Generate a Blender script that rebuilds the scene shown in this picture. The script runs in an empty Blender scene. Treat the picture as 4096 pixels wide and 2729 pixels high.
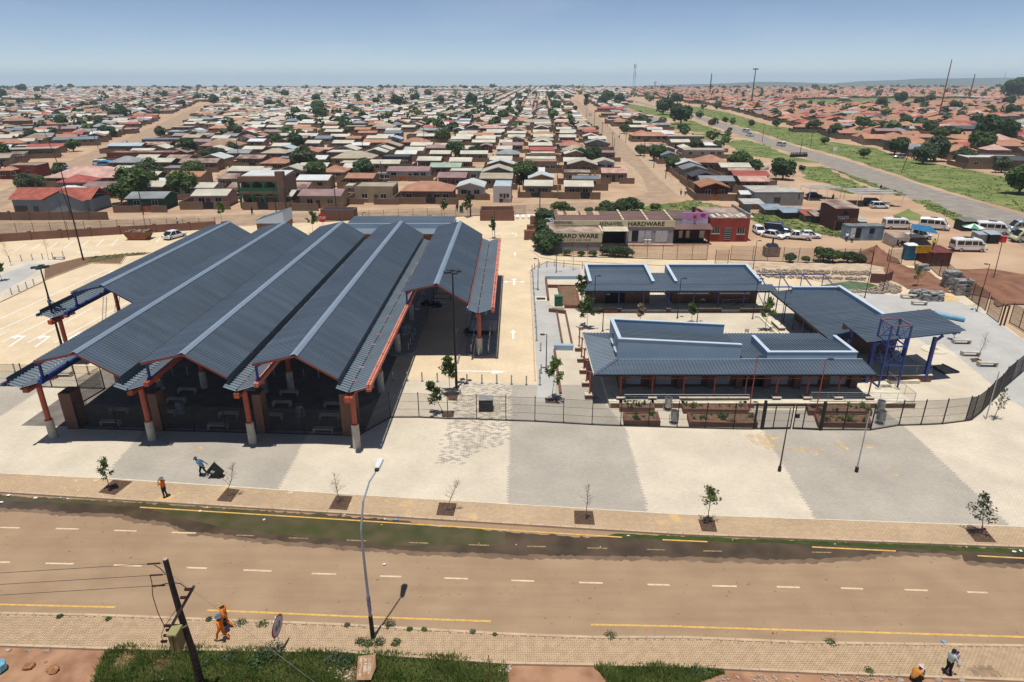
import bpy, math, random
from mathutils import Vector, Matrix
R = math.radians
random.seed(11)
S = bpy.context.scene
COL = S.collection
# ------------------------------------------------------------------ camera
CAM_H, FOC, CX, CY, HY = 28.0, 2620.0, 2048.0, 1364.5, 315.0
TH = math.atan((CY - HY) / FOC)
CT, ST = math.cos(TH), math.sin(TH)
cd = bpy.data.cameras.new('camera')
cam = bpy.data.objects.new('camera', cd)
COL.objects.link(cam)
cam.location = (0, 0, CAM_H)
cam.rotation_euler = (math.pi / 2 - TH, 0, 0)
cd.sensor_fit = 'HORIZONTAL'
cd.sensor_width = 36.0
cd.lens = 36.0 * FOC / 4096.0
cd.clip_start = 0.5
cd.clip_end = 30000
S.camera = cam
# ------------------------------------------------------------------ world, sun, exposure
SUN_EL = R(82.0)
SH = Vector((0.42, 1.0, 0)).normalized()          # direction in which shadows fall on the ground
W = bpy.data.worlds.new('World')
S.world = W
W.use_nodes = True
nt = W.node_tree
nt.nodes.clear()
wo = nt.nodes.new('ShaderNodeOutputWorld')
bg = nt.nodes.new('ShaderNodeBackground')
sky = nt.nodes.new('ShaderNodeTexSky')
sky.sky_type = 'NISHITA'
sky.sun_disc = False
sky.sun_elevation = SUN_EL
sky.sun_rotation = math.atan2(-SH.x, -SH.y)
sky.altitude = 1600
sky.air_density = .6
sky.dust_density = .12
sky.ozone_density = 4.0
bg.inputs['Strength'].default_value = 0.119
tint = nt.nodes.new('ShaderNodeMix'); tint.data_type = 'RGBA'; tint.blend_type = 'MULTIPLY'; tint.inputs[0].default_value = 1
tint.inputs[7].default_value = (1.05, .925, .845, 1)
nt.links.new(sky.outputs[0], tint.inputs[6])
# thin high cloud, very faint, all over the sky
tc = nt.nodes.new('ShaderNodeTexCoord'); cmap = nt.nodes.new('ShaderNodeMapping'); cmap.inputs['Scale'].default_value = (2.2, 2.2, 9)
cn = nt.nodes.new('ShaderNodeTexNoise'); cn.inputs['Scale'].default_value = 1.6; cn.inputs['Detail'].default_value = 7
cr = nt.nodes.new('ShaderNodeMapRange'); cr.inputs[1].default_value = .5; cr.inputs[2].default_value = .85; cr.inputs[3].default_value = 0; cr.inputs[4].default_value = .2
cm = nt.nodes.new('ShaderNodeMix'); cm.data_type = 'RGBA'; cm.inputs[7].default_value = (6.5, 6.8, 7.2, 1)
nt.links.new(tc.outputs['Generated'], cmap.inputs[0]); nt.links.new(cmap.outputs[0], cn.inputs['Vector']); nt.links.new(cn.outputs['Fac'], cr.inputs[0])
nt.links.new(cr.outputs[0], cm.inputs[0]); nt.links.new(tint.outputs[2], cm.inputs[6]); nt.links.new(cm.outputs[2], bg.inputs[0])
nt.links.new(bg.outputs[0], wo.inputs[0])
sd = bpy.data.lights.new('sun', 'SUN')
sd.energy = 4.6
sd.angle = R(0.53)
sd.color = (1.0, 0.955, 0.88)
sun = bpy.data.objects.new('sun', sd)
COL.objects.link(sun)
ldir = Vector((SH.x * math.cos(SUN_EL), SH.y * math.cos(SUN_EL), -math.sin(SUN_EL)))
sun.rotation_euler = ldir.to_track_quat('-Z', 'Y').to_euler()
sun.location = (0, 0, 60)
S.view_settings.view_transform = 'Standard'
S.view_settings.look = 'None'
S.view_settings.exposure = 0.0
S.view_settings.gamma = 1.0
S.view_settings.use_curve_mapping = False
S.render.engine = 'CYCLES'
S.cycles.volume_bounces = 2
S.cycles.max_bounces = 6
S.cycles.volume_step_rate = 4
# ------------------------------------------------------------------ survey helpers (photo row/column -> point on the ground)
def g(u, v, z=0.0):
 x = (u - CX) / FOC
 yd = (v - CY) / FOC
 t = (CAM_H - z) / (ST + yd * CT)
 return Vector((x * t, (CT - yd * ST) * t, z))
def proj(x, y, z=0.0):
 d = y * CT + (CAM_H - z) * ST
 if d < 1: return (-9999, 9999)
 return (CX + FOC * x / d, CY + FOC * ((CAM_H - z) * CT - y * ST) / d)
def zat(Y, v):
 yd = (v - CY) / FOC
 return CAM_H - Y * (ST + yd * CT) / (CT - yd * ST)
def xat(u, Y, z):
 return (u - CX) / FOC * (Y * CT + (CAM_H - z) * ST)
def T1(x, y): return (x * .435, 250 + y * .435)
def T2(x, y): return (1024 + x * .435, 250 + y * .435)
def T3(x, y): return (2048 + x * .435, 250 + y * .435)
def T4(x, y): return (3072 + x * .435, 250 + y * .435)
def c1(x, y): return (x * .5803, 800 + y * .5804)
def c2(x, y): return (1366 + x * .5803, 800 + y * .5804)
def c3(x, y): return (2730 + x * .5803, 800 + y * .5804)
def c4(x, y): return (x * .6561, 1700 + y * .6563)
def c5(x, y): return (1366 + x * .6561, 1700 + y * .6563)
def c6(x, y): return (2730 + x * .6561, 1700 + y * .6563)
def inpoly(x, y, P):
 r = False
 j = len(P) - 1
 for i in range(len(P)):
  xi, yi = P[i][0], P[i][1]
  xj, yj = P[j][0], P[j][1]
  if (yi > y) != (yj > y) and x < (xj - xi) * (y - yi) / (yj - yi) + xi:
   r = not r
  j = i
 return r
ORD = ['first', 'second', 'third', 'fourth', 'fifth', 'sixth', 'seventh', 'eighth', 'ninth', 'tenth', 'eleventh', 'twelfth',
  'thirteenth', 'fourteenth', 'fifteenth', 'sixteenth', 'seventeenth', 'eighteenth', 'nineteenth', 'twentieth']
def nth(i):
 if i < 20: return ORD[i]
 i += 1
 return '%d%s' % (i, 'th' if 10 < i % 100 < 14 else {1: 'st', 2: 'nd', 3: 'rd'}.get(i % 10, 'th'))
# ------------------------------------------------------------------ materials
MATS = {}
def lin(c): return tuple(((v / 255 + .055) / 1.055) ** 2.4 if v > 10 else v / 255 / 12.92 for v in c)
def mat(name, col, rough=.8, var=.12, scale=2.0, bump=0.0, metal=0.0, spec=.3, col2=None, detail=4.0, bscale=None):
 """plain procedural surface: noise mixes two tones of the base colour, optional fine relief"""
 if name in MATS: return MATS[name]
 m = bpy.data.materials.new(name)
 m.use_nodes = True
 t = m.node_tree
 b = t.nodes['Principled BSDF']
 b.inputs['Roughness'].default_value = rough
 b.inputs['Metallic'].default_value = metal
 b.inputs['Specular IOR Level'].default_value = spec
 geo = t.nodes.new('ShaderNodeNewGeometry')
 no = t.nodes.new('ShaderNodeTexNoise')
 no.inputs['Scale'].default_value = scale
 no.inputs['Detail'].default_value = detail
 t.links.new(geo.outputs['Position'], no.inputs['Vector'])
 rm = t.nodes.new('ShaderNodeValToRGB')
 a = col2 if col2 else tuple(min(1, c * (1 + var)) for c in col)
 d = col if col2 else tuple(c * (1 - var) for c in col)
 rm.color_ramp.elements[0].position = .36
 rm.color_ramp.elements[1].position = .64
 rm.color_ramp.elements[0].color = (*d, 1)
 rm.color_ramp.elements[1].color = (*a, 1)
 t.links.new(no.outputs['Fac'], rm.inputs[0])
 t.links.new(rm.outputs[0], b.inputs['Base Color'])
 if bump:
  n2 = t.nodes.new('ShaderNodeTexNoise')
  n2.inputs['Scale'].default_value = bscale or scale * 6
  n2.inputs['Detail'].default_value = 3
  t.links.new(geo.outputs['Position'], n2.inputs['Vector'])
  bp = t.nodes.new('ShaderNodeBump')
  bp.inputs['Strength'].default_value = bump
  bp.inputs['Distance'].default_value = .05
  t.links.new(n2.outputs['Fac'], bp.inputs['Height'])
  t.links.new(bp.outputs[0], b.inputs['Normal'])
 MATS[name] = m
 return m
def brickmat(name, ca, cb, mortar, bw, bh, ms=.012, axis='xy', rough=.85, rot=0.0, stain=None, big=.12, bigscale=.25, offset=.5):
 """units with joints (pavers or wall bricks) plus broad soft tone changes"""
 if name in MATS: return MATS[name]
 m = bpy.data.materials.new(name)
 m.use_nodes = True
 t = m.node_tree
 b = t.nodes['Principled BSDF']
 b.inputs['Roughness'].default_value = rough
 b.inputs['Specular IOR Level'].default_value = .2
 geo = t.nodes.new('ShaderNodeNewGeometry')
 mp = t.nodes.new('ShaderNodeMapping')
 t.links.new(geo.outputs['Position'], mp.inputs[0])
 if axis == 'xz': mp.inputs['Rotation'].default_value = (R(-90), 0, 0)
 elif axis == 'yz': mp.inputs['Rotation'].default_value = (R(-90), 0, R(90))
 else: mp.inputs['Rotation'].default_value = (0, 0, rot)
 src = mp.outputs[0]
 if axis == 'wall':
  # walls of any facing: run the courses along x+y so that both faces show them
  sp = t.nodes.new('ShaderNodeSeparateXYZ')
  t.links.new(geo.outputs['Position'], sp.inputs[0])
  ad = t.nodes.new('ShaderNodeMath'); ad.operation = 'ADD'
  t.links.new(sp.outputs[0], ad.inputs[0]); t.links.new(sp.outputs[1], ad.inputs[1])
  cb_ = t.nodes.new('ShaderNodeCombineXYZ')
  t.links.new(ad.outputs[0], cb_.inputs[0]); t.links.new(sp.outputs[2], cb_.inputs[1])
  src = cb_.outputs[0]
 br = t.nodes.new('ShaderNodeTexBrick')
 br.offset = offset
 br.inputs['Scale'].default_value = 1
 br.inputs['Brick Width'].default_value = bw
 br.inputs['Row Height'].default_value = bh
 br.inputs['Mortar Size'].default_value = ms
 br.inputs['Color1'].default_value = (*ca, 1)
 br.inputs['Color2'].default_value = (*cb, 1)
 br.inputs['Mortar'].default_value = (*mortar, 1)
 t.links.new(src, br.inputs['Vector'])
 no = t.nodes.new('ShaderNodeTexNoise')
 no.inputs['Scale'].default_value = bigscale
 no.inputs['Detail'].default_value = 6
 t.links.new(geo.outputs['Position'], no.inputs['Vector'])
 mr = t.nodes.new('ShaderNodeMapRange')
 mr.inputs[1].default_value = .3; mr.inputs[2].default_value = .7
 mr.inputs[3].default_value = 1 - big; mr.inputs[4].default_value = 1 + big
 t.links.new(no.outputs['Fac'], mr.inputs[0])
 mx = t.nodes.new('ShaderNodeMix'); mx.data_type = 'RGBA'; mx.blend_type = 'MULTIPLY'
 mx.inputs[0].default_value = 1
 t.links.new(br.outputs['Color'], mx.inputs[6])
 t.links.new(mr.outputs[0], mx.inputs[7])
 out = mx.outputs[2]
 if stain:
  n3 = t.nodes.new('ShaderNodeTexNoise'); n3.inputs['Scale'].default_value = stain[1]; n3.inputs['Detail'].default_value = 5
  t.links.new(geo.outputs['Position'], n3.inputs['Vector'])
  rp = t.nodes.new('ShaderNodeMapRange')
  rp.inputs[1].default_value = stain[2]; rp.inputs[2].default_value = stain[2] + .06
  t.links.new(n3.outputs['Fac'], rp.inputs[0])
  mm = t.nodes.new('ShaderNodeMath'); mm.operation = 'MULTIPLY'; mm.inputs[1].default_value = stain[3]
  t.links.new(rp.outputs[0], mm.inputs[0])
  m2 = t.nodes.new('ShaderNodeMix'); m2.data_type = 'RGBA'
  t.links.new(mm.outputs[0], m2.inputs[0])
  t.links.new(out, m2.inputs[6]); m2.inputs[7].default_value = (*stain[0], 1)
  out = m2.outputs[2]
 t.links.new(out, b.inputs['Base Color'])
 bp = t.nodes.new('ShaderNodeBump'); bp.inputs['Strength'].default_value = .35; bp.inputs['Distance'].default_value = .01
 inv = t.nodes.new('ShaderNodeMath'); inv.operation = 'SUBTRACT'; inv.inputs[0].default_value = 1
 t.links.new(br.outputs['Fac'], inv.inputs[1]); t.links.new(inv.outputs[0], bp.inputs['Height'])
 t.links.new(bp.outputs[0], b.inputs['Normal'])
 MATS[name] = m
 return m
def leafmat(name, ca, cb):
 if name in MATS: return MATS[name]
 m = mat(name, ca, .55, scale=.9, spec=.35, col2=cb, detail=6)
 t = m.node_tree; b = t.nodes['Principled BSDF']
 tr = t.nodes.new('ShaderNodeBsdfTranslucent'); mx = t.nodes.new('ShaderNodeMixShader'); mx.inputs[0].default_value = .35
 t.links.new(b.inputs['Base Color'].links[0].from_socket, tr.inputs[0]); t.links.new(b.outputs[0], mx.inputs[1]); t.links.new(tr.outputs[0], mx.inputs[2])
 t.links.new(mx.outputs[0], t.nodes['Material Output'].inputs[0])
 return m
TMP = bpy.data.scenes.new('tmp_eval')
def evaluate(o):
 """mesh of an object with its modifiers or text outline applied"""
 TMP.collection.objects.link(o)
 with bpy.context.temp_override(scene=TMP, view_layer=TMP.view_layers[0]):
  dg = bpy.context.evaluated_depsgraph_get()
 me = bpy.data.meshes.new_from_object(o.evaluated_get(dg))
 bpy.data.objects.remove(o)
 return me
# ------------------------------------------------------------------ mesh builder
class MB:
 def __init__(s): s.v = []; s.f = []; s.m = []
 def add(s, vs, fs, mi=0):
  o = len(s.v)
  s.v.extend([tuple(p) for p in vs])
  for q in fs: s.f.append(tuple(i + o for i in q)); s.m.append(mi)
  return s
 def bb(s, x0, x1, y0, y1, z0, z1, mi=0):
  return s.add([(x0,y0,z0),(x1,y0,z0),(x1,y1,z0),(x0,y1,z0),(x0,y0,z1),(x1,y0,z1),(x1,y1,z1),(x0,y1,z1)],
      [(0,3,2,1),(4,5,6,7),(0,1,5,4),(1,2,6,5),(2,3,7,6),(3,0,4,7)], mi)
 def box(s, c, d, rz=0.0, mi=0):
  ca, sa = math.cos(rz), math.sin(rz)
  vs = []
  for dz in (-.5, .5):
   for dx, dy in ((-.5,-.5),(.5,-.5),(.5,.5),(-.5,.5)):
    x, y = dx * d[0], dy * d[1]
    vs.append((c[0]+x*ca-y*sa, c[1]+x*sa+y*ca, c[2]+dz*d[2]))
  return s.add(vs, [(0,3,2,1),(4,5,6,7),(0,1,5,4),(1,2,6,5),(2,3,7,6),(3,0,4,7)], mi)
 def bar(s, p, q, w, h, mi=0):
  """rectangular bar from p to q, w wide (sideways) and h deep (up)"""
  p = Vector(p); q = Vector(q)
  d = (q - p).normalized()
  up = Vector((0, 0, 1)) if abs(d.z) < .95 else Vector((0, 1, 0))
  a = d.cross(up).normalized() * (w / 2)
  b = a.cross(d).normalized() * (h / 2)
  vs = [e + sa * a + sb * b for e in (p, q) for sa, sb in ((-1,-1),(1,-1),(1,1),(-1,1))]
  return s.add(vs, [(0,3,2,1),(4,5,6,7),(0,1,5,4),(1,2,6,5),(2,3,7,6),(3,0,4,7)], mi)
 def tube(s, p, q, r, r2=None, n=8, mi=0, cap=True):
  p = Vector(p); q = Vector(q)
  r2 = r if r2 is None else r2
  d = (q - p).normalized()
  a = d.orthogonal().normalized()
  b = d.cross(a)
  vs = []
  for e, rr in ((p, r), (q, r2)):
   for i in range(n):
    t = 2 * math.pi * i / n
    vs.append(e + (a * math.cos(t) + b * math.sin(t)) * rr)
  fs = [(i, (i+1) % n, n + (i+1) % n, n + i) for i in range(n)]
  if cap: fs += [tuple(range(n-1, -1, -1)), tuple(range(n, 2*n))]
  return s.add(vs, fs, mi)
 def path(s, pts, rs, n=6, mi=0):
  if not isinstance(rs, (list, tuple)): rs = [rs] * len(pts)
  for i in range(len(pts) - 1): s.tube(pts[i], pts[i+1], rs[i], rs[i+1], n, mi)
  return s
 def prism(s, xy, z0, z1, mi=0):
  n = len(xy)
  vs = [(p[0], p[1], z0) for p in xy] + [(p[0], p[1], z1) for p in xy]
  fs = [tuple(range(n-1,-1,-1)), tuple(range(n, 2*n))] + [(i,(i+1)%n,n+(i+1)%n,n+i) for i in range(n)]
  return s.add(vs, fs, mi)
 def sheet(s, xy, z, mi=0):
  n = len(xy)
  a = sum(xy[i][0]*xy[(i+1)%n][1]-xy[(i+1)%n][0]*xy[i][1] for i in range(n))
  if a < 0: xy = xy[::-1]
  return s.add([(p[0], p[1], z) for p in xy], [tuple(range(n))], mi)
 def quad(s, a, b, c, d, mi=0): return s.add([a, b, c, d], [(0,1,2,3)], mi)
 def lathe(s, c, prof, n=12, mi=0):
  vs = []
  for r, z in prof:
   for i in range(n):
    t = 2*math.pi*i/n
    vs.append((c[0]+r*math.cos(t), c[1]+r*math.sin(t), c[2]+z))
  fs = []
  for k in range(len(prof)-1):
   for i in range(n): fs.append((k*n+i, k*n+(i+1)%n, (k+1)*n+(i+1)%n, (k+1)*n+i))
  fs.append(tuple(range(n-1,-1,-1))); fs.append(tuple(range((len(prof)-1)*n, len(prof)*n)))
  return s.add(vs, fs, mi)
 def corr(s, O, A, B, pitch=.33, h=.04, f0=None, f1=None, mi=0):
  """ribbed sheet: ribs run along A, repeat along B; f0/f1 trim the ribs' start and end (0..1) at t along B"""
  O = Vector(O); A = Vector(A); B = Vector(B)
  N = A.cross(B).normalized()
  if N.z < 0: N = -N
  L = B.length
  k = max(1, int(round(L / pitch)))
  vs = []
  for i in range(k):
   for t, hh in ((.0, 0), (.52, 0), (.56, h), (.93, h), (.97, 0)):
    vs.append(((i + t) / k, hh))
  vs.append((1.0, 0))
  P = []
  for t, hh in vs:
   a0 = f0(t) if f0 else 0.0
   a1 = f1(t) if f1 else 1.0
   P.append(O + B * t + A * a0 + N * hh)
   P.append(O + B * t + A * a1 + N * hh)
  fs = [(2*i, 2*i+1, 2*i+3, 2*i+2) for i in range(len(vs)-1)]
  if A.cross(B).z < 0: fs = [q for q in fs]
  else: fs = [q[::-1] for q in fs]
  return s.add(P, fs, mi)
 def mesh(s, name, mats, smooth=False, M=None):
  me = bpy.data.meshes.new(name)
  vs = s.v
  if M is not None:
   Mi = M.inverted()
   vs = [Mi @ Vector(p) for p in vs]
  me.from_pydata(vs, [], s.f)
  if not isinstance(mats, (list, tuple)): mats = [mats]
  for m in mats: me.materials.append(m)
  if len(mats) > 1: me.polygons.foreach_set('material_index', s.m)
  if smooth: me.polygons.foreach_set('use_smooth', [True] * len(me.polygons))
  me.update()
  return me
 def build(s, name, mats, parent=None, smooth=False):
  M = MW.get(parent.name) if parent else None
  return obj(name, s.mesh(name, mats, smooth, M), parent)
MW = {}
def obj(name, me, parent=None, loc=None, rz=0.0):
 o = bpy.data.objects.new(name, me)
 COL.objects.link(o)
 if parent:
  o.parent = parent
  if parent.name in MW: MW[o.name] = MW[parent.name]
 if loc is not None: o.location = loc
 if rz: o.rotation_euler = (0, 0, rz)
 return o
def tag(o, label=None, cat=None, group=None, kind=None):
 if label: o['label'] = label
 if cat: o['category'] = cat
 if group: o['group'] = group
 if kind: o['kind'] = kind
 return o
def thing(name, label, cat, loc=(0,0,0), rz=0.0, group=None):
 o = bpy.data.objects.new(name, None)
 COL.objects.link(o)
 o.empty_display_size = .2
 o.location = loc
 o.rotation_euler = (0, 0, rz)
 MW[o.name] = Matrix.Translation(Vector(loc)) @ Matrix.Rotation(rz, 4, 'Z')
 return tag(o, label, cat, group)
def dup(root, loc, rz=0.0, label=None, group=None, scale=None):
 r = root.copy(); COL.objects.link(r)
 r.location = loc; r.rotation_euler = (0, 0, rz)
 if scale is not None: r.scale = scale if isinstance(scale, (list, tuple)) else (scale,)*3
 if label: r['label'] = label
 if group: r['group'] = group
 for ch in list(root.children):
  c = ch.copy(); COL.objects.link(c); c.parent = r
  for gch in list(ch.children):
   d = gch.copy(); COL.objects.link(d); d.parent = c
 return r
def text(name, body, parent, m, O, ux, uz, w, h, thick=.012, bold=.0):
 """flat lettering centred at O, w wide along ux and h high along uz"""
 cu = bpy.data.curves.new(name, 'FONT')
 cu.body = body
 cu.align_x = 'CENTER'
 cu.resolution_u = 2
 cu.offset = bold
 tmp = bpy.data.objects.new('tmp', cu)
 me = evaluate(tmp); bpy.data.curves.remove(cu)
 xs = [v.co.x for v in me.vertices]; ys = [v.co.y for v in me.vertices]
 x0, x1, y0, y1 = min(xs), max(xs), min(ys), max(ys)
 ux = Vector(ux).normalized(); uz = Vector(uz).normalized(); O = Vector(O)
 n = ux.cross(uz)
 M = MW.get(parent.name) if parent else None
 Mi = M.inverted() if M is not None else None
 for v in me.vertices:
  p = O + ux * ((v.co.x - (x0+x1)/2) / (x1-x0) * w) + uz * ((v.co.y - (y0+y1)/2) / (y1-y0) * h) + n * thick
  v.co = Mi @ p if Mi is not None else p
 me.materials.clear(); me.materials.append(m)
 me.name = name
 return obj(name, me, parent)
def jag(P, step=.6, amp=.15, seed=1, closed=True):
 """subdivide an outline and roughen it"""
 rr = random.Random(seed)
 out = []
 n = len(P)
 for i in range(n if closed else n - 1):
  a = Vector((P[i][0], P[i][1])); b = Vector((P[(i+1)%n][0], P[(i+1)%n][1]))
  k = max(1, int((b-a).length / step))
  for j in range(k):
   q = a.lerp(b, j / k)
   out.append((q.x + rr.uniform(-amp, amp), q.y + rr.uniform(-amp, amp)))
 return out
def G(L): return [g(*p) for p in L]
def along(P, d):
 """points every d metres along a polyline, with headings"""
 out = []
 for i in range(len(P)-1):
  a = Vector((P[i][0], P[i][1], 0)); b = Vector((P[i+1][0], P[i+1][1], 0))
  L = (b-a).length
  k = max(1, int(round(L / d)))
  for j in range(k): out.append((a.lerp(b, j/k), a.lerp(b, (j+1)/k)))
 return out
# palette
M_roof   = mat('slate_blue_sheet', (.078,.103,.134), .42, .08, .15, spec=.5)
def streaks(m, vec, lo, hi, sc=1.0):
 """sheet-to-sheet tone changes and dust streaks on a material"""
 t = m.node_tree; b = t.nodes['Principled BSDF']
 geo = t.nodes.new('ShaderNodeNewGeometry'); mp = t.nodes.new('ShaderNodeMapping'); mp.inputs['Scale'].default_value = vec
 no = t.nodes.new('ShaderNodeTexNoise'); no.inputs['Scale'].default_value = sc; no.inputs['Detail'].default_value = 5
 mr = t.nodes.new('ShaderNodeMapRange'); mr.inputs[1].default_value = .32; mr.inputs[2].default_value = .68; mr.inputs[3].default_value = lo; mr.inputs[4].default_value = hi
 mx = t.nodes.new('ShaderNodeMix'); mx.data_type = 'RGBA'; mx.blend_type = 'MULTIPLY'; mx.inputs[0].default_value = 1
 old = b.inputs['Base Color'].links[0].from_socket
 t.links.new(geo.outputs['Position'], mp.inputs[0]); t.links.new(mp.outputs[0], no.inputs['Vector']); t.links.new(no.outputs['Fac'], mr.inputs[0])
 t.links.new(old, mx.inputs[6]); t.links.new(mr.outputs[0], mx.inputs[7]); t.links.new(mx.outputs[2], b.inputs['Base Color'])
streaks(M_roof, (.12, 1.1, .12), .86, 1.14)
M_zinc   = mat('zinc_blue_sheet', (.17,.21,.245), .38, .08, .3, spec=.5)
M_ridge  = mat('pale_blue_flashing', (.195,.25,.32), .55, .05, .3, spec=.5)
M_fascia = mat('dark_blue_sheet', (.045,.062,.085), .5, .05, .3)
M_pale   = mat('pale_blue_plaster', (.29,.39,.48), .75, .05, .4)
M_cope   = mat('coping_white_blue', (.46,.54,.62), .6, .05, .6)
M_red    = mat('red_oxide_steel', (.40,.085,.045), .5, .12, 1.2, spec=.4)
M_redlt  = mat('salmon_primer_steel', (.55,.19,.13), .55, .12, .8)
M_blue   = mat('cobalt_steel', (.018,.045,.22), .4, .12, 1.0, spec=.5)
M_conc   = mat('concrete', (.46,.42,.35), .85, .14, 1.6, bump=.2)
M_cream  = mat('cream_concrete', (.60,.54,.42), .85, .1, 1.2)
M_steel  = mat('galvanised_steel', (.42,.44,.45), .38, .1, 4, metal=.6, spec=.5)
M_dark   = mat('black_steel', (.016,.017,.02), .5, .1, 2)
M_char   = mat('charcoal_paint', (.035,.04,.045), .5, .1, 2)
M_glass  = mat('dark_window_glass', (.012,.015,.018), .12, .05, 2, spec=.6)
M_white  = mat('white_paint', (.78,.77,.73), .6, .04, 2)
M_brick  = brickmat('brown_face_brick', (.20,.085,.055), (.13,.055,.04), (.22,.17,.13), .23, .086, .012, 'wall')
M_soil   = mat('planter_soil', (.17,.10,.06), .95, .25, 3, bump=.5)
M_mulch  = mat('bark_mulch', (.10,.06,.04), .95, .5, 14, bump=.8, bscale=30)
M_yel    = mat('yellow_line_paint', (.58,.36,.10), .75, .15, 5)
M_linew  = mat('white_line_paint', (.74,.72,.66), .75, .08, 3)
M_dash   = mat('faded_cream_line_paint', (.60,.46,.30), .8, .12, 4)
M_leafA  = leafmat('leaf_green', (.055,.098,.022), (.10,.155,.038))
M_leafB  = leafmat('leaf_dark', (.035,.068,.022), (.065,.108,.035))
M_leafC  = leafmat('leaf_olive', (.06,.085,.035), (.10,.125,.06))
M_leafD  = leafmat('leaf_fresh', (.10,.16,.035), (.19,.25,.075))
M_bark   = mat('bark', (.14,.10,.075), .9, .25, 6)
M_twig   = mat('dry_twig', (.22,.17,.13), .9, .2, 6)
# ------------------------------------------------------------------ ground surfaces
def roadmat(name, ca, cb, streak=(.12, 1.6), rough=.8):
 m = mat(name, ca, rough, col2=cb, scale=.35, detail=7, bump=.15, bscale=9)
 t = m.node_tree
 b = t.nodes['Principled BSDF']
 geo = t.nodes.new('ShaderNodeNewGeometry')
 mp = t.nodes.new('ShaderNodeMapping')
 mp.inputs['Scale'].default_value = (streak[0], streak[1], 1)
 no = t.nodes.new('ShaderNodeTexNoise'); no.inputs['Scale'].default_value = 1.0; no.inputs['Detail'].default_value = 8
 no.inputs['Roughness'].default_value = .7
 mr = t.nodes.new('ShaderNodeMapRange'); mr.inputs[1].default_value = .3; mr.inputs[2].default_value = .75; mr.inputs[3].default_value = .90; mr.inputs[4].default_value = 1.08
 mx = t.nodes.new('ShaderNodeMix'); mx.data_type = 'RGBA'; mx.blend_type = 'MULTIPLY'; mx.inputs[0].default_value = 1
 old = b.inputs['Base Color'].links[0].from_socket
 t.links.new(geo.outputs['Position'], mp.inputs[0]); t.links.new(mp.outputs[0], no.inputs['Vector'])
 t.links.new(no.outputs['Fac'], mr.inputs[0]); t.links.new(old, mx.inputs[6]); t.links.new(mr.outputs[0], mx.inputs[7])
 # small dark flecks and stains on the tar
 n2 = t.nodes.new('ShaderNodeTexNoise'); n2.inputs['Scale'].default_value = 3.3; n2.inputs['Detail'].default_value = 6
 t.links.new(geo.outputs['Position'], n2.inputs['Vector'])
 m2 = t.nodes.new('ShaderNodeMapRange'); m2.inputs[1].default_value = .66; m2.inputs[2].default_value = .74; m2.inputs[3].default_value = 1; m2.inputs[4].default_value = .62
 t.links.new(n2.outputs['Fac'], m2.inputs[0])
 m3 = t.nodes.new('ShaderNodeMix'); m3.data_type = 'RGBA'; m3.blend_type = 'MULTIPLY'; m3.inputs[0].default_value = 1
 t.links.new(mx.outputs[2], m3.inputs[6]); t.links.new(m2.outputs[0], m3.inputs[7])
 t.links.new(m3.outputs[2], b.inputs['Base Color'])
 return m
M_dirt   = mat('sandy_red_earth', (.37,.235,.145), .95, col2=(.49,.345,.225), scale=.09, detail=9, bump=.3, bscale=4)
M_red_e  = mat('red_brown_subsoil', (.165,.076,.045), .95, col2=(.25,.125,.075), scale=.5, detail=8, bump=.6, bscale=5)
M_road   = roadmat('dusty_tan_tar', (.295,.198,.118), (.34,.232,.142))
M_street = roadmat('dusty_street', (.31,.215,.14), (.40,.285,.19), (.3, .3))
M_hwy    = roadmat('grey_tar', (.235,.205,.175), (.30,.265,.225), (.5, .08))
M_walk   = mat('dusty_sidewalk', (.42,.31,.21), .9, .12, .6)
M_grass  = mat('rough_grass', (.098,.14,.032), .9, col2=(.195,.215,.07), scale=.12, detail=10, bump=.8, bscale=2.2)
M_plaza  = brickmat('cream_pavers', (.62,.55,.435), (.56,.49,.385), (.46,.39,.295), .26, .13, .013, stain=((.60,.40,.17), .17, .67, .45))
M_grey   = brickmat('grey_pavers', (.425,.385,.325), (.375,.337,.283), (.30,.268,.22), .26, .13, .013, stain=((.58,.40,.18), .22, .69, .6))
M_grey2  = brickmat('cool_grey_pavers', (.47,.46,.435), (.425,.415,.395), (.34,.325,.30), .26, .13, .013)
M_yard   = brickmat('sand_pavers', (.66,.535,.365), (.61,.49,.33), (.53,.41,.27), .24, .40, .02, stain=((.46,.24,.10), .10, .72, .5), big=.10)
M_pave   = brickmat('tan_pavers', (.50,.37,.235), (.42,.30,.19), (.30,.21,.13), .26, .13, .013, stain=((.62,.40,.15), .5, .635, .7))
M_kerb   = mat('kerb_concrete', (.47,.345,.225), .85, .12, .9)
M_wet    = mat('wet_silt', (.055,.039,.024), .2, col2=(.105,.072,.044), scale=.45, spec=.5, detail=8)
M_algae  = mat('green_algae_scum', (.055,.060,.018), .3, col2=(.10,.078,.042), scale=.6, spec=.4, detail=9)
ZG = -0.15
b = MB()
ys = [-80, 0, 60, 140, 400, 900, 1600, 2300, 3000, 4000, 5500, 8000, 14000, 22000]
zs = {2300: 0, 3000: -10, 4000: -32, 5500: -60, 8000: -95, 14000: -160, 22000: -260}
xs = [-16000, -8000, -4000, -2000, -900, -300, 0, 300, 900, 2000, 4000, 8000, 16000]
b.add([(x, y, ZG + zs.get(y, 0)) for y in ys for x in xs],
  [(j*len(xs)+i, j*len(xs)+i+1, (j+1)*len(xs)+i+1, (j+1)*len(xs)+i) for j in range(len(ys)-1) for i in range(len(xs)-1)])
tag(b.build('ground', M_dirt), kind='structure')
def sheet(name, P, z, m, kind='structure', parent=None, rough=None):
 P = [(p[0], p[1]) for p in P]
 if rough: P = jag(P, *rough)
 o = MB().sheet(P, z).build(name, m, parent)
 if kind and not parent: tag(o, kind=kind)
 return o
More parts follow.
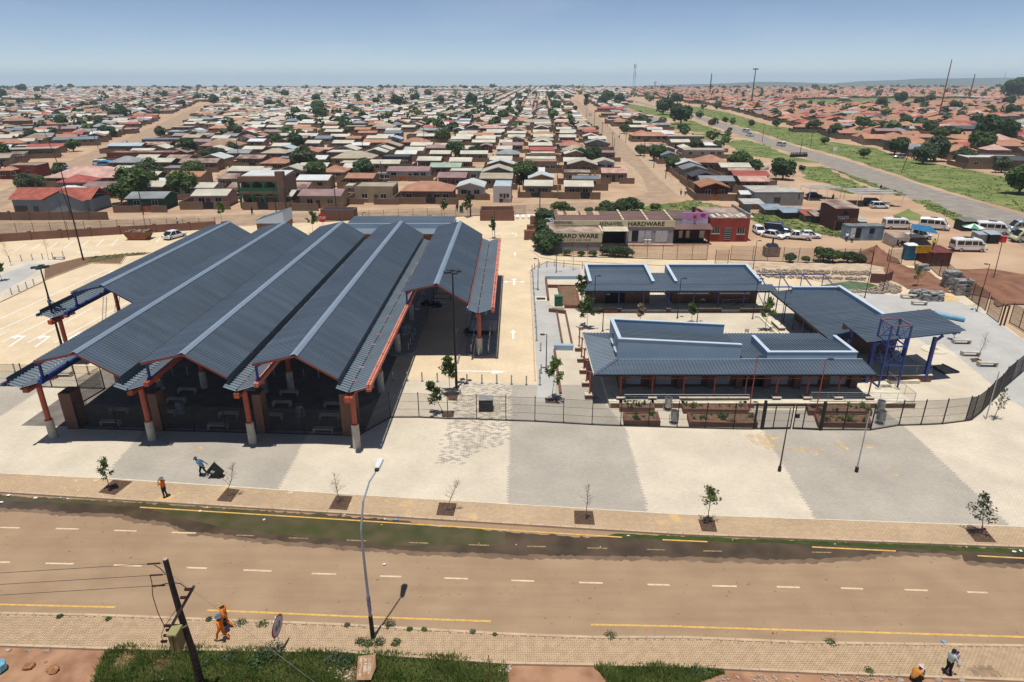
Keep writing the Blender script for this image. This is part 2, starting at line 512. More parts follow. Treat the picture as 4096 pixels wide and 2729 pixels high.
def pieces(L, w, z, m, name, parent):
 """painted lines: each (p, q) a strip w wide"""
 for p, q in L:
  p = Vector((p[0], p[1], z)); q = Vector((q[0], q[1], z))
  d = (q - p).normalized(); n = Vector((-d.y, d.x, 0)) * w / 2
  MB().quad(p - n, q - n, q + n, p + n).build(name, m, parent)
def kerb(P, parent, z0, z1, w, m, step=1.0, off=0.0):
 me = MB().bb(-.49, .49, -.5, .5, 0, 1).mesh('kerb_stone', m)
 for a, c in along(P, step):
  d = c - a
  rz = math.atan2(d.y, d.x)
  n = Vector((-math.sin(rz), math.cos(rz), 0)) * off
  o = obj('kerb_stone', me, parent, ((a+c)/2 + n + Vector((0, 0, z0))), rz)
  o.scale = (d.length, w, z1 - z0)
# ---- main road in front
KF = G([(-800,1912),(0,1962),(1366,2047),(2732,2131),(4096,2182),(4900,2206)])       # far kerb, top edge
KN = G([(-800,2440),(0,2456),(394,2464),(1366,2502),(2009,2539),(2370,2553),(2732,2553),(3229,2574),(4096,2587),(4900,2604)])
def ext(P, k=60):
 a = (P[0]-P[1]).normalized()*k; b_ = (P[-1]-P[-2]).normalized()*k
 return [P[0]+a] + list(P) + [P[-1]+b_]
road = sheet('road', [(p.x, p.y+.3) for p in ext(KF)] + [(p.x, p.y-.3) for p in ext(KN)[::-1]], ZG+.004, M_road)
zr = ZG + .004
def gl(p, z=ZG): return g(p[0], p[1], z)
far_y = [(gl(a), gl(b_)) for a, b_ in (((560,2030),(1366,2079)),((1366,2079),(2488,2150)),((2650,2160),(2830,2168)),((3248,2189),(3583,2205)),((3910,2224),(4300,2245)))]
near_y = [(gl(c4(-300,1088)),gl(c4(703,1112))),(gl(c4(1265,1130)),gl(c4(2082,1165))),(gl(c5(0,1166)),gl(c5(910,1198))),(gl(c5(1520,1218)),gl(c5(2082,1229))),(gl(c6(0,1231)),gl(c6(2300,1300)))]
pieces(far_y, .12, zr+.012, M_yel, 'edge_line', road)
pieces(near_y, .13, zr+.008, M_yel, 'edge_line', road)
d1 = [(c4,0,120,626,629),(c4,340,480,633,636),(c4,695,833,644,648),(c4,1048,1195,656,661),(c4,1440,1550,673,677),(c4,1760,1880,690,693),
  (c5,30,150,703,708),(c5,410,530,718,722),(c5,775,900,731,735),(c5,1130,1245,741,743),(c5,1500,1620,751,754),(c5,1860,1970,760,763),(c6,125,240,769,771),(c6,790,910,777,779)]
d2 = [(c4,0,60,837,839),(c4,278,450,845,848),(c4,693,865,856,861),(c4,1138,1262,871,875),(c4,1485,1655,886,892),(c4,1900,2050,907,911),
  (c5,235,365,923,926),(c5,627,770,935,939),(c5,1035,1175,949,953),(c5,1450,1592,962,965),(c5,1865,2000,974,977),
  (c6,180,330,982,985),(c6,575,716,988,992),(c6,965,1100,996,1000),(c6,1353,1495,1006,1010),(c6,1735,1860,1020,1024)]
pieces([(gl(c(a,y0)),gl(c(b_,y1))) for c,a,b_,y0,y1 in d1[:4]+d2], .14, zr+.012, M_dash, 'lane_dash', road)
pieces([(gl(c(a,y0)),gl(c(b_,y1))) for c,a,b_,y0,y1 in d1[4:]], .10, zr+.012, mat('silted_line_paint',(.26,.19,.10),.8,.35,6), 'lane_dash', road)
# wet silt and algae running along the far kerb
wl = [c4(-600,505),c4(0,510),c4(280,518),c4(390,535),c4(740,542),c4(860,580),c4(1010,590),c4(1150,648),c4(1350,665),c4(1550,692),c4(2082,738),
  c5(500,772),c5(1100,792),c5(2082,806),c6(600,822),c6(900,815),c6(1100,800),c6(1250,772),c6(1500,778),c6(1700,796),c6(1720,830),c6(2082,852),c6(2700,880)]
wt = [c6(2700,770),c6(2082,757),c6(1400,728),c6(600,700),c6(0,682),c5(1700,668),c5(1500,690),c5(1300,668),c5(1000,655),c5(800,632),c5(560,618),c5(380,585),c5(0,556),c4(2082,553),c4(1500,520),c4(900,480),c4(0,428),c4(-600,395)]
def grow(P, q):
 return [(p[0], p[1] - q) for p in P]
dmp = [gl(p) for p in wl]
sheet('damp_margin', [(p.x, p.y-.38) for p in dmp] + [(p.x, p.y+.25) for p in dmp[::-1]], zr+.0025, mat('damp_tar',(.13,.088,.056),.6,col2=(.20,.135,.085),scale=.9,detail=8), rough=(.22,.12,13))
water = sheet('gutter_water', [gl(p) for p in wl + wt], zr+.005, M_wet, rough=(.28, .11, 3))
al = [[c4(-600,400),c4(0,430),c4(700,470),c4(1180,500),c4(1500,520),c4(2082,565),c5(300,600),c5(1000,650),c5(1000,735),c5(300,735),c5(0,705),c4(1500,650),c4(1250,600),c4(1050,560),c4(900,505),c4(500,478),c4(0,462),c4(-600,450)],
  [c5(1620,662),c5(2082,680),c6(600,704),c6(1400,732),c6(2082,760),c6(2500,775),c6(2500,795),c6(2082,782),c6(1300,752),c6(600,722),c6(0,702),c5(1750,690)]]
for k, P in enumerate(al):
 tag(sheet('algae_scum', [gl(p) for p in P], zr+.008, M_algae if k == 0 else mat('bright_algae',(.032,.055,.008),.3,col2=(.055,.075,.015),scale=1.2), kind=None, rough=(.35, .09, 5+k)),
  ['olive algae scum floating on the wide wet stretch of the road', 'bright green algae scum in the gutter at right along the kerb'][k], 'algae', 'algae films on the road', 'stuff')
# ---- far pavement with kerb stones
PU = G([(-800,1858),(0,1893),(440,1915),(1366,1976),(2732,2058),(4096,2107),(4900,2131)])   # pavement/plaza edge
pav = sheet('pavement', ext(KF) + ext(PU)[::-1], 0.0, M_pave)
kerb(KF, pav, ZG-.03, .006, .17, M_kerb, 1.0, -.085)
kerb(PU, pav, -.03, .012, .09, M_cream, 1.2)
# ---- yard of sand coloured pavers, plaza of cream pavers, grey bands
BF = [(-900,985),(0,936),(865,910),(1419,882),(2130,857),(2172,1016),(2946,1044),(3485,1054),(3718,1068),(3855,1180),(3942,1244),(4100,1362),(4900,1700)]
sheet('yard', G([(-900,1900)] + BF + [(4900,2110)]) , -.004, M_yard)
sheet('plaza', ext(PU) + G([(4900,1420),(4081,1351),(3942,1244),(3855,1190),(3700,1175),(3300,1170),(3060,1120),(2700,1075),(2400,1063),(2150,1070),(2120,1090),(2150,1534),(1560,1516),(480,1500),(-800,1470)]), .004, M_plaza)
def teeth(P, Q, side, n=None):
 """a band edge that steps paver by paver"""
 P = Vector((P[0],P[1])); Q = Vector((Q[0],Q[1]))
 k = max(2, int(abs(Q.y-P.y)/.17))
 out = []
 for i in range(k):
  q = P.lerp(Q, (i+.5)/k)
  q.x = round(q.x/.13)*.13 + (.16 if i % 2 else 0)
  out += [(q.x, P.y+(Q.y-P.y)*i/k), (q.x, P.y+(Q.y-P.y)*(i+1)/k)]
 return out
def band(L, Rr, m=None, z=.008):
 a = []
 for i in range(len(L)-1): a += teeth(g(*L[i]), g(*L[i+1]), 0)
 c = []
 for i in range(len(Rr)-1): c += teeth(g(*Rr[i]), g(*Rr[i+1]), 0)
 tag(MB().sheet(a + c[::-1], z).build('paved_band', m or M_grey), kind='structure')
band([(640,1640),(545,1756),(453,1857),(428,1911)], [(1290,1610),(1227,1739),(1107,1957)])
band([(2046,1540),(2042,1600),(2038,1700),(2025,2014)], [(2340,1540),(2440,1640),(2501,1720),(2588,2048)])
band([(2930,1600),(3048,1723),(3258,2079)], [(3480,1600),(3635,1723),(4035,2104)])
band([(-760,1640),(-760,1900)], [(240,1500),(163,1558),(0,1665),(-330,1876)])
sheet('paved_court', G([(3405,1160),(3700,1200),(3780,1180),(3950,1262),(4120,1380),(4300,1500),(4300,1700),(4096,1632),(4023,1590),(3970,1540),(3770,1375),(3711,1383),(3600,1300)]), .008, M_grey2)
sheet('paved_island', G([c2(*p) for p in ((1302,500),(1335,458),(1420,430),(1640,462),(1660,545),(1405,545),(1425,700),(1490,790),(1520,1030),(1465,1020),(1475,1390),(1345,1390),(1350,1240),(1335,1000))]), .0105, M_grey2)
# lane, drawn slightly proud, with its kerbs
kerb(G([c2(1335,1250),c2(1320,900),c2(1300,490),c2(1345,458),c2(1420,428),c2(1700,455)]), bpy.data.objects['yard'], -.01, .10, .14, M_kerb, 1.0)
kerb(G([(2118,880),(2118,950),(2120,1000),(2160,1030),(2230,1042),(2400,1052),(2700,1066),(2820,1074),(2870,1060),(2860,1040)]), bpy.data.objects['yard'], -.01, .12, .14, M_cream, 1.0)
# dark paver pattern
rr = random.Random(4)
plz = bpy.data.objects['plaza']
M_dpv = mat('dark_paver', (.33,.295,.25), .9, .2, 2)
pm = MB().bb(-.18,.18,-.055,.055,0,.016).mesh('dark_paver', M_dpv)
PP = G([(1835,1528),(2045,1540),(2040,1735),(2010,1790),(1900,1800),(1860,1858),(1740,1852),(1775,1740),(1790,1690)])
spots = set()
while len(spots) < 560:
 x = rr.uniform(-9.5, 1); y = rr.uniform(42, 60)
 if inpoly(x, y, PP): spots.add((round(x/.42), round(y/.16)))
spots = sorted(spots, key=lambda s: s[1])
for i, (a, c) in enumerate(spots[:300]):
 obj('dark_paver', pm, plz, (a*.42 + (.21 if c % 2 else 0), c*.16, 0.0))
bx = MB()
for a, c in spots[300:]: bx.box((a*.42 + (.21 if c % 2 else 0), c*.16, .008), (.36,.11,.016))
tag(bx.build('dark_paver_field', M_dpv, plz), kind='stuff')
# ---- near pavement with herringbone pavers as real pieces
PL = G([(-800,2565),(0,2579),(407,2592),(1366,2606),(2022,2651),(2732,2664),(3268,2688),(4096,2720),(4900,2750)])
npv = sheet('pavement_near', ext(KN) + ext(PL)[::-1], -.02, mat('paver_joint', (.27,.185,.115), .95, .2, 3))
kerb(KN, npv, ZG-.03, .006, .16, M_kerb, 1.0, .08)
kerb(PL, npv, ZG-.05, .012, .14, M_kerb, 1.0)
M_pvr = mat('tan_paver_brick', (.40,.285,.175), .85, col2=(.49,.355,.225), scale=2.4, detail=5)
ww, lg, gp = .115, .23, .006
pvm = []
for w_, l_ in ((lg, ww), (ww, lg)):
 a, c = w_/2-gp, l_/2-gp
 pvm.append(MB().add([(-a,-c,-.03),(a,-c,-.03),(a,c,-.03),(-a,c,-.03),(-a+.006,-c+.006,0),(a-.006,-c+.006,0),(a-.006,c-.006,0),(-a+.006,c-.006,0)],
    [(4,5,6,7),(0,1,5,4),(1,2,6,5),(2,3,7,6),(3,0,4,7)]).mesh('paver', M_pvr))
poly = [(p.x, p.y-.05) for p in KN] + [(p.x, p.y+.02) for p in PL[::-1]]
brs = []
rr = random.Random(9)
X0, Y0 = -33.0, 20.0
hole = G([(3870,2672),(3960,2660),(4010,2705),(3900,2706)])
for k in range(0, 700):
 for m_ in range(-180, 180):
  for kind in (0, 1):
   a, c = k + 2*m_, k - 2*m_
   cx_ = X0 + ww*(a + (1 if kind == 0 else .5)); cy_ = Y0 + ww*(c + (.5 if kind == 0 else 2))
   if cx_ < -31 or cx_ > 30 or cy_ < 21.5 or cy_ > 30: continue
   if not inpoly(cx_, cy_, poly): continue
   u_, v_ = proj(cx_, cy_)
   if u_ < -90 or u_ > 4190 or v_ > 2790: continue
   if inpoly(cx_, cy_, hole): continue
   brs.append((cx_, cy_, kind))
brs.sort(key=lambda p: p[1]*CT)
for i, (x, y, k) in enumerate(brs[:300]):
 o = obj('paver', pvm[k], npv, (x, y, rr.uniform(-.004, .004)), rr.uniform(-.02, .02))
bx = MB()
for x, y, k in brs[300:]:
 a, c = (lg/2-gp, ww/2-gp) if k == 0 else (ww/2-gp, lg/2-gp)
 z = rr.uniform(-.004, .004); t = rr.uniform(-.003, .003)
 bx.add([(x-a,y-c,z-.03),(x+a,y-c,z-.03),(x+a,y+c,z-.03),(x-a,y+c,z-.03),(x-a+.005,y-c+.005,z-t),(x+a-.005,y-c+.005,z+t),(x+a-.005,y+c-.005,z+t),(x-a+.005,y+c-.005,z-t)],
   [(4,5,6,7),(0,1,5,4),(1,2,6,5),(2,3,7,6),(3,0,4,7)])
tag(bx.build('paver_field', M_pvr, npv), kind='stuff')
# driveway slabs in the dropped kerb
# ---- back road, streets, highway
PB = lambda L: [gl(p) for p in L]
sheet('back_road', PB([(-900,905),(0,880),(450,878),(900,860),(1430,850),(1800,843),T3(0,1312),T3(1000,1275),T3(1230,1195),T3(1230,1100),T3(1340,1060),T3(1510,1210),T3(1400,1270),T3(1100,1345),T3(560,1375),(2100,855),(1419,880),(865,908),(0,934),(-900,980)]), ZG+.004, M_street)
sheet('sidewalk', PB([(-900,890),(0,868),(450,868),(900,850),(1430,842),(1800,836),T3(0,1302),T3(1000,1262),T3(1000,1275),T3(0,1312),(1800,843),(1430,850),(900,860),(450,878),(0,880),(-900,905)]), ZG+.008, M_walk)
sheet('street', PB([T3(1250,1190),T3(1150,1060),T3(960,890),T3(880,720),T3(720,560),T3(640,460),T3(562,345),T3(598,345),T3(740,460),T3(905,600),T3(1100,800),T3(1340,1060),T3(1560,1230)]), ZG+.008, M_street)
sheet('sidewalk', PB([T3(1640,1240),T3(1400,1010),T3(1180,790),T3(960,610),T3(905,600),T3(1100,800),T3(1340,1060),T3(1530,1230)]), ZG+.012, M_walk)
sheet('sidewalk', PB([T3(1230,1190),T3(1150,1060),T3(960,890),T3(990,885),T3(1110,960),T3(1200,1060),T3(1250,1190),T3(1180,1230)]), ZG+.016, M_walk)
sheet('street_left', PB([T1(-900,1450),T1(-100,1230),T1(350,1040),T1(700,880),T1(1000,765),T1(1400,595),T1(1810,405),T1(1865,405),T1(1600,620),T1(1230,775),T1(930,880),T1(760,1000),T1(300,1190),T1(0,1340),T1(-900,1640)]), ZG+.004, M_street)
sheet('highway', PB([T3(1050,338),T3(1130,362),T3(1290,412),T3(1480,440),T3(1640,492),T3(1900,602),T4(0,764),T4(330,872),T4(900,1092),T4(1400,1292),T4(1900,1496),T4(2900,1930),T4(2900,1580),T4(2354,1405),T4(1500,1158),T4(700,895),T4(300,785),T4(0,690),T3(2080,597),T3(1800,512),T3(1660,478),T3(1480,425),T3(1310,402),T3(1150,352),T3(1070,335)]), ZG+.012, M_hwy)
GRASS = [[T4(0,575),T4(560,660),T4(560,730),T4(1000,790),T4(1170,870),T4(1500,920),T4(1700,960),T4(2354,1085),T4(2900,1200),T4(2900,1550),T4(2354,1385),T4(1500,1135),T4(700,872),T4(300,766),T4(0,672),T3(2080,583),T3(1800,500),T3(1660,466),T3(1480,412),T3(1310,392),T3(1500,385),T3(1700,410),T3(2000,465)],
 [T4(300,960),T4(520,955),T4(700,1060),T4(950,1170),T4(780,1210),T4(560,1170),T4(620,1130),T4(330,1070)],
 [T4(560,965),T4(1280,1222),T4(1180,1225),T4(850,1100)], [T4(1340,1270),T4(1450,1262),T4(1800,1420),T4(1760,1470),T4(1500,1360)],
 [T4(-60,740),T4(0,780),T4(200,860),T4(480,925),T4(250,915),T4(0,882)], [T3(1970,730),T3(2140,710),T3(2380,775),T3(2380,880),T3(2150,860),T3(2000,770)],
 [T3(1680,660),T3(1840,650),T3(2060,705),T3(1700,712)], [T3(1440,560),T3(1640,530),T3(1760,575),T3(1900,622),T3(1960,645),T3(1700,640),T3(1440,610)],
 [T3(1080,380),T3(1290,420),T3(1640,500),T3(1500,520),T3(1290,490),T3(1110,460),T3(1030,400)], [T3(640,290),T3(830,293),T3(1000,330),T3(830,320),T3(660,305)],
 [T3(760,1392),T3(1250,1330),T3(1600,1265),T3(1690,1275),T3(1860,1370),T3(1500,1385)], [T3(1690,1275),T3(2000,1340),T3(2200,1400),T3(2354,1390),T3(2354,1500),T3(2230,1450),T3(1900,1365)],
 [c3(470,85),c3(850,140),c3(1060,205),c3(1130,240),c3(1110,265),c3(850,222),c3(700,188),c3(500,140)], [c3(1480,110),c3(1560,60),c3(1650,100),c3(1680,145),c3(1500,140)],
 [T1(0,342),T1(500,348),T1(590,385),T1(100,375),T1(0,378)], [T4(200,345),T4(960,330),T4(1800,330),T4(2354,360),T4(2354,345),T4(1000,390),T4(480,400),T4(200,365)],
 [T4(1820,545),T4(2354,520),T4(2354,590),T4(2000,575)], [T4(1180,680),T4(1500,660),T4(1700,700),T4(1500,730)], [T2(1550,258),T2(2354,265),T2(2354,278),T2(1550,272)], [T2(620,560),T2(660,570),T2(640,640),T2(570,620)]]
for k, P in enumerate(GRASS):
 sheet('grass_verge', PB(P), ZG+.016+.0004*k, M_grass, rough=(5 if k in (0,) else 3.0, .9, 30+k))
# ---- hardware plot and building site earth on the right
sheet('red_earth', PB([c3(1220,360),c3(1400,350),c3(1440,430),c3(1560,470),c3(1700,500),c3(1830,590),c3(1850,650),c3(1560,620),c3(1440,560),c3(1380,470),c3(1230,440)]), .012, M_red_e, rough=(1.2,.35,71))
sheet('red_earth', PB([c3(1880,485),c3(2100,480),c3(2354,520),c3(2700,560),c3(2700,800),c3(2354,720),c3(2180,740),c3(1960,560)]), .014, M_red_e, rough=(1.5,.4,72))
sheet('gravel_bed', PB([c3(300,430),c3(900,445),c3(1400,450),c3(1600,520),c3(1500,640),c3(1180,640),c3(900,560),c3(540,500),c3(400,470)]), .010, mat('pale_rubble_ground', (.40,.29,.19), .95, col2=(.52,.42,.31), scale=.7, bump=.6, bscale=6), rough=(1.0,.2,73))
# ---- left car park markings, islands, planting bed
yd = bpy.data.objects['yard']
L1 = [((100,352),(178,305)),((217,346),(288,298)),((340,335),(395,293)),((442,334),(503,288)),((560,322),(610,280)),((660,320),(715,272)),((768,315),(815,268)),((1077,293),(1112,250)),((1290,262),(1310,235)),
  ((0,820),(740,480)),((-200,982),(338,742)),((15,980),(480,752)),((190,985),(640,742)),((370,985),(1000,640)),((430,985),(560,915)),((-100,980),(40,913))]
pieces([(g(*c1(*a)), g(*c1(*b_))) for a, b_ in L1], .19, .004, M_linew, 'bay_line', yd)
pieces([(g(*c1(430,985)), g(*c1(560,912)))], .5, .006, M_linew, 'stop_line', yd)
def arrow(c, rz, kind='straight', s=1.0, z=.008, parent=None):
 sh = {'straight': [(-.12,-1.6),(.12,-1.6),(.12,.4),(.4,.4),(0,1.5),(-.4,.4),(-.12,.4)],
   'right': [(-.12,-1.9),(.12,-1.9),(.12,.55),(.55,.55),(.55,.1),(1.25,.75),(.55,1.4),(.55,.95),(-.12,.95)],
   'left': [(.12,-1.9),(-.12,-1.9),(-.12,.55),(-.55,.55),(-.55,.1),(-1.25,.75),(-.55,1.4),(-.55,.95),(.12,.95)],
   'long': [(-.14,-3.0),(.14,-3.0),(.14,1.1),(.62,1.25),(0,3.0),(-.3,1.2),(-.14,1.1)],
   'cross': [(-.13,-1.3),(.13,-1.3),(.13,-.13),(.85,-.13),(.85,-.45),(1.45,0),(.85,.45),(.85,.13),(.13,.13),(.13,.8),(.45,.8),(0,1.5),(-.45,.8),(-.13,.8),(-.13,.13),(-.85,.13),(-.85,.45),(-1.45,0),(-.85,-.45),(-.85,-.13),(-.13,-.13)]}[kind]
 ca, sa = math.cos(rz), math.sin(rz)
 MB().sheet([(c.x + s*(x*ca-y*sa), c.y + s*(x*sa+y*ca)) for x, y in sh], z).build('road_arrow', M_linew, parent or yd)
arrow(g(*c2(1183,925)), 0); arrow(g(*c2(1190,565)), 0, 'cross', 1.25); arrow(g(*c2(1195,375)), 0, s=.95)
arrow(g(*c2(1205,237)), 0, 'left', .95); arrow(g(*c2(960,1182)), R(-92), 'long', .98, .012); arrow(g(*c2(795,910)), 0)
arrow(g(*c1(140,960)), R(8), 'left', 1.2); arrow(g(*c1(315,962)), R(8), 'left', 1.2); arrow(g(*c1(600,361)), R(88), 'straight', 1.5); arrow(g(*c1(752,505)), 0, 'straight', 1.3)
sheet('paved_island', G([c1(*p) for p in ((-400,560),(0,440),(110,428),(290,398),(470,392),(420,425),(310,480),(300,565),(0,708),(-500,930))]), .010, M_plaza)
sheet('paved_island', G([c1(*p) for p in ((-300,640),(0,520),(200,440),(300,440),(290,470),(150,560),(0,640),(-300,760))]), .014, M_grey2)
bedP = [c1(*p) for p in ((308,460),(560,398),(860,372),(1045,362),(990,380),(868,388),(830,443),(625,437),(400,520),(305,558))]
bed = sheet('planting_bed', G(bedP), .03, M_soil)
kerb(G(bedP[5:] + bedP[:1]), bed, -.02, .12, .16, M_kerb, 1.0)
kerb(G([c1(0,708),c1(300,565),c1(305,470)]), yd, -.01, .11, .15, M_kerb, 1.0)
# earth and grass strip in the foreground
# spilt yellow building sand on the paving
M_spill = mat('spilt_sand', (.64,.46,.24), .95, col2=(.70,.54,.32), scale=1.5)
t_ = M_spill.node_tree; sn = t_.nodes.new('ShaderNodeTexNoise'); sn.inputs['Scale'].default_value = 1.3; sn.inputs['Detail'].default_value = 9; sn.inputs['Roughness'].default_value = .65
sg = t_.nodes.new('ShaderNodeNewGeometry'); sr = t_.nodes.new('ShaderNodeMapRange'); sr.inputs[1].default_value = .44; sr.inputs[2].default_value = .60; sr.inputs[4].default_value = .85
t_.links.new(sg.outputs['Position'], sn.inputs['Vector']); t_.links.new(sn.outputs['Fac'], sr.inputs[0]); t_.links.new(sr.outputs[0], t_.nodes['Principled BSDF'].inputs['Alpha'])
for k, P in enumerate([[(365,60),(480,45),(610,85),(610,150),(540,160),(430,110)],[(640,140),(740,130),(850,150),(840,190),(760,165),(650,150)],[(890,130),(940,100),(1010,125),(1010,155),(930,150)],[(1050,128),(1130,118),(1210,138),(1130,142)],[(1000,210),(1050,215),(1040,230)],[(1270,285),(1310,295),(1300,320)],[(1840,590),(1890,575),(1940,585),(1900,605)]]):
 sheet('sand_spill', G([c6(*q) for q in P]), .0125+.0005*k, M_spill, rough=(.25,.1,90+k))
for k, P in enumerate([[(1150,125),(1230,135),(1240,160),(1160,155)],[(40,330),(130,300),(140,330),(50,380)],[(250,330),(310,320),(300,350)],[(430,335),(480,330),(470,352)],[(355,380),(400,378),(410,405),(365,405)],[(450,395),(510,390),(500,418)],[(745,378),(785,375),(780,400)],[(1720,410),(1790,405),(1780,480),(1710,480)],[(1070,415),(1130,410),(1120,435)],[(1530,400),(1580,405),(1560,440)],[(560,335),(610,335),(600,360)]]):
 sheet('sand_spill', G([c4(*q) for q in P]), .0135+.0005*k, M_spill, rough=(.2,.08,110+k))
for k, P in enumerate([[(265,460),(340,455),(330,485),(280,480)],[(350,470),(410,460),(400,500),(440,520),(370,520)],[(480,480),(540,485),(520,515)],[(70,455),(125,452),(110,480)]]):
 sheet('sand_spill', G([c5(*q) for q in P]), .0145+.0005*k, M_spill, rough=(.2,.08,130+k))
# tufts that break up the open grass
rr = random.Random(17); bt = MB()
for P, n in [(GRASS[0],2600),(GRASS[1],260),(GRASS[2],160),(GRASS[3],140),(GRASS[5],160),(GRASS[7],160),(GRASS[8],160),(GRASS[10],260),(GRASS[11],200),(GRASS[12],260)]:
 Q = PB(P); xs_ = [q.x for q in Q]; ys_ = [q.y for q in Q]; k = 0
 while k < n:
  x = rr.uniform(min(xs_),max(xs_)); y = min(ys_)+(max(ys_)-min(ys_))*rr.random()**1.8
  k += .15
  if not inpoly(x,y,Q): continue
  k += .85; s_ = rr.uniform(.15,.4)
  for j in range(7):
   a = rr.uniform(0,6.28); d = Vector((math.cos(a),math.sin(a),rr.uniform(.3,1.2))).normalized()*s_; e = Vector((-math.sin(a),math.cos(a),0))*s_*.4; p = Vector((x+rr.uniform(-.4,.4),y+rr.uniform(-.4,.4),ZG))
   bt.add([p-e,p+e,p+d+e*.5,p+d-e*.5],[(0,1,2,3)],rr.choice((0,0,1)))
tag(bt.build('grass_tufts', [mat('tuft_green',(.085,.125,.03),.9,.3,.3), mat('tuft_straw',(.17,.17,.065),.9,.3,.3)]), 'rough grass tufts over the green verges', 'grass', kind='stuff')
# ------------------------------------------------------------------ the rank: five long saw-backed roofs on red columns
SX, SY = -21.5, 46.0
shed = thing('rank_shelter', 'huge slate blue shelter with five long ridged roofs on red columns', 'shelter', (SX, SY, 0), R(-.33))
MS = MW[shed.name].copy()
MW[shed.name] = Matrix.Identity(4)        # parts are built straight in the shelter's own axes
ZR, ZL, ZE = 8.4, 7.65, 6.45
GAB = [(-25.4, 18.0, 50.2), (-17.1, .35, 50.0), (-8.7, .2, 50.3), (0.0, 0.0, 50.6), (8.75, 18.7, 50.6)]
def purlin_roof(mb, O, A, y0, y1, p=.34, h=.05):
 mb.corr((O[0], y0, O[1]), (A[0], 0, A[1]), (0, y1 - y0, 0), p, h)
for k, (xv, y0, y1) in enumerate(GAB):
 b = MB(); purlin_roof(b, (xv+4.9, ZR), (-3.45, ZL-ZR), y0, y1); b.build('roof_slope', M_roof, shed)
 b = MB(); purlin_roof(b, (xv+4.9, ZR), (3.15, ZE-ZR), y0, y1); b.build('roof_slope', M_roof, shed)
 b = MB(); xr = xv + 4.9
 for ya, yb in ((y0-.02, y1+.02),):
  b.add([(xr-.36,ya,ZR+.0),(xr,ya,ZR+.12),(xr+.22,ya,ZR-.05),(xr-.36,yb,ZR+.0),(xr,yb,ZR+.12),(xr+.22,yb,ZR-.05)], [(0,1,4,3),(1,2,5,4)])
 b.build('ridge_cap', M_ridge, shed)
 # barge beams at both ends, purlins and rafters under the sheets
 for y in (y0+.10, y1-.12):
  m_ = M_red if (k not in (0,)) else M_blue
  MB().bar((xv+1.5, y, ZL-.12), (xr, y, ZR-.12), .08, .16).build('barge_beam', m_, shed)
  MB().bar((xr, y, ZR-.12), (xv+8.0, y, ZE-.12), .08, .16).build('barge_beam', m_, shed)
 yy = y0 + 5.2
 while yy < y1 - 1:
  MB().bar((xv+1.5, yy, ZL-.22), (xr, yy, ZR-.24), .12, .3).build('rafter', M_red, shed)
  MB().bar((xr, yy, ZR-.24), (xv+8.0, yy, ZE-.22), .12, .3).build('rafter', M_red, shed)
  yy += 5.1
 for f in (.08, .36, .64, .92):
  MB().bar((xr-3.45*f, y0+.15, ZR-.75*f-.10), (xr-3.45*f, y1-.15, ZR-.75*f-.10), .07, .12).build('purlin', M_dark, shed)
  MB().bar((xr+3.15*f, y0+.15, ZR-1.95*f-.10), (xr+3.15*f, y1-.15, ZR-1.95*f-.10), .07, .12).build('purlin', M_dark, shed)
 # dark side sheet hanging under the low eave
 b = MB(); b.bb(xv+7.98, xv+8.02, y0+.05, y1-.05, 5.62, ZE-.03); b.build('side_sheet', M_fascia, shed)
VAL = [(-25.4, 16.4, 50.2, 0), (-17.1, .3, 50.0, 1), (-8.55, -.1, 50.2, 2), (.05, -.2, 50.4, 3), (8.85, -.35, 50.4, 4), (17.85, 18.2, 50.4, 5)]
COLY = {0: (17.6, 27.5, 37.6, 47.6), 1: (2.1, 12, 22, 32, 42), 2: (1.7, 11.6, 21.6, 31.6, 41.6), 3: (1.2, 11.2, 21, 31, 41), 4: (.5, 10.8, 20.6, 30.8, 41), 5: (20.0, 32.4, 44.6)}
PLH = {0: 1.6, 1: 1.65, 2: 1.75, 3: 1.95, 4: 2.2, 5: 2.0}
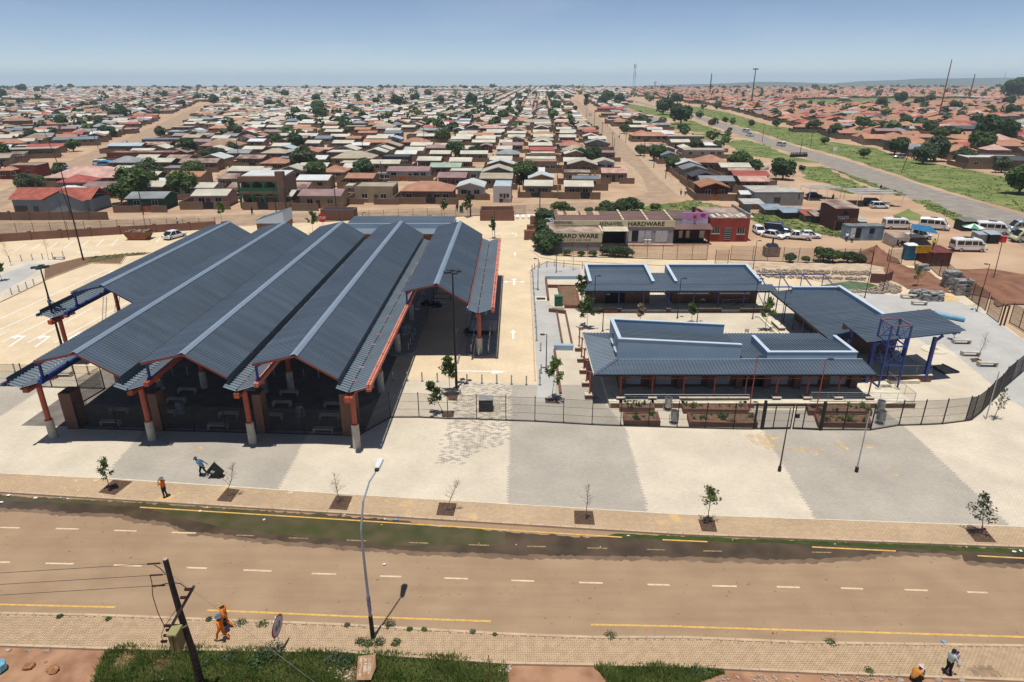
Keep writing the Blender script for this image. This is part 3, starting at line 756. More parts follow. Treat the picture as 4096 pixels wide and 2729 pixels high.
for xv, y0, y1, k in VAL:
 b = MB(); b.corr((xv-.07, y0, 5.45), (-.9, 0, .36), (0, y1-y0, 0), .40, .10); b.build('gutter_roof', M_zinc, shed)
 b = MB(); b.corr((xv+.07, y0, 5.45), (1.33, 0, .42), (0, y1-y0, 0), .40, .10); b.build('gutter_roof', M_zinc, shed)
 b = MB(); b.bb(xv-.07, xv+.07, y0-.05, y1, 5.30, 5.41); b.build('gutter', M_dark, shed)
 # channel beams along the upper edge
 ms = {0: M_blue, 1: M_blue, 2: M_red, 3: M_redlt, 4: M_redlt, 5: M_redlt}[k]
 for dx in (1.46, 1.66):
  b = MB(); b.bb(xv+dx-.075, xv+dx+.075, y0+.1, y1-.1, 5.72, 6.05); b.build('channel_beam', ms, shed)
 b = MB()
 yy = y0 + 1.0
 while yy < y1: b.tube((xv+1.56, yy, 6.05), (xv+1.56, yy, 6.16), .09, n=6); yy += 2.6
 tag(b.build('beam_bolts', ms, shed), kind='stuff')
 if k in (0, 4, 5):
  b = MB(); b.bb(xv+1.40, xv+1.74, y0-.05, y0+.45, 5.5, 5.71); b.build('beam_bracket', M_red, shed)
 # edge beam along the other rim (open side)
 if k in (0, 1, 5):
  b = MB(); b.bb(xv-1.12, xv-.98, y0, y1-.1, 5.72, 6.02); b.build('channel_beam', M_redlt if k != 1 else M_red, shed)
  b = MB(); b.bb(xv-1.16, xv-.94, y0-.35, y0-.02, 5.74, 6.0); b.build('beam_end', M_blue, shed)
 if k in (0, 1):
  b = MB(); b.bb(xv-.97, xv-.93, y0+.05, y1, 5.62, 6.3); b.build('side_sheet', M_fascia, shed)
 # stub brackets under the gutter
 # uprights carrying the high eave of the next roof
 if k < 5:
  yy = max(y0, GAB[k][1]) + .5
  while yy < y1:
   b = MB()
   m_ = M_blue if (k < 3 and yy < y0 + 30) or yy < GAB[k][1] + 3 else M_red
   b.bar((xv+1.56, yy, 6.05), (xv+1.56, yy, 7.45), .16, .16); b.bar((xv+1.56, yy, 7.2), (xv+2.3, yy, 7.66), .14, .14); b.bb(xv+1.4, xv+1.72, yy-.16, yy+.16, 5.95, 6.2)
   b.build('upright', m_, shed)
   yy += 5.1
 for j, y in enumerate(COLY[k]):
  c = MB().tube((xv, y, PLH[k]), (xv, y, 4.75), .21, n=16).build('column', M_red, shed, smooth=False)
  MB().tube((xv, y, -.02), (xv, y, PLH[k]), .33, .31, n=16).build('plinth', M_conc, c)
  b = MB().lathe((xv, y, PLH[k]), [(.28,0),(.28,.05),(.22,.06)], 12); b.build('base_plate', M_red, c)
  b = MB()
  b.bar((xv-1.1, y, 5.62), (xv, y, 5.14), .14, .3); b.bar((xv, y, 5.14), (xv+1.75, y, 5.62), .14, .3)
  b.bb(xv-.14, xv+.14, y-1.35 if j == 0 else y-.5, y+.5, 4.78, 4.98); b.bb(xv-.3, xv+.3, y-1.3 if j == 0 else y-.3, y+.25, 4.98, 5.12)
  if j == 0: b.bb(xv-.2, xv+.2, y-1.5, y-1.25, 4.86, 5.28)
  b.build('cross_beam', M_red, shed)
 if k in (3, 4, 5):
  yy = y0 + 2
  while yy < y1: MB().bb(xv-.22, xv+.22, yy-.06, yy+.06, 5.46, 5.56).build('gutter_strap', M_redlt, shed); yy += 2.55
MW[shed.name] = MS
def loc(x, y, z=0): return MS @ Vector((x, y, z))
# paved floor below
P = [loc(-21.2,4), loc(8.9,3.0), loc(8.9,50), loc(-29,50), loc(-29,22), loc(-21.2,20)]
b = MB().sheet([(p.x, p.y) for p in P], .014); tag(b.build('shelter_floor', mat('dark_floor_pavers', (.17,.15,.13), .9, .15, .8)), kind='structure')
# raised boarding islands with rounded noses
M_isl = mat('island_concrete', (.30,.28,.25), .9, .1, 1)
def island(name, x, y0, y1, w, m):
 out = [(loc(x-w/2, y1)), (loc(x+w/2, y1))]
 for i in range(9):
  t = -i * math.pi / 8
  out.append(loc(x + w/2*math.cos(t), y0 + w/2*math.sin(t)))
 P = [(p.x, p.y) for p in out]
 o = MB().prism(P, -.02, .16).build(name, m); tag(o, kind='structure')
 return o
island('boarding_island', 9.1, 21.0, 50, 3.2, M_isl); island('boarding_island', 17.95, 20.7, 50, 3.3, M_isl)
# bollards on the islands and along the bays
bolm = [MB().tube((0,0,0),(0,0,.95),.075,n=10).lathe((0,0,.95),[(.075,0),(.06,.03),(.02,.045)],10).mesh('post', M_steel),
  MB().lathe((0,0,0),[(.14,0),(.14,.02),(.09,.03)],10).mesh('base_collar', M_dark)]
def bollard(p, label, group):
 t = thing('bollard', label, 'bollard', p, 0, group)
 obj('post', bolm[0], t); obj('base_collar', bolm[1], t)
k4 = 700/2195
def z4(x, y): return (1400+x*k4, 1060+y*k4)
for i, p in enumerate([(508,1070),(542,1005),(605,1112),(735,1080),(760,1018),(790,955),(815,890)]):
 bollard(g(*z4(*p), .16), 'grey bollard, %s from the nose of the shaded left boarding island' % nth(i), 'bollards on the boarding islands')
for i, p in enumerate([(1522,1100),(1617,1138),(1650,1085),(1735,1105),(1537,1030),(1740,1030),(1550,970),(1750,945),(1558,900),(1757,880)]):
 bollard(g(*z4(*p), .16), 'steel bollard, %s from the nose of the right boarding island' % nth(i), 'bollards on the boarding islands')
kz7 = 900/2354
def z7(x, y): return (1560+x*kz7, 1440+y*kz7)
for i, p in enumerate([(28,217),(182,220),(337,223),(497,230),(807,243),(962,245),(1117,248),(1271,255),(1426,262),(1568,262),(1566,190),(1580,138)]):
 bollard(g(*z7(*p), .004), 'grey steel bollard, %s from the shelter in the row below the turn arrow' % nth(i), 'bollards across the end of the lane')
for i, p in enumerate([(1313,490),(1318,530),(1320,575),(1322,610),(1325,650),(1328,685),(1330,720),(1333,760),(1335,800),(1338,840),(1340,880),(1343,920),(1345,970),(1372,1040),(1330,478),(1365,468),(1415,462),(1470,455),(1532,464),(1660,472),(1375,1195)]):
 bollard(g(*c2(*p), .01), 'slim grey bollard, %s counted along the right side of the lane' % nth(i), 'bollards along the lane')
for i, p in enumerate([(70,425),(150,418),(225,412),(296,408),(366,402),(437,390),(82,652),(133,632),(187,610),(237,590)]):
 bollard(g(*c1(*p), .01), 'grey bollard, %s on the car park island at left' % nth(i), 'bollards in the left car park')
for i, p in enumerate([(240,430),(1160,448),(1393,462)]):
 k_ = 560/2195
 bollard(g(p[0]*k_, 1380+p[1]*k_), 'pale square bollard, %s seen under the leftmost roof edge' % nth(i), 'bollards behind the left fence')
for i, p in enumerate([(950,465),(1170,470),(1380,470)]):
 bollard(g(440+p[0]*.2679, 1380+p[1]*.2679), 'bollard in deep shade under the middle roofs, %s from left' % nth(i), 'bollards under the roofs')
for i, p in enumerate([(520,490),(960,502),(1180,505)]):
 bollard(g(960+p[0]*.2679, 1380+p[1]*.2679), 'bollard in deep shade under the fourth roof, %s from left' % nth(i), 'bollards under the roofs')
# brick piers at the front
M_cap = mat('pier_top', (.16,.09,.06), .9, .2, 3)
for i, (a, c, v, ztop) in enumerate([((-38.25,49.5),(-37.25,50.9),0,3.4), ((-30.5,49.1),(-29.8,50.3),0,3.55), ((-21.6,48.7),(-20.9,49.9),0,3.7), ((-14.25,48.3),(-13.15,50.2),0,3.95)]):
 t = thing('brick_pier', ['free standing brown brick pier beside the leftmost red column', 'narrow brick pier behind the second front column', 'narrow brick pier behind the third front column', 'wide brown brick pier behind the rightmost front column'][i], 'pier', (a[0], a[1], 0), 0, 'brick piers under the shelter front')
 MB().bb(a[0], c[0], a[1], c[1], 0, ztop).build('shaft', M_brick, t)
 MB().bb(a[0]+.12, c[0]-.12, a[1]+.12, c[1]-.12, ztop, ztop+.01).build('top', M_cap, t)
# concrete benches and litter bins in the shade
def bench_parts():
 b = MB().bb(-.85,.85,-.24,.24,.36,.46); s = b.mesh('seat', M_conc)
 l = MB().bb(-.06,.06,-.22,.22,0,.36).mesh('leg', M_conc)
 return s, l
bs, bl = bench_parts()
def bench(p, rz, label, group, s=1.0):
 t = thing('concrete_bench', label, 'bench', p, rz, group); t.scale = (s, s, s)
 obj('seat', bs, t); obj('leg', bl, t, (-.79,0,0)); obj('leg', bl, t, (.79,0,0))
zA = lambda x, y: (440+x*.2679, 1380+y*.2679)
zB = lambda x, y: (960+x*.2679, 1380+y*.2679)
for i, p in enumerate([zA(1160,712), zA(1000,860), zA(850,1050), zA(150,1020), zA(20,1200), zA(1780,1070), zA(1620,1250), zB(740,750), zB(630,905), zB(500,1100), zB(170,720), zB(1400,930), zB(1340,1100), zB(1250,1310)]):
 bench(g(*p), R(-2), 'concrete bench in the dark waiting area, %s counted from the second roof' % nth(i), 'benches under the shelter')
def bin_parts():
 drum = MB().lathe((0,0,.25),[(.22,0),(.25,.04),(.27,.75),(.28,.78),(.25,.78),(.23,.1)],14).mesh('drum', M_steel)
 fr = MB()
 for sx in (-1, 1): fr.tube((sx*.33,0,0),(sx*.33,0,.75),.022,n=6); fr.tube((sx*.33,0,.75),(sx*.26,0,.75),.022,n=6)
 fr.lathe((0,0,0),[(.34,0),(.34,.025),(.28,.025)],14)
 return drum, fr.mesh('frame', M_steel)
bd, bf = bin_parts()
def litter_bin(p, label, group, s=1.15):
 t = thing('litter_bin', label, 'bin', p, 0, group); t.scale = (s,)*3
 obj('drum', bd, t); obj('frame', bf, t)
for i, p in enumerate([zA(770,660), zA(1060,1015), zB(375,700), zB(905,1070), z4(690,870), z4(735,850), z4(885,480), z4(845,555)]):
 litter_bin(g(*p, .16 if i > 3 else 0), 'galvanised drum bin in the shelter shade, %s from the left' % nth(i), 'drum bins under the shelter')
# ------------------------------------------------------------------ right-hand market buildings
M_shut = mat('roller_shutter_grey', (.40,.42,.44), .5, .06, 3)
def rail(parent, P, z0, h=.9, n=3, m=None, post=1.5, name='handrail'):
 """metal railing along P: top rail, mid bars and posts"""
 m = m or M_steel
 for i in range(len(P)-1):
  a = Vector((P[i][0], P[i][1], z0)); c = Vector((P[i+1][0], P[i+1][1], z0))
  MB().tube(a+Vector((0,0,h)), c+Vector((0,0,h)), .03, n=6).build('top_rail', m, parent)
  for j in range(1, n+1):
   q = Vector((0,0,h*j/(n+1)))
   MB().tube(a+q, c+q, .012, n=5).build('mid_bar', m, parent)
  k = max(1, int(round((c-a).length/post)))
  for j in range(k+1):
   q = a.lerp(c, j/k)
   MB().tube(q, q+Vector((0,0,h)), .022, n=6).build('rail_post', m, parent)
def shutter(parent, x0, x1, y, z0, z1, m=None):
 b = MB()
 k = int((z1-z0)/.11)
 for i in range(k):
  a = z0 + (z1-z0)*i/k; c = z0 + (z1-z0)*(i+1)/k
  b.add([(x0,y,a),(x1,y,a),(x1,y-.035,(a+c)/2),(x0,y-.035,(a+c)/2),(x1,y,c),(x0,y,c)], [(0,1,2,3),(3,2,4,5)])
 return b.build('roller_shutter', m or M_shut, parent)
def cpost(parent, x, y, z0, z1, m, arm=(0,-.45), s=.07):
 """slim canopy post with a forked head"""
 b = MB().tube((x,y,z0),(x,y,z1),s,n=8)
 b.lathe((x,y,z0),[(.13,0),(.13,.03),(.08,.04)],8)
 p = b.build('canopy_post', m, parent)
 h = MB()
 h.tube((x,y,z1-.25),(x+arm[0],y+arm[1],z1+.15),s*.7,n=6); h.tube((x,y,z1-.05),(x-arm[0]*.9-.05,y-arm[1]*.9,z1+.15),s*.7,n=6); h.tube((x-.12,y,z1-.02),(x+.12,y,z1-.02),s*.9,n=6)
 h.build('post_head', m, p)
# --- front building
fb = thing('market_building', 'long low market building with pale blue roof boxes and red canopy posts', 'building', (20.5, 59.5, 0))
MB().bb(8.9,36.6,53.4,64.3,-.02,.5).build('floor_slab', M_cream, fb)
MB().bb(10.3,33.2,56.9,62.5,.5,3.0).build('wall', M_brick, fb)
ft = MB().bb(9.0,36.85,53.35,53.6,-.03,.46); ft.build('terrace_wall', M_brick, fb)
MB().bb(33.3,36.9,53.30,53.62,.46,.56).build('terrace_coping', M_cream, fb)
# shutters and brick piers in the shaded front
for i, (a, c) in enumerate([(558,740),(872,1058),(1190,1372),(1480,1672)]):
 shutter(fb, xat(2280+a*.3826,56.8,1.2), xat(2280+c*.3826,56.8,1.2), 56.86, .75, 2.35)
for i, (a, c) in enumerate([(235,410),(515,695),(785,960)]):
 shutter(fb, xat(2980+a*.4208,56.8,1.2), xat(2980+c*.4208,56.8,1.2), 56.86, .75, 2.35)
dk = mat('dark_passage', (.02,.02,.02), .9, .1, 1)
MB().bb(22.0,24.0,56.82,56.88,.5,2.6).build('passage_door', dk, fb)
for x in (10.55,13.35,16.1,18.9,21.65,24.35,27.2,29.95,32.6):
 MB().bb(x-.32,x+.32,56.45,56.85,.5,2.9).build('brick_buttress', M_brick, fb)
# canopy roof: front strip, hipped left end, rear strip
zE, zT = 3.1, 3.42
b = MB(); b.corr((7.45,53.95,zE),(0,2.75,zT-zE),(25.6,0,0),.33,.055, f1=lambda t: min(1, max(0.0, t*25.6/2.5)))
b.build('canopy_front', M_roof, fb)
b = MB(); b.corr((7.45,53.95,zE),(2.5,0,zT-zE),(0,10.5,0),.33,.055, f1=lambda t: min(1, max(0.0, t*10.5/2.75), max(0.0,(1-t)*10.5/2.4)))
b.build('canopy_end', M_zinc, fb)
b = MB(); b.corr((7.45,64.45,zE),(0,-2.4,zT-zE),(14.2,0,0),.33,.055, f1=lambda t: min(1, t*14.2/2.5)); b.build('canopy_rear', M_roof, fb)
b = MB(); b.bar((7.45,53.95,zE+.02),(9.95,56.7,zT+.06),.3,.05); b.build('hip_flashing', M_roof, fb)
b = MB(); b.bar((7.45,64.45,zE+.02),(9.95,62.05,zT+.06),.3,.05); b.build('hip_flashing', M_roof, fb)
MB().bb(7.38,7.46,53.9,64.5,zE-.12,zE+.03).build('eave_trim', M_cream, fb)
MB().bb(7.4,33.05,53.86,53.94,zE-.12,zE+.04).build('gutter', M_dark, fb)
b = MB(); b.corr((21.65,56.75,zT),(0,7.7,zE-zT-.05),(11.0,0,0),.33,.055); b.build('main_roof', M_roof, fb)
MB().bb(21.5,33.0,56.55,56.75,zT+.02,zT+.09).build('ridge_flashing', M_ridge, fb)
# tall raised box (top edge falls to the right) with coping and its inner roof
def parapet_box(parent, x0, x1, y0, y1, zb, zl, zr, th=.28, slopeback=0.0):
 w = MB()
 w.add([(x0,y0,zb),(x1,y0,zb),(x1,y0,zr),(x0,y0,zl),(x0,y0+th,zb),(x1,y0+th,zb),(x1,y0+th,zr),(x0,y0+th,zl)],[(0,1,2,3),(5,4,7,6),(3,2,6,7),(1,5,6,2),(4,0,3,7)])
 w.build('box_wall', M_pale, parent)
 w = MB(); w.add([(x0,y1,zb),(x1,y1,zb),(x1,y1,zr),(x0,y1,zl),(x0,y1-th,zb),(x1,y1-th,zb),(x1,y1-th,zr),(x0,y1-th,zl)],[(1,0,3,2),(4,5,6,7),(3,7,6,2),(5,1,2,6),(0,4,7,3)])
 w.build('box_wall', M_pale, parent)
 w = MB().bb(x0,x0+th,y0+th+.002,y1-th-.002,zb,zl); w.build('box_wall', M_pale, parent)
 for ya, yb in ((y0-.04,y0+th+.03),(y1-th-.03,y1+.04)):
  c = MB(); c.add([(x0-.04,ya,zl),(x1+.04,ya,zr),(x1+.04,yb,zr),(x0-.04,yb,zl),(x0-.04,ya,zl+.07),(x1+.04,ya,zr+.07),(x1+.04,yb,zr+.07),(x0-.04,yb,zl+.07)],[(0,3,2,1),(4,5,6,7),(0,1,5,4),(1,2,6,5),(2,3,7,6),(3,0,4,7)])
  c.build('coping', M_cope, parent)
 MB().bb(x0-.04,x0+th+.03,y0+th+.04,y1-th-.04,zl,zl+.072).build('coping', M_cope, parent)
parapet_box(fb, 9.95, 21.5, 56.75, 62.4, 3.36, 5.45, 4.85)
b = MB(); b.corr((10.25,57.05,4.62),(11.6,0,-.85),(0,5.05,0),.36,.055); b.build('box_roof', M_roof, fb)
MB().bb(9.85,21.6,56.60,56.74,3.38,3.46).build('base_flashing', M_ridge, fb)
for y in (58.0, 60.2):
 MB().bb(9.93,9.97,y-.55,y+.55,3.95,4.75).build('louvre_window', M_glass, fb)
 MB().bb(9.82,9.97,y-.7,y+.7,3.80,3.94).build('window_sill', M_cope, fb)
# second, lower box
def u_box(parent, x0, x1, y0, y1, zb, zt, th=.3):
 MB().bb(x0,x1,y0,y0+th,zb,zt).build('box_wall', M_pale, parent)
 MB().bb(x0-.04,x1+.04,y0-.04,y0+th+.03,zt,zt+.07).build('coping', M_cope, parent)
 for xa in (x0, x1-th):
  w = MB(); w.add([(xa,y0+th,zb-.2),(xa+th,y0+th,zb-.2),(xa+th,y1,zb-.4),(xa,y1,zb-.4),(xa,y0+th,zt),(xa+th,y0+th,zt),(xa+th,y1,zt-.05),(xa,y1,zt-.05)],[(0,3,2,1),(4,5,6,7),(1,2,6,5),(2,3,7,6),(3,0,4,7)])
  w.build('box_wall', M_pale, parent)
  MB().bar((xa+th/2,y0+th+.03,zt+.035),(xa+th/2,y1+.03,zt-.015),th+.07,.072).build('coping', M_cope, parent)
u_box(fb, 24.05, 32.5, 56.75, 61.2, 3.40, 4.10)
b = MB(); b.corr((24.35,57.05,3.98),(0,4.3,-.35),(7.85,0,0),.30,.08); b.build('box_roof', M_roof, fb)
MB().bb(23.7,32.9,56.56,56.74,3.42,3.50).build('base_flashing', M_ridge, fb)
# red posts, beams, plinths
PX = [10.02,12.93,15.82,18.66,21.54,24.4,27.25,30.1,33.0]
for i, x in enumerate(PX):
 cpost(fb, x, 54.45, .76, 2.75, M_red)
for i in range(len(PX)-1):
 MB().tube((PX[i],54.45,2.52),(PX[i+1],54.45,2.52),.05,n=6).build('tie_beam', M_red, fb)
for x in (10.02,12.93,24.4,27.25,30.1,33.0):
 p = MB().bb(x-.36,x+.36,54.0,54.7,-.02,.68).build('post_plinth', M_brick, fb)
 MB().bb(x-.4,x+.4,53.96,54.74,.68,.78).build('plinth_cap', M_cream, p)
p = MB().bb(15.45,21.85,54.0,54.7,-.02,.68).build('dwarf_wall', M_brick, fb); MB().bb(15.41,21.89,53.96,54.74,.68,.78).build('plinth_cap', M_cream, p)
for k in range(3):
 MB().bb(22.1,26.85,53.98-.36*(k+1),54.0-.36*k+.02,-.02,.46-.15*(k+1)+.02).build('step', M_cream, fb)
# left side posts on plinths along the hipped end
for i, (bx, by, tx, ty) in enumerate([(205,1460,210,1240),(172,1330,180,1120),(145,1195,150,985),(120,1075,130,870),(95,960,105,765)]):
 P0 = g(2280+bx*.3826, 1040+by*.3826)
 y = P0.y + .25; x = P0.x
 q = MB().bb(x-.42,x+.35,y-.3,y+.3,-.02,.42).build('post_plinth', M_brick, fb); MB().bb(x-.45,x+.38,y-.33,y+.33,.42,.52).build('plinth_cap', M_cream, q)
 cpost(fb, x, y, .52, 2.75, M_red, arm=(.45,0))
rf = thing('terrace_railing', 'steel railing along the front terrace of the market building', 'railing', (15, 53.6, .5))
rail(rf, [(10.3,53.75),(21.7,53.75)], .78, .42, 1, post=1.9); rail(rf, [(13.3,53.72),(15.4,53.72)], .1, .6, 2, post=1.0); rail(rf, [(10.4,53.72),(12.5,53.72)], .1, .6, 2, post=1.0)
rf = thing('terrace_railing', 'steel railing round the open right end of the market terrace', 'railing', (33, 53.6, .5))
rail(rf, [(27.3,53.7),(36.75,53.5),(36.75,58.3)], .5, .95, 4, post=1.6)
# --- back building
bbld = thing('stall_building', 'blue posted stall building with two pale blue roof parapets at the back of the court', 'building', (21, 83, 0))
MB().bb(9.6,33.0,80.0,87.2,-.02,.32).build('floor_slab', M_cream, bbld)
MB().bb(10.2,18.2,82.6,86.9,.32,3.4).build('wall', M_brick, bbld); MB().bb(21.3,32.4,82.6,86.9,.32,3.4).build('wall', M_brick, bbld)
for x0, x1 in ((9.95,18.35),(21.0,32.2)):
 MB().bb(x0,x1,87.0,87.3,3.2,4.35).build('parapet', M_pale, bbld); MB().bb(x0-.04,x1+.04,86.96,87.34,4.35,4.42).build('coping', M_cope, bbld)
 for xa in (x0, x1-.3):
  w = MB(); w.add([(xa,81.2,3.2),(xa+.3,81.2,3.2),(xa+.3,86.99,3.2),(xa,86.99,3.2),(xa,81.2,3.75),(xa+.3,81.2,3.75),(xa+.3,86.99,4.35),(xa,86.99,4.35)],[(0,3,2,1),(4,5,6,7),(0,1,5,4),(1,2,6,5),(3,0,4,7)]); w.build('parapet', M_pale, bbld)
  MB().bar((xa+.15,81.16,3.79),(xa+.15,86.95,4.39),.38,.075).build('coping', M_cope, bbld)
 b = MB(); b.corr((x0+.3,81.3,3.35),(0,5.7,.42),(x1-x0-.6,0,0),.33,.055); b.build('roof', M_roof, bbld)
b = MB(); b.corr((18.4,81.3,3.32),(0,4.6,.2),(2.6,0,0),.33,.055); b.build('link_roof', M_roof, bbld)
b = MB(); b.corr((9.1,79.2,3.1),(0,2.15,.2),(24.5,0,0),.33,.055); b.build('canopy', M_roof, bbld)
MB().bb(9.1,33.3,79.10,79.18,2.98,3.12).build('gutter', M_dark, bbld)
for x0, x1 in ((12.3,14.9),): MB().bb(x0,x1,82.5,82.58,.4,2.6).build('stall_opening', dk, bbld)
for x0, x1 in ((21.9,26.0),(27.4,31.4)): shutter(bbld, x0, x1, 82.58, 1.6, 2.55, M_white)
BX = [10.45,13.75,16.95,20.2,23.4,26.6,29.85,33.0]
for i, x in enumerate(BX): cpost(bbld, x, 80.35, .42, 2.72, M_blue)
for i in range(len(BX)-1): MB().tube((BX[i],80.35,2.55),(BX[i+1],80.35,2.55),.045,n=6).build('tie_beam', M_blue, bbld)
for x0, x1 in ((10.1,14.1),(16.7,17.3),(19.9,20.5),(23.0,27.0),(29.4,33.3)):
 q = MB().bb(x0,x1,79.9,80.6,-.02,.5).build('dwarf_wall', M_brick, bbld); MB().bb(x0-.04,x1+.04,79.86,80.64,.5,.58).build('coping', M_cream, q)
ld = thing('ladder', 'aluminium ladder lying against the back stall building wall', 'ladder', (29.6, 82.2, .4))
for s_ in (0, .38): MB().bar((27.6,82.2-s_*.3,.55+s_),(31.2,82.2-s_*.3,.75+s_),.04,.06).build('stile', M_steel, ld)
for k in range(10): MB().tube((27.8+k*.36,82.2,.56+k*.02),(27.8+k*.36,82.09,.94+k*.02),.015,n=5).build('rung', M_steel, ld)
# --- side building joining both, with the raised canopy
sb = thing('side_hall', 'slate roofed hall along the right of the court with blue posts', 'building', (37, 70, 0))
MB().bb(32.4,40.3,58.5,78.6,-.02,.33).build('floor_slab', M_cream, sb)
MB().bb(35.0,39.9,66.0,76.6,.3,3.4).build('wall', M_brick, sb)
b = MB(); b.corr((32.5,62.0,3.2),(7.6,0,.75),(0,16.5,0),.36,.055, f0=lambda t: 0.0, f1=lambda t: 1.0 if t < .86 else max(.2, 1-(t-.86)*5.2)); b.build('roof', M_roof, sb)
MB().bb(40.0,40.35,65.2,77.3,3.5,4.35).build('parapet', M_pale, sb); MB().bb(39.95,40.4,65.15,77.35,4.35,4.43).build('coping', M_cope, sb)
MB().bb(34.4,40.0,76.9,77.25,3.2,4.25).build('parapet', M_pale, sb); MB().bb(34.35,39.94,76.86,77.3,4.25,4.33).build('coping', M_cope, sb)
MB().bb(32.42,32.5,62.0,78.5,3.05,3.22).build('gutter', M_dark, sb)
SYs = [64.6,67.2,69.9,72.6,75.3,78.0]
for y in SYs: cpost(sb, 33.2, y, .42, 2.8, M_blue, arm=(-.4,0))
for i in range(len(SYs)-1): MB().tube((33.2,SYs[i],2.6),(33.2,SYs[i+1],2.6),.05,n=6).build('tie_beam', M_blue, sb)
for k in range(2): MB().bb(31.5-.35*k,32.4-.35*k,66,78,-.02,.3-.14*k).build('step', M_cream, sb)
for y0, y1 in ((67,70),(72.4,75)): q = MB().bb(31.6,32.3,y0,y1,-.02,.6).build('dwarf_wall', M_brick, sb); MB().bb(31.56,32.34,y0-.04,y1+.04,.6,.68).build('coping', M_cream, sb)
hc = thing('raised_canopy', 'high slate canopy on thick blue columns beside the blue tower', 'canopy', (38.5, 60, 0))
b = MB(); b.corr((33.3,57.0,5.05),(10.6,2.1,.35),(.15,6.2,.05),.36,.055); b.build('roof', M_roof, hc)
for p, q in (((34.2,57.7,4.9),(43.4,59.4,5.2)),((34.2,62.3,4.95),(43.6,64.2,5.25))): MB().bar(p,q,.14,.26).build('roof_beam', M_blue, hc)
for x, y in ((34.5,57.8),(41.0,59.0),(34.6,62.3),(41.4,63.8)):
 c = MB().bar((x,y,.4),(x,y,4.75),.3,.3); c.bar((x,y,4.3),(x+.7,y,4.95),.2,.2); c.build('column', M_blue, hc)
MB().bb(34.9,40.8,64.4,64.8,.3,4.6).build('back_wall', M_brick, hc)
MB().bb(33.9,41.6,58.9,65.5,-.02,.72).build('terrace', M_brick, hc); MB().bb(33.86,41.64,58.86,65.54,.72,.79).build('terrace_coping', M_cream, hc)
for k in range(3): MB().bb(41.6+.35*k,41.95+.35*k,62.0,65.5,-.02,.6-.2*k).build('step', M_brick, hc)
rr_ = thing('terrace_railing', 'grey railing round the raised platform under the high canopy', 'railing', (40, 60, .7))
rail(rr_, [(37.2,59.1),(41.5,59.1),(41.5,62.0)], .79, .95, 5, post=1.4); rail(rr_, [(41.6,65.4),(43.4,66.8)], .1, .9, 3, post=1.2)
# --- blue tank tower
tw = thing('tower_frame', 'open cobalt blue steel tower frame with braced bays', 'tower', (35.85, 57.35, .5))
tc = [(34.95,56.4),(36.78,56.4),(36.78,58.3),(34.95,58.3)]
for x, y in tc:
 MB().bar((x,y,.62),(x,y,6.95),.13,.13).build('leg', M_blue, tw); MB().bb(x-.2,x+.2,y-.2,y+.2,.5,.62).build('foot', M_cream, tw)
for z in (2.95, 4.85, 6.9):
 for i in range(4):
  a, c = tc[i], tc[(i+1)%4]
  MB().bar((*a,z),(*c,z),.10,.12).build('girt', M_blue if z < 6 else mat('tower_top_primer',(.22,.11,.16),.5,.15,2), tw)
for z0, z1 in ((2.95,4.85),(4.85,6.9)):
 for i in range(4):
  a, c = tc[i], tc[(i+1)%4]
  MB().tube((*a,z0),(*c,z1),.025,n=5).build('brace', M_blue, tw); MB().tube((*c,z0),(*a,z1),.025,n=5).build('brace', M_blue, tw)
# --- blue pergola behind the hall
pg = thing('pergola', 'row of blue steel pergola frames behind the market hall', 'pergola', (36, 86, 0))
pgx = [33.4, 36.4, 39.4, 42.4]
yA, yB = 82.5, 88.5
for y in (yA, yB): MB().bar((31,y,2.6),(43.5,y,2.6),.1,.14).build('edge_beam', M_blue, pg)
for x in [31.2]+pgx: MB().bar((x,yA,2.62),(x+1.2,yB,2.62),.1,.12).build('cross_beam', M_blue, pg)
for x in pgx:
 for y in (yA, yB): MB().bar((x+(0 if y==yA else 1.2),y,0),(x+(0 if y==yA else 1.2),y,2.55),.09,.09).build('post', M_blue, pg)
# --- planters in front, stepped seating by the lane
M_plb = mat('planter_brick', (.155,.075,.055), .9, .15, 5)
kp = 1120/2354
def zP(x, y): return (2380+x*kp, 1480+y*kp)
def planter(corners, h, label, seed, group='brick planters by the market front'):
 """walls follow four ground corners (front left, front right, back right, back left)"""
 P = [Vector((p[0],p[1],0)) for p in corners]
 t = thing('brick_planter', label, 'planter', P[0], 0, group)
 cen = sum(P, Vector())/4
 inn = [p + (cen-p).normalized()*.28 for p in P]
 for i in range(4):
  j = (i+1)%4
  MB().prism([P[i],P[j],inn[j],inn[i]], 0, h).build('wall', M_plb, t)
 MB().sheet([(p.x,p.y) for p in inn], h-.1).build('soil', M_soil, t)
 rr = random.Random(seed)
 n = 0
 while n < 14:
  x = rr.uniform(min(p.x for p in inn), max(p.x for p in inn)); y = rr.uniform(min(p.y for p in inn), max(p.y for p in inn))
  if not inpoly(x, y, inn): continue
  b = MB(); s_ = rr.choice((.16,.2,.35))
  for k in range(16):
   a = rr.uniform(0,6.28); e = rr.uniform(.2,1.3); l = s_*rr.uniform(.6,1.3)
   d = Vector((math.cos(a)*math.cos(e), math.sin(a)*math.cos(e), math.sin(e)))
   sd_ = d.cross(Vector((0,0,1))).normalized()*l*.22
   p = Vector((x,y,h-.1)) + d*l*.2
   b.add([p, p+d*l*.5+sd_, p+d*l, p+d*l*.5-sd_], [(0,1,2,3)])
  b.build('seedling', rr.choice((M_leafA,M_leafB,M_leafD)), t); n += 1
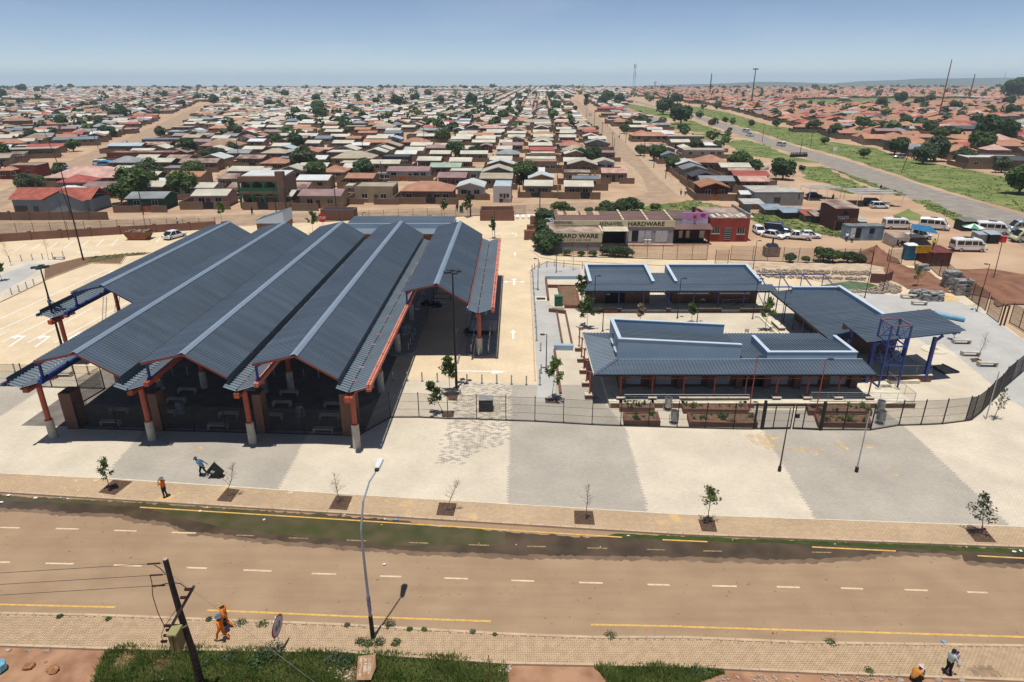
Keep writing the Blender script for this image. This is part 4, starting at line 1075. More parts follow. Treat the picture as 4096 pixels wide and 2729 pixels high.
for i, (q, lab) in enumerate([([(205,355),(500,362),(490,290),(198,282)],'short brick planter nearest the left end of the market terrace'),
  ([(240,470),(548,476),(525,392),(232,398)],'short brick planter against the front fence at left'),
  ([(740,370),(1292,380),(1265,300),(718,297)],'long brick planter below the dwarf wall, back row'),
  ([(790,480),(1365,490),(1330,400),(770,400)],'long brick planter below the dwarf wall, front row'),
  ([(1790,385),(2325,392),(2300,320),(1770,325)],'right hand brick planter of the back row beside the gate'),
  ([(1870,485),(2320,492),(2290,408),(1845,412)],'right hand brick planter of the front row beside the gate')]):
 planter([g(*zP(*p)) for p in q], .5, lab, 50+i)
for i, p in enumerate([(610,335),(660,448)]): litter_bin(g(*zP(*p)), 'wire framed drum bin between the left planters, %s row' % ('back','front')[i], 'drum bins by the market front', 1.2)
for i, p in enumerate([(565,1450),(570,1555)]): litter_bin(g(3300+p[0]*.3827,1100+p[1]*.3827), 'drum bin at the right end of the planters, %s of the pair' % ('farther','nearer')[i], 'drum bins by the market front', 1.25)
st = thing('stepped_seating', 'low brick edged seating steps between the lane and the court', 'seating', g(*c2(1540,600)))
def lowwall(P, h, w=.3, m=None, par=st, name='low_wall'):
 for i in range(len(P)-1):
  a = g(*c2(*P[i])); c = g(*c2(*P[i+1])); a.z = c.z = h/2
  MB().bar(a, c, w, h).build(name, m or M_plb, par)
lowwall([(1408,550),(1425,698)], .45); lowwall([(1408,545),(1675,545)], .5, .5, M_pale); lowwall([(1420,605),(1680,608)], .45); lowwall([(1430,770),(1545,785)], .45)
lowwall([(1485,785),(1525,1015)], .3, .2); lowwall([(1545,790),(1592,1020)], .3, .2); lowwall([(1465,1030),(1595,1032)], .6, .6, M_pale); lowwall([(1468,1040),(1510,1340)], .25, .25)
lowwall([(1495,612),(1530,745)], .45); lowwall([(1530,745),(1640,748)], .45); lowwall([(1640,748),(1620,640)], .45); lowwall([(1800,775),(1900,778)], .5, .5)
MB().sheet([tuple(g(*c2(*p)))[:2] for p in ((1500,615),(1615,612),(1638,745),(1535,740))], .4).build('soil', M_soil, st)
gb = thing('utility_kiosk', 'dark green metal electrical kiosk on a pale plinth beside the lane', 'kiosk', g(*c2(1495,755)))
p0 = g(*c2(1495,755))
MB().bb(p0.x-.75,p0.x+.75,p0.y-.3,p0.y+.9,0,.4).build('plinth', M_cream, gb)
MB().bb(p0.x-.5,p0.x+.5,p0.y-.05,p0.y+.65,.4,1.75).build('cabinet', mat('kiosk_green',(.02,.12,.075),.5,.08,2), gb)
MB().bb(p0.x-.56,p0.x+.56,p0.y-.11,p0.y+.71,1.75,1.83).build('lid', mat('kiosk_green_lid',(.04,.17,.11),.5,.08,2), gb)
for s_ in (-1,1): MB().bb(p0.x+s_*.25-.2,p0.x+s_*.25+.2,p0.y-.07,p0.y-.052,.5,1.68).build('door', mat('kiosk_green',(.02,.12,.075)), gb)
# gullies / manhole on the lane edge
gr = thing('drain_cover', 'square dark drain cover in a pale frame beside the lane', 'drain', g(*c2(1375,685)))
p0 = g(*c2(1375,685)); MB().bb(p0.x-1,p0.x+1,p0.y-1,p0.y+1.1,0,.05).build('frame', M_cream, gr); MB().bb(p0.x-.6,p0.x+.6,p0.y-.35,p0.y+.6,.05,.06).build('lid', M_char, gr)
mh = thing('manhole', 'round sandy manhole slab on the court near the raised canopy', 'manhole', g(3300+1140*.3827,1100+785*.3827))
p0 = g(3300+1140*.3827,1100+785*.3827); MB().lathe(p0,[(1.3,0),(1.3,.08)],20).build('slab', M_cream, mh); MB().lathe(p0+Vector((.1,.2,.08)),[(.45,0),(.45,.03)],16).build('lid', mat('manhole_lid',(.42,.30,.2),.9), mh)
# court benches
zc = lambda x, y: (3300+x*.3827, 1100+y*.3827)
for i, (p, lab) in enumerate([((865,245),'concrete bench upright near the grey stone heap'),((980,315),'overturned looking concrete bench nearer the blue pipe'),((1420,718),'concrete bench beside the small green shrub on the grey court'),((1512,845),'concrete bench between the shrub and the bare sapling on the court'),((1688,955),'concrete bench next to the bare sapling and the fence'),((1050,405),'concrete bench half hidden behind the high canopy roof')]):
 bench(g(*zc(*p)), R(-3), lab, 'benches on the right court', 1.12)
for i, p in enumerate([(1170,712),(1850,735)]):
 bench(g(2280+p[0]*.3826-(400 if i==0 else 0), 1040+p[1]*.3826), R(70), ['cream bench in the court left of the building','cream bench in the court near the leafy sapling'][i], 'benches in the inner court')
bench(g(*z7(640,355)), 0, 'dark topped bench under the sapling beside the tall mast', 'benches behind the front fence', 1.1)
bench(g(*c1(410,410)), 0, 'concrete bench at the end of the car park island', 'benches in the car park'); bench(g(*c1(435,1215)), 0, 'concrete bench behind the left fence under the roof edge', 'benches in the car park', 1.1)
# pipe, metal grid lying on the court, stone heaps
pp = tag(MB().tube(g(*zc(1115,400),.3), g(*zc(1440,465),.3), .3, n=14).tube(g(*zc(1430,463),.3), g(*zc(1462,470),.3), .3, .2, n=14).build('pipe', mat('light_blue_pvc',(.13,.33,.47),.4,.1,1), smooth=False), 'light blue plastic pipe lying on the grey court', 'pipe')
gd = thing('steel_grid', 'grey reinforcing mesh sheet lying on the pale court paving', 'mesh sheet', g(*zc(1240,985)))
A_, B_, C_, D_ = g(*zc(1075,950),.05), g(*zc(1225,938),.05), g(*zc(1400,1022),.05), g(*zc(1240,1035),.05)
for k in range(15):
 t = k/14
 MB().bar(A_.lerp(D_,t), B_.lerp(C_,t), .05, .03).build('rod', M_char, gd); MB().bar(A_.lerp(B_,t)+Vector((0,0,.03)), D_.lerp(C_,t)+Vector((0,0,.03)), .05, .03).build('rod', M_char, gd)
MB().bar(B_+Vector((0,0,.06)), C_+Vector((0,0,.06)), .14, .14).build('edge_bar', M_dark, gd)
M_slab = mat('grey_kerb_slab', (.30,.29,.275), .9, .2, 3)
slm = [MB().box((0,0,0),(.9+.1*k,.3,.22)).mesh('slab', M_slab) for k in range(3)]
def heap(c, nx, ny, nz, label, seed, messy=.2):
 t = thing('slab_stack', label, 'stack', c, 0, 'stacks of grey kerb slabs')
 rr = random.Random(seed)
 for k in range(nz):
  for i in range(nx):
   for j in range(ny):
    if k > 1 and rr.random() < messy: continue
    o = obj('slab', rr.choice(slm), t, (i*.98-(nx-1)*.49+rr.uniform(-.1,.1), j*.36-(ny-1)*.18+rr.uniform(-.05,.05), .12+k*.24))
    o.rotation_euler = (rr.gauss(0,messy*.5), rr.gauss(0,messy*.4), rr.gauss(0,messy*.9))
k7 = 616/1345
z8 = lambda x, y: (3480+x*k7, 960+y*k7)
heap(g(*z8(690,410)), 2, 4, 10, 'tall leaning stack of grey kerb slabs by the fence', 1, .06)
heap(g(*z8(790,475)), 2, 4, 9, 'tall stack of grey kerb slabs at the fence corner', 2, .1)
heap(g(*z8(735,445)), 1, 3, 5, 'tumbled kerb slabs between the two tall stacks', 6, .5)
heap(g(*z8(530,525)), 3, 4, 5, 'wide stack of pale grey slabs on the court edge', 3, .25)
heap(g(*z8(440,500)), 3, 4, 4, 'tumbled heap of pale stone slabs beside the wide stack', 4, .7)
heap(g(*z8(455,265)), 2, 3, 4, 'small stack of grey slabs near the blue toilet', 5, .1)
# ------------------------------------------------------------------ mesh fences
M_wire = mat('dark_fence_wire', (.055,.055,.055), .5, .1, 3)
def panel_mesh(h, nv=46, wv=.0042):
 b = MB()
 for i in range(nv):
  x = -.5 + (i+.5)/nv
  b.add([(x-wv/2,-.004,.05),(x+wv/2,-.004,.05),(x+wv/2,.004,.05),(x-wv/2,.004,.05),(x-wv/2,-.004,h),(x+wv/2,-.004,h),(x+wv/2,.004,h),(x-wv/2,.004,h)],[(0,1,5,4),(1,2,6,5),(2,3,7,6),(3,0,4,7)])
 for z, t in ((.06,.03),(h*.36,.014),(h*.68,.014),(h-.02,.014)): b.bb(-.5,.5,-.012,.012,z-t/2,z+t/2)
 return b.mesh('mesh_panel', M_wire)
FP = {h: panel_mesh(h) for h in (2.4, 2.0)}
FPo = {h: MB().bb(-.035,.035,-.035,.035,0,h+.12).mesh('post', M_dark) for h in FP}
FB = MB().bb(-.5,.5,-.03,.03,.0,.1).mesh('ground_beam', M_char)
def fence(P, label, h=2.4, step=3.0, z=0.0, posts=None, panels=True):
 P = [Vector((p[0],p[1],z)) for p in P]
 t = thing('mesh_fence', label, 'fence', P[0])
 o0 = P[0]
 segs = list(zip(P[:-1], P[1:])) if posts else along(P, step)
 for a, c in segs:
  a = Vector((a.x,a.y,z)); c = Vector((c.x,c.y,z)); d = c-a; rz = math.atan2(d.y,d.x)
  obj('post', FPo[h], t, a-o0, rz)
  if panels:
   o = obj('mesh_panel', FP[h], t, (a+c)/2-o0, rz); o.scale = (d.length,1,1)
   o = obj('ground_beam', FB, t, (a+c)/2-o0, rz); o.scale = (d.length,1,1)
 obj('post', FPo[h], t, P[-1]-o0)
 return t
ff = [g(*z7(*p)) for p in ((5,605),(305,605),(607,620),(908,625),(1212,638),(1515,648),(1812,665),(2112,683))] + [g(*zP(*p)) for p in ((213,474),(447,480),(688,488),(925,494),(1160,500),(1330,502))]
fence([Vector((-12.9,48.5,0))] + ff, 'tall dark mesh fence across the plaza left of the gate', posts=True)
fence([g(*zP(*p)) for p in ((1905,508),(2085,508),(2315,510))] + [g(*zc(*p)) for p in ((770,1578),(1000,1572),(1225,1562),(1465,1532),(1530,1522),(1632,1440),(1705,1362),(1790,1285),(1850,1205),(1935,1130),(2030,1050),(2130,960),(2240,860))], 'tall mesh fence curving round the right end of the court', posts=True)
fence([Vector((-37.2,49.6,0)),Vector((-30.5,49.2,0))], 'dark mesh fence between the first two brick piers'); fence([Vector((-29.8,49.2,0)),Vector((-21.6,48.8,0))], 'dark mesh fence between the second and third brick piers'); fence([Vector((-20.9,48.8,0)),Vector((-14.25,48.4,0))], 'dark mesh fence between the third and fourth brick piers')
k_ = 560/2195
fence([g(-700,1540), g(0,1545), g(420,1557)], 'mesh fence behind the leftmost column of the shelter'); fence([g(420,1557), g(330,1610), Vector((-37.6,51.0,0))], 'short mesh fence running back from the first brick pier')
gt = thing('gate', 'double leaf black mesh gate with thick posts before the market', 'gate', g(*zP(1400,500)))
ga, gm, gz = g(*zP(1400,500)), g(*zP(1648,498)), g(*zP(1892,508))
for p in (ga, gz): MB().bar(p, p+Vector((0,0,2.75)), .2, .2).build('gate_post', M_dark, gt)
for a, c in ((ga,gm),(gm,gz)):
 d = (c-a); e = d.normalized()
 f = MB()
 for z in (.1, 2.35): f.bar(a+e*.12+Vector((0,0,z)), c-e*.06+Vector((0,0,z)), .08, .08)
 for q in (a+e*.14, a+d*.38, c-e*.08): f.bar(q+Vector((0,0,.1)), q+Vector((0,0,2.35)), .07, .07)
 lf = f.build('leaf_frame', M_dark, gt)
 o = obj('mesh_infill', FP[2.4], gt, (a+c)/2-ga, math.atan2(d.y,d.x)); o.scale = (d.length*.9,1,.95)
MB().box(gm+Vector((.35,-.06,1.3)),(.3,.12,.35)).build('lock_box', M_dark, gt)
pl = g(*zP(1340,500)); fence([pl, ga], 'narrow fence bay with a dark box left of the gate', posts=True)
fence([g(-500,962),g(0,937),g(865,911)], 'mesh fence along the back road behind the car park', 2.0); fence([g(1300,888),g(1419,882),g(2100,857)], 'mesh fence along the back road behind the shelter', 2.0)
zh = lambda x, y: (2100+x*.3993, 820+y*.3993)
zq = lambda x, y: (2950+x*.4868, 760+y*.4868)
fence([g(*zh(*p)) for p in ((148,110),(180,490),(325,512),(470,518),(625,523),(770,528),(920,532),(1075,536),(1220,541),(1375,546),(1520,549),(1670,551),(1820,553))], 'mesh fence in front of the hardware shops', posts=True)
fence([g(*zq(*p)) for p in ((-60,575),(120,582),(243,587),(370,592),(495,597),(620,600),(745,602),(865,603),(990,604),(1100,606))], 'mesh fence between the parked cars and the building site', posts=True)
fence([g(*zq(*p)) for p in ((1222,610),(1345,606))], 'lone fence bay beside the red earth heap', posts=True)
fence([g(*z8(*p)) for p in ((520,240),(600,315),(655,335),(720,400),(820,482),(885,530),(940,570),(1005,618))], 'dark mesh fence running diagonally past the slab stacks', posts=True)
fence([g(*z8(*p)) for p in ((1215,720),(1300,770),(1420,850))], 'mesh fence leaving the frame beyond the back gate', posts=True)
fence([g(*zc(*p)) for p in ((1690,410),(1810,500))], 'open dark mesh gate leaf on the right court edge', posts=True)
fence([g(*zh(1900,600)), g(*zh(2030,600))], 'short mesh gate leaf near the shop fence end', posts=True)
tfp = [g(*zc(1830,530)), g(*zc(1870,530))]
tp = thing('gate_post', 'pair of brown gate posts at the far right of the court', 'gate post', tfp[0])
for q in tfp: MB().bar(q, q+Vector((0,0,2.6)), .14, .14).build('post', mat('rust_post',(.09,.035,.025),.7,.2,2), tp)
MB().bar(tfp[0]+Vector((0,0,2.55)), tfp[1]+Vector((0,0,2.55)), .1, .1).build('head', mat('rust_post',(.09,.035,.025)), tp)
# ------------------------------------------------------------------ lamps and masts
def lamp(base, h, label, m=None, head=None, lean=(0,0), cat='lamp post', group='slim court lamps', r=.05, arm=.5, adir=(1,0)):
 m = m or M_dark
 t = thing('lamp_post', label, cat, base, 0, group)
 top = base + Vector((lean[0], lean[1], h))
 MB().path([base, base.lerp(top,.35), top], [r*1.3, r, r*.8], 8).build('pole', m, t)
 MB().lathe(base,[(.16,0),(.16,.04),(.06,.05)],10).build('base_plate', m, t)
 hd = MB()
 a = Vector((adir[0],adir[1],0))
 hd.bar(top, top+a*arm, .05, .05); hd.box(top+a*arm*.9+Vector((0,0,.02)), (.42,.3,.09), math.atan2(a.y,a.x))
 hd.build('lamp_head', M_char, t)
LP = [((21.6,53.0),5.3,'reddish lamp post right of the dwarf wall, before the market', M_red), ((27.0,51.7),5.6,'reddish lamp post between the right planters', M_red)]
for p, h, lab, m in LP: lamp(Vector((*p,0)), h, lab, m)
for p, h, lab in [((3.53,61.9),3.9,'black lamp post beside the lane near the leafy sapling'),((3.68,89.4),4.6,'black lamp post half way up the lane'),((6.88,98.6),4.8,'black lamp post at the lane corner before the shop fence'),((10.4,78.7),5.2,'black lamp post at the left end of the back stalls'),((20.8,77.6),5.2,'black lamp post in the middle of the inner court'),((30.2,77.4),5.2,'black lamp post at the right end of the inner court'),((22.9,76.2),2.9,'short lamp post behind the raised roof box'),((32.1,73.3),5.0,'lamp post beside the side hall posts'),((10.8,73.0),4.6,'lamp post left of the raised roof box')]:
 lamp(Vector((*p,0)), h, lab, adir=(-1,0) if p[0] < 5 else (1,0))
lamp(g(*zc(415,240)), 6.5, 'rusty lamp post behind the side hall', mat('rust_post',(.09,.035,.025)), adir=(-1,0)); lamp(g(*zc(600,190)), 6.8, 'rusty lamp post beside the gravel bed', mat('rust_post',(.09,.035,.025))); lamp(g(*zc(1585,382)), 6.3, 'tall rusty lamp post at the diagonal fence', mat('rust_post',(.09,.035,.025)), adir=(-1,0))
lamp(g(*c1(1015,240)), 6, 'slim dark pole beside the skip in the car park'); lamp(g(*c1(475,272)), 7, 'slim dark pole near the brick wall of the car park'); lamp(g(800+1660*.5523,830+230*.5523), 4.5, 'lamp post between the roofs and the rear block, right'); lamp(g(800+1188*.5523,830+185*.5523), 4, 'lamp post between the roofs and the rear block, left')
lamp(g(800+2135*.5523,830+210*.5523), 5, 'lamp post at the far end of the boarding island'); lamp(g(*zh(310,690)), 0.1+5.5, 'lamp post with an angled foot beside the lane corner') if False else None
lamp(g(*zh(2285,640)), 4.5, 'lamp post behind the back stall parapet')
for u, v, h, lab in ((3117,1885,5.4,'brown pole standing alone on the plaza left of the pair'),(3425,1888,5.2,'grey pole standing on the plaza right of the pair')):
 b0 = g(u, v); t = thing('plaza_pole', lab, 'pole', b0, 0, 'bare poles on the plaza')
 MB().path([b0, b0+Vector((0,0,1.0)), b0+Vector((.05,.1,h))], [.085,.06,.035], 8).build('pole', mat('rust_post',(.09,.035,.025)) if u < 3300 else M_steel, t); MB().lathe(b0,[(.14,0),(.13,.4),(.09,.45)],8).build('sleeve', M_dark, t)
b0 = g(*zc(1680,1510)); t = tag(MB().path([b0, b0+Vector((0,.1,4.6))],[.05,.04],8).build('bare_pole', M_steel), 'thin galvanised pole at the curve of the right fence', 'pole')
b0 = g(*z8(1080,330)); t = tag(MB().path([b0, b0+Vector((.0,.3,5.4))],[.06,.05],8).build('bare_pole', M_char), 'leaning dark pole on the taxi ground', 'pole')
def mast(base, h, label, r=.14, m=None, n=4):
 m = m or M_dark
 t = thing('light_mast', label, 'light mast', base, 0, 'tall flood light masts')
 MB().path([base, base+Vector((0,0,h*.45)), base+Vector((0,0,h))], [r, r*.75, r*.45], 10).build('pole', m, t)
 MB().lathe(base,[(.3,0),(.3,.05),(.16,.06)],10).build('base_plate', m, t)
 top = base+Vector((0,0,h))
 MB().bar(top-Vector((.5,0,0)), top+Vector((.5,0,0)), .08, .08).build('cross_arm', m, t)
 for i in range(n):
  a = 2*math.pi*i/n+.4
  c = top+Vector((math.cos(a)*.5, math.sin(a)*.5, .12))
  MB().box(c, (.55,.5,.16), a).build('flood_light', M_char, t)
mast(g(1826,1552), zat(g(1826,1552).y,1092), 'tall black flood light mast behind the front fence')
mast(g(*c1(455,1110)), zat(g(*c1(455,1110)).y, 1073), 'tall dark flood light mast at the left of the shelter')
mast(g(*c1(575,415)), 15.5, 'tall dark flood light mast in the planting bed')
# ------------------------------------------------------------------ guard house, rear block, car park wall, skip
M_brk2 = brickmat('red_brown_brick', (.22,.085,.055), (.16,.06,.042), (.24,.17,.13), .23, .086, .012, 'wall')
def block(P, z0, z1, name, m, parent): return MB().prism([(p[0],p[1]) for p in P], z0, z1).build(name, m, parent)
cw = thing('brick_wall', 'long brown brick wall behind the car park bays', 'wall', g(0,975))
Pw = [g(-500,995), g(0,968), g(480,938), g(760,922), g(865,915)]
for i, (a, c) in enumerate(along(Pw, 5.5)):
 a.z = c.z = .75; MB().bar(a, c, .25, 1.5).build('panel', M_brk2, cw); a2 = a.copy(); a2.z = .85; MB().box(a2,(.45,.45,1.75)).build('pillar', M_brk2, cw)
zg = lambda x, y: (800+x*.5523, 830+y*.5523)
gh = thing('guard_house', 'small brick gatehouse with a pale blue wedge roof', 'building', g(1085,940))
y = g(1085,940).y; x0, x1 = xat(1022,y,2), xat(1135,y,3); zl, zr_ = zat(y,884), zat(y,848)
MB().bb(x0+.15,x1-.15,y+.1,y+5,0,zl-.5).build('wall', M_brk2, gh)
MB().add([(x0,y,zl-.5),(x1,y,zl-.5),(x1,y+5.2,zl-.5),(x0,y+5.2,zl-.5),(x0,y,zl),(x1,y,zr_),(x1,y+5.2,zr_),(x0,y+5.2,zl)],[(0,1,5,4),(1,2,6,5),(2,3,7,6),(3,0,4,7)]).build('parapet', M_cope, gh)
MB().quad((x0,y+.2,zl-.15),(x1-.2,y+.2,zr_-.4),(x1-.2,y+5,zr_-.4),(x0,y+5,zl-.15)).build('roof', M_roof, gh)
rb = thing('rear_block', 'low pale blue parapet block behind the shelter roofs', 'building', g(1550,960))
y = 113.5; xa, xb_ = xat(1395,y,3), xat(1805,y,3)
za, zb_, zc_ = zat(y,912), zat(y,893), zat(y+7,882)
MB().bb(xa,xb_,y,y+7,0,za).build('wall', M_brk2, rb); MB().bb(xa-.5,xb_+.5,y-.3,y,za-.1,zb_).build('parapet', M_pale, rb); MB().bb(xa-.5,xb_+.5,y+7,y+7.3,za,zc_).build('parapet', M_cope, rb)
b = MB(); b.corr((xa-.4,y+.05,zb_-.25),(0,6.9,.1),(xb_-xa+.8,0,0),.5,.06); b.build('roof', M_roof, rb)
b = MB(); b.corr((xa-.4,y-3.4,za-.35),(0,3.05,.3),(xb_-xa+.8,0,0),.5,.06); b.build('canopy', M_zinc, rb)
MB().bb(xb_+.2,xb_+.5,y+.01,y+6.99,za,zc_+.1).build('parapet', M_cope, rb)
bw = thing('brick_enclosure', 'open brown brick refuse enclosure at the far end of the lane', 'enclosure', g(1990,892))
p0 = g(1988,884)
for q in ((-3.6,-3.35,0,5),(3.35,3.6,0,5)): MB().bb(p0.x+q[0],p0.x+q[1],p0.y+q[2],p0.y+q[3],0,2.2).build('wall', M_brk2, bw)
MB().bb(p0.x-3.35,p0.x+3.35,p0.y,p0.y+.25,0,2.2).build('wall', M_brk2, bw); MB().bb(p0.x-3.35,p0.x+3.35,p0.y+4.8,p0.y+5,0,2.2).build('wall', M_brk2, bw)
b2 = thing('brick_enclosure', 'brown brick planter box beside the stop sign', 'enclosure', g(1340,885))
p0 = g(1352,880)
MB().bb(p0.x-3.6,p0.x+3.6,p0.y,p0.y+3,0,2.2).build('wall', M_brk2, b2); MB().bb(p0.x-3.3,p0.x+3.3,p0.y+.3,p0.y+2.7,2.2,2.22).build('top', M_dark, b2)
for i, u in enumerate((2047,2070,2093,2117,2138)):
 p0 = g(u, 878); tag(MB().bb(p0.x-.35,p0.x+.35,p0.y,p0.y+3,0,.5).build('concrete_block', M_white), 'white concrete parking block, %s of five by the brick enclosure' % nth(i), 'block', 'white blocks at the lane end')
for i, (x, y) in enumerate(((100,195),(45,345),(70,290),(135,330))):
 p0 = g(*zh(x,y)); t = thing('brick_pallet', 'pallet of red brown bricks by the lane corner, %s' % ('farthest','nearest','middle left','right hand')[i], 'pallet', p0, 0, 'pallets of bricks')
 MB().bb(p0.x-1,p0.x+1,p0.y-.6,p0.y+.7,.15,1.7).build('brick_pack', M_brk2, t); MB().bb(p0.x-1.05,p0.x+1.05,p0.y-.65,p0.y+.75,0,.14).build('pallet_base', M_bark, t)
def dune(c, r, h, m, name, label, cat, seed=1, n=26, rings=7):
 rr = random.Random(seed); vs = []; fs = []
 ph = [rr.uniform(.75,1.2) for _ in range(n)]
 for k in range(rings+1):
  f = k/rings
  for i in range(n):
   a = 2*math.pi*i/n; q = r*f*(1 if k == 0 else (ph[i]*.5+ph[(i+1)%n]*.25+ph[i-1]*.25))
   vs.append((c.x+q*math.cos(a), c.y+q*math.sin(a), c.z+h*(1-f)**1.3*rr.uniform(.85,1.1) - (.05 if k == rings else 0)))
 for k in range(rings):
  for i in range(n): fs.append((k*n+i,k*n+(i+1)%n,(k+1)*n+(i+1)%n,(k+1)*n+i)[::-1])
 return tag(MB().add(vs,fs).build(name, m, smooth=True), label, cat)
M_sand = mat('yellow_sand', (.60,.40,.15), .95, .12, 2, bump=.3)
dune(g(*zh(65,262)), 1.9, .9, M_sand, 'sand_heap', 'yellow sand heap between the brick pallets', 'heap', 3); dune(g(*z8(665,505)), 1.6, .35, M_sand, 'sand_heap', 'flat yellow sand heap beside the wide slab stack', 'heap', 4)
dune(g(*zq(1120,570)), 4.2, 2.3, M_red_e, 'earth_heap', 'red earth heap behind the site fence', 'heap', 5); dune(g(*z8(1050,420),0), 5.5, 1.3, M_red_e, 'earth_heap', 'red earth bank outside the diagonal fence', 'heap', 6)
dune(g(*zc(1560,345)), 1.3, .5, M_conc, 'rubble_heap', 'small rubble heap at the foot of the tall rusty lamp', 'heap', 8)
# rubble channel with stones, pond
M_stone = mat('pale_field_stone', (.34,.28,.215), .9, .3, 4)
rr = random.Random(21); bst = MB()
for P, n in (([c3(500,482),c3(1300,500),c3(1290,525),c3(520,505)],420),([c3(540,520),c3(1280,545),c3(1260,560),c3(600,540)],200),([c3(1380,560),c3(1520,620),c3(1480,650),c3(1270,625),c3(1350,600)],260),([c3(1100,625),c3(1400,640),c3(1380,650),c3(1100,638)],120)):
 Q = G(P)
 xs_ = [q.x for q in Q]; ys_ = [q.y for q in Q]; k = 0
 while k < n:
  x = rr.uniform(min(xs_),max(xs_)); y = rr.uniform(min(ys_),max(ys_))
  if not inpoly(x,y,Q): continue
  s_ = rr.uniform(.1,.28); bst.box((x,y,s_*.4+.1*rr.random()),(s_*1.3,s_,s_),rr.uniform(0,3)); k += 1
tag(bst.build('rubble', M_stone), 'pale stones lining the drainage channel behind the hall', 'rubble', kind='stuff')
sheet('pond', G([c3(950,590),c3(1150,560),c3(1290,575),c3(1370,600),c3(1360,618),c3(1160,625),c3(1000,600)]), .03, mat('green_pond',(.07,.10,.025),.2,col2=(.13,.17,.05),scale=.8,spec=.5))
cl = thing('culvert_wall', 'angled brown retaining wall at the end of the pond', 'wall', g(*c3(1300,580)))
for a, c in ((c3(1290,570),c3(1385,575)),(c3(1385,575),c3(1435,550)),(c3(700,470),c3(700,472))):
 a_, c_ = g(*a), g(*c); a_.z = c_.z = .7; MB().bar(a_, c_, .3, 1.4).build('wall', M_plb, cl) if (a_-c_).length > .5 else None
sk = thing('skip', 'rusty brown waste skip full of rubble by the brick wall', 'skip', g(*c1(948,275)))
p0 = g(*c1(948,278)); x, y = p0.x, p0.y
M_rust = mat('rusty_steel', (.22,.085,.04), .75, .3, 1.5)
b = MB(); b.add([(x-1.7,y,.1),(x+1.5,y,.1),(x+1.5,y+2,.1),(x-1.7,y+2,.1),(x-2.4,y-.3,1.45),(x+2.2,y-.3,1.45),(x+2.2,y+2.3,1.45),(x-2.4,y+2.3,1.45)],[(0,3,2,1),(0,1,5,4),(1,2,6,5),(2,3,7,6),(3,0,4,7)]); b.build('hull', M_rust, sk)
b = MB(); rr = random.Random(3)
for k in range(60): s_ = rr.uniform(.15,.4); b.box((x+rr.uniform(-1.9,1.8),y+rr.uniform(0,2.0),1.35+rr.uniform(0,.25)),(s_,s_,s_*.7),rr.uniform(0,3))
tag(b.build('rubble_fill', M_stone, sk), kind='stuff'); MB().bar((x-2.4,y-.3,1.47),(x+2.2,y-.3,1.47),.1,.1).build('rim', M_rust, sk); MB().bar((x-2.4,y+2.3,1.47),(x+2.2,y+2.3,1.47),.1,.1).build('rim', M_rust, sk)
# stop sign
t = thing('stop_sign', 'red octagonal stop sign on a post by the back gate', 'sign', g(1293,912))
p0 = g(1293, 912); MB().tube(p0,(p0.x,p0.y,2.1),.05,n=8).build('post', M_steel, t)
c = Vector((p0.x,p0.y-.08,2.05)); b = MB(); n = 8
b.add([(c.x+.95*math.cos(R(22.5+45*i)), c.y+dy, c.z+.95*math.sin(R(22.5+45*i))) for dy in (-.02,.02) for i in range(8)], [tuple(range(8)),tuple(range(15,7,-1))]+[(i,8+i,8+(i+1)%8,(i+1)%8) for i in range(8)])
b.build('plate', mat('sign_red',(.42,.02,.025),.5,.05,2), t); text('lettering','STOP',t,M_white,(c.x,c.y-.03,c.z),(1,0,0),(0,0,1),1.4,.55)
# ------------------------------------------------------------------ hardware shops
M_sign = mat('cream_sign_board', (.60,.53,.34), .8, .08, .8)
M_gwall = mat('grey_shop_wall', (.27,.27,.275), .9, .12, .7)
M_rustroof = mat('rust_stained_sheet', (.17,.095,.08), .75, col2=(.42,.34,.27), scale=.35, detail=7)
M_brownroof = mat('brown_sheet', (.155,.095,.085), .7, .15, .4)
M_rwall = mat('red_painted_wall', (.27,.045,.03), .8, .14, .6)
M_blk = mat('black_lettering', (.012,.012,.012), .7, .05, 2)
def fwall(u0, u1, Y, v0, v1): return xat(u0,Y,zat(Y,(v0+v1)/2)), xat(u1,Y,zat(Y,(v0+v1)/2)), zat(Y,v1), zat(Y,v0)
# small front shop
Y1 = g(*zh(540,455)).y
s1 = thing('hardware_shop', 'small grey shop with a cream hardware sign and rusty sheet roof', 'shop', Vector((xat(2100+540*.3993,Y1,0),Y1,0)))
x0, x1, zt, zb = 0,0,0,0
x0 = xat(zh(310,0)[0],Y1,2.5); x1 = xat(zh(768,0)[0],Y1,2.5); zs0 = zat(Y1,zh(0,372)[1]); zs1 = zat(Y1,zh(0,275)[1])
MB().bb(x0,x1,Y1,Y1+6.5,ZG,zs1-.3).build('wall', M_gwall, s1)
MB().bb(x0-.1,x1+.1,Y1-.12,Y1-.02,zs0,zs1).build('sign_board', M_sign, s1)
b = MB(); b.corr((x0-1.0,Y1+.02,zs1-.15),(0,7.2,.3),(x1-x0+1.0,0,0),.45,.06); b.build('roof', M_rustroof, s1)
MB().bb(x1-.05,x1+.25,Y1-.02,Y1+6.8,zs1-.3,zs1+.25).build('gable_wall', M_sign, s1)
w = x1-x0; h = zs1-zs0
text('lettering','HARD WARE',s1,M_blk,((x0+x1)/2-.1,Y1-.13,zs0+h*.66),(1,0,0),(0,0,1),w*.87,h*.42,bold=.02)
text('lettering','( 073 620 7838',s1,M_blk,((x0+x1)/2,Y1-.13,zs0+h*.20),(1,0,0),(0,0,1),w*.52,h*.2)
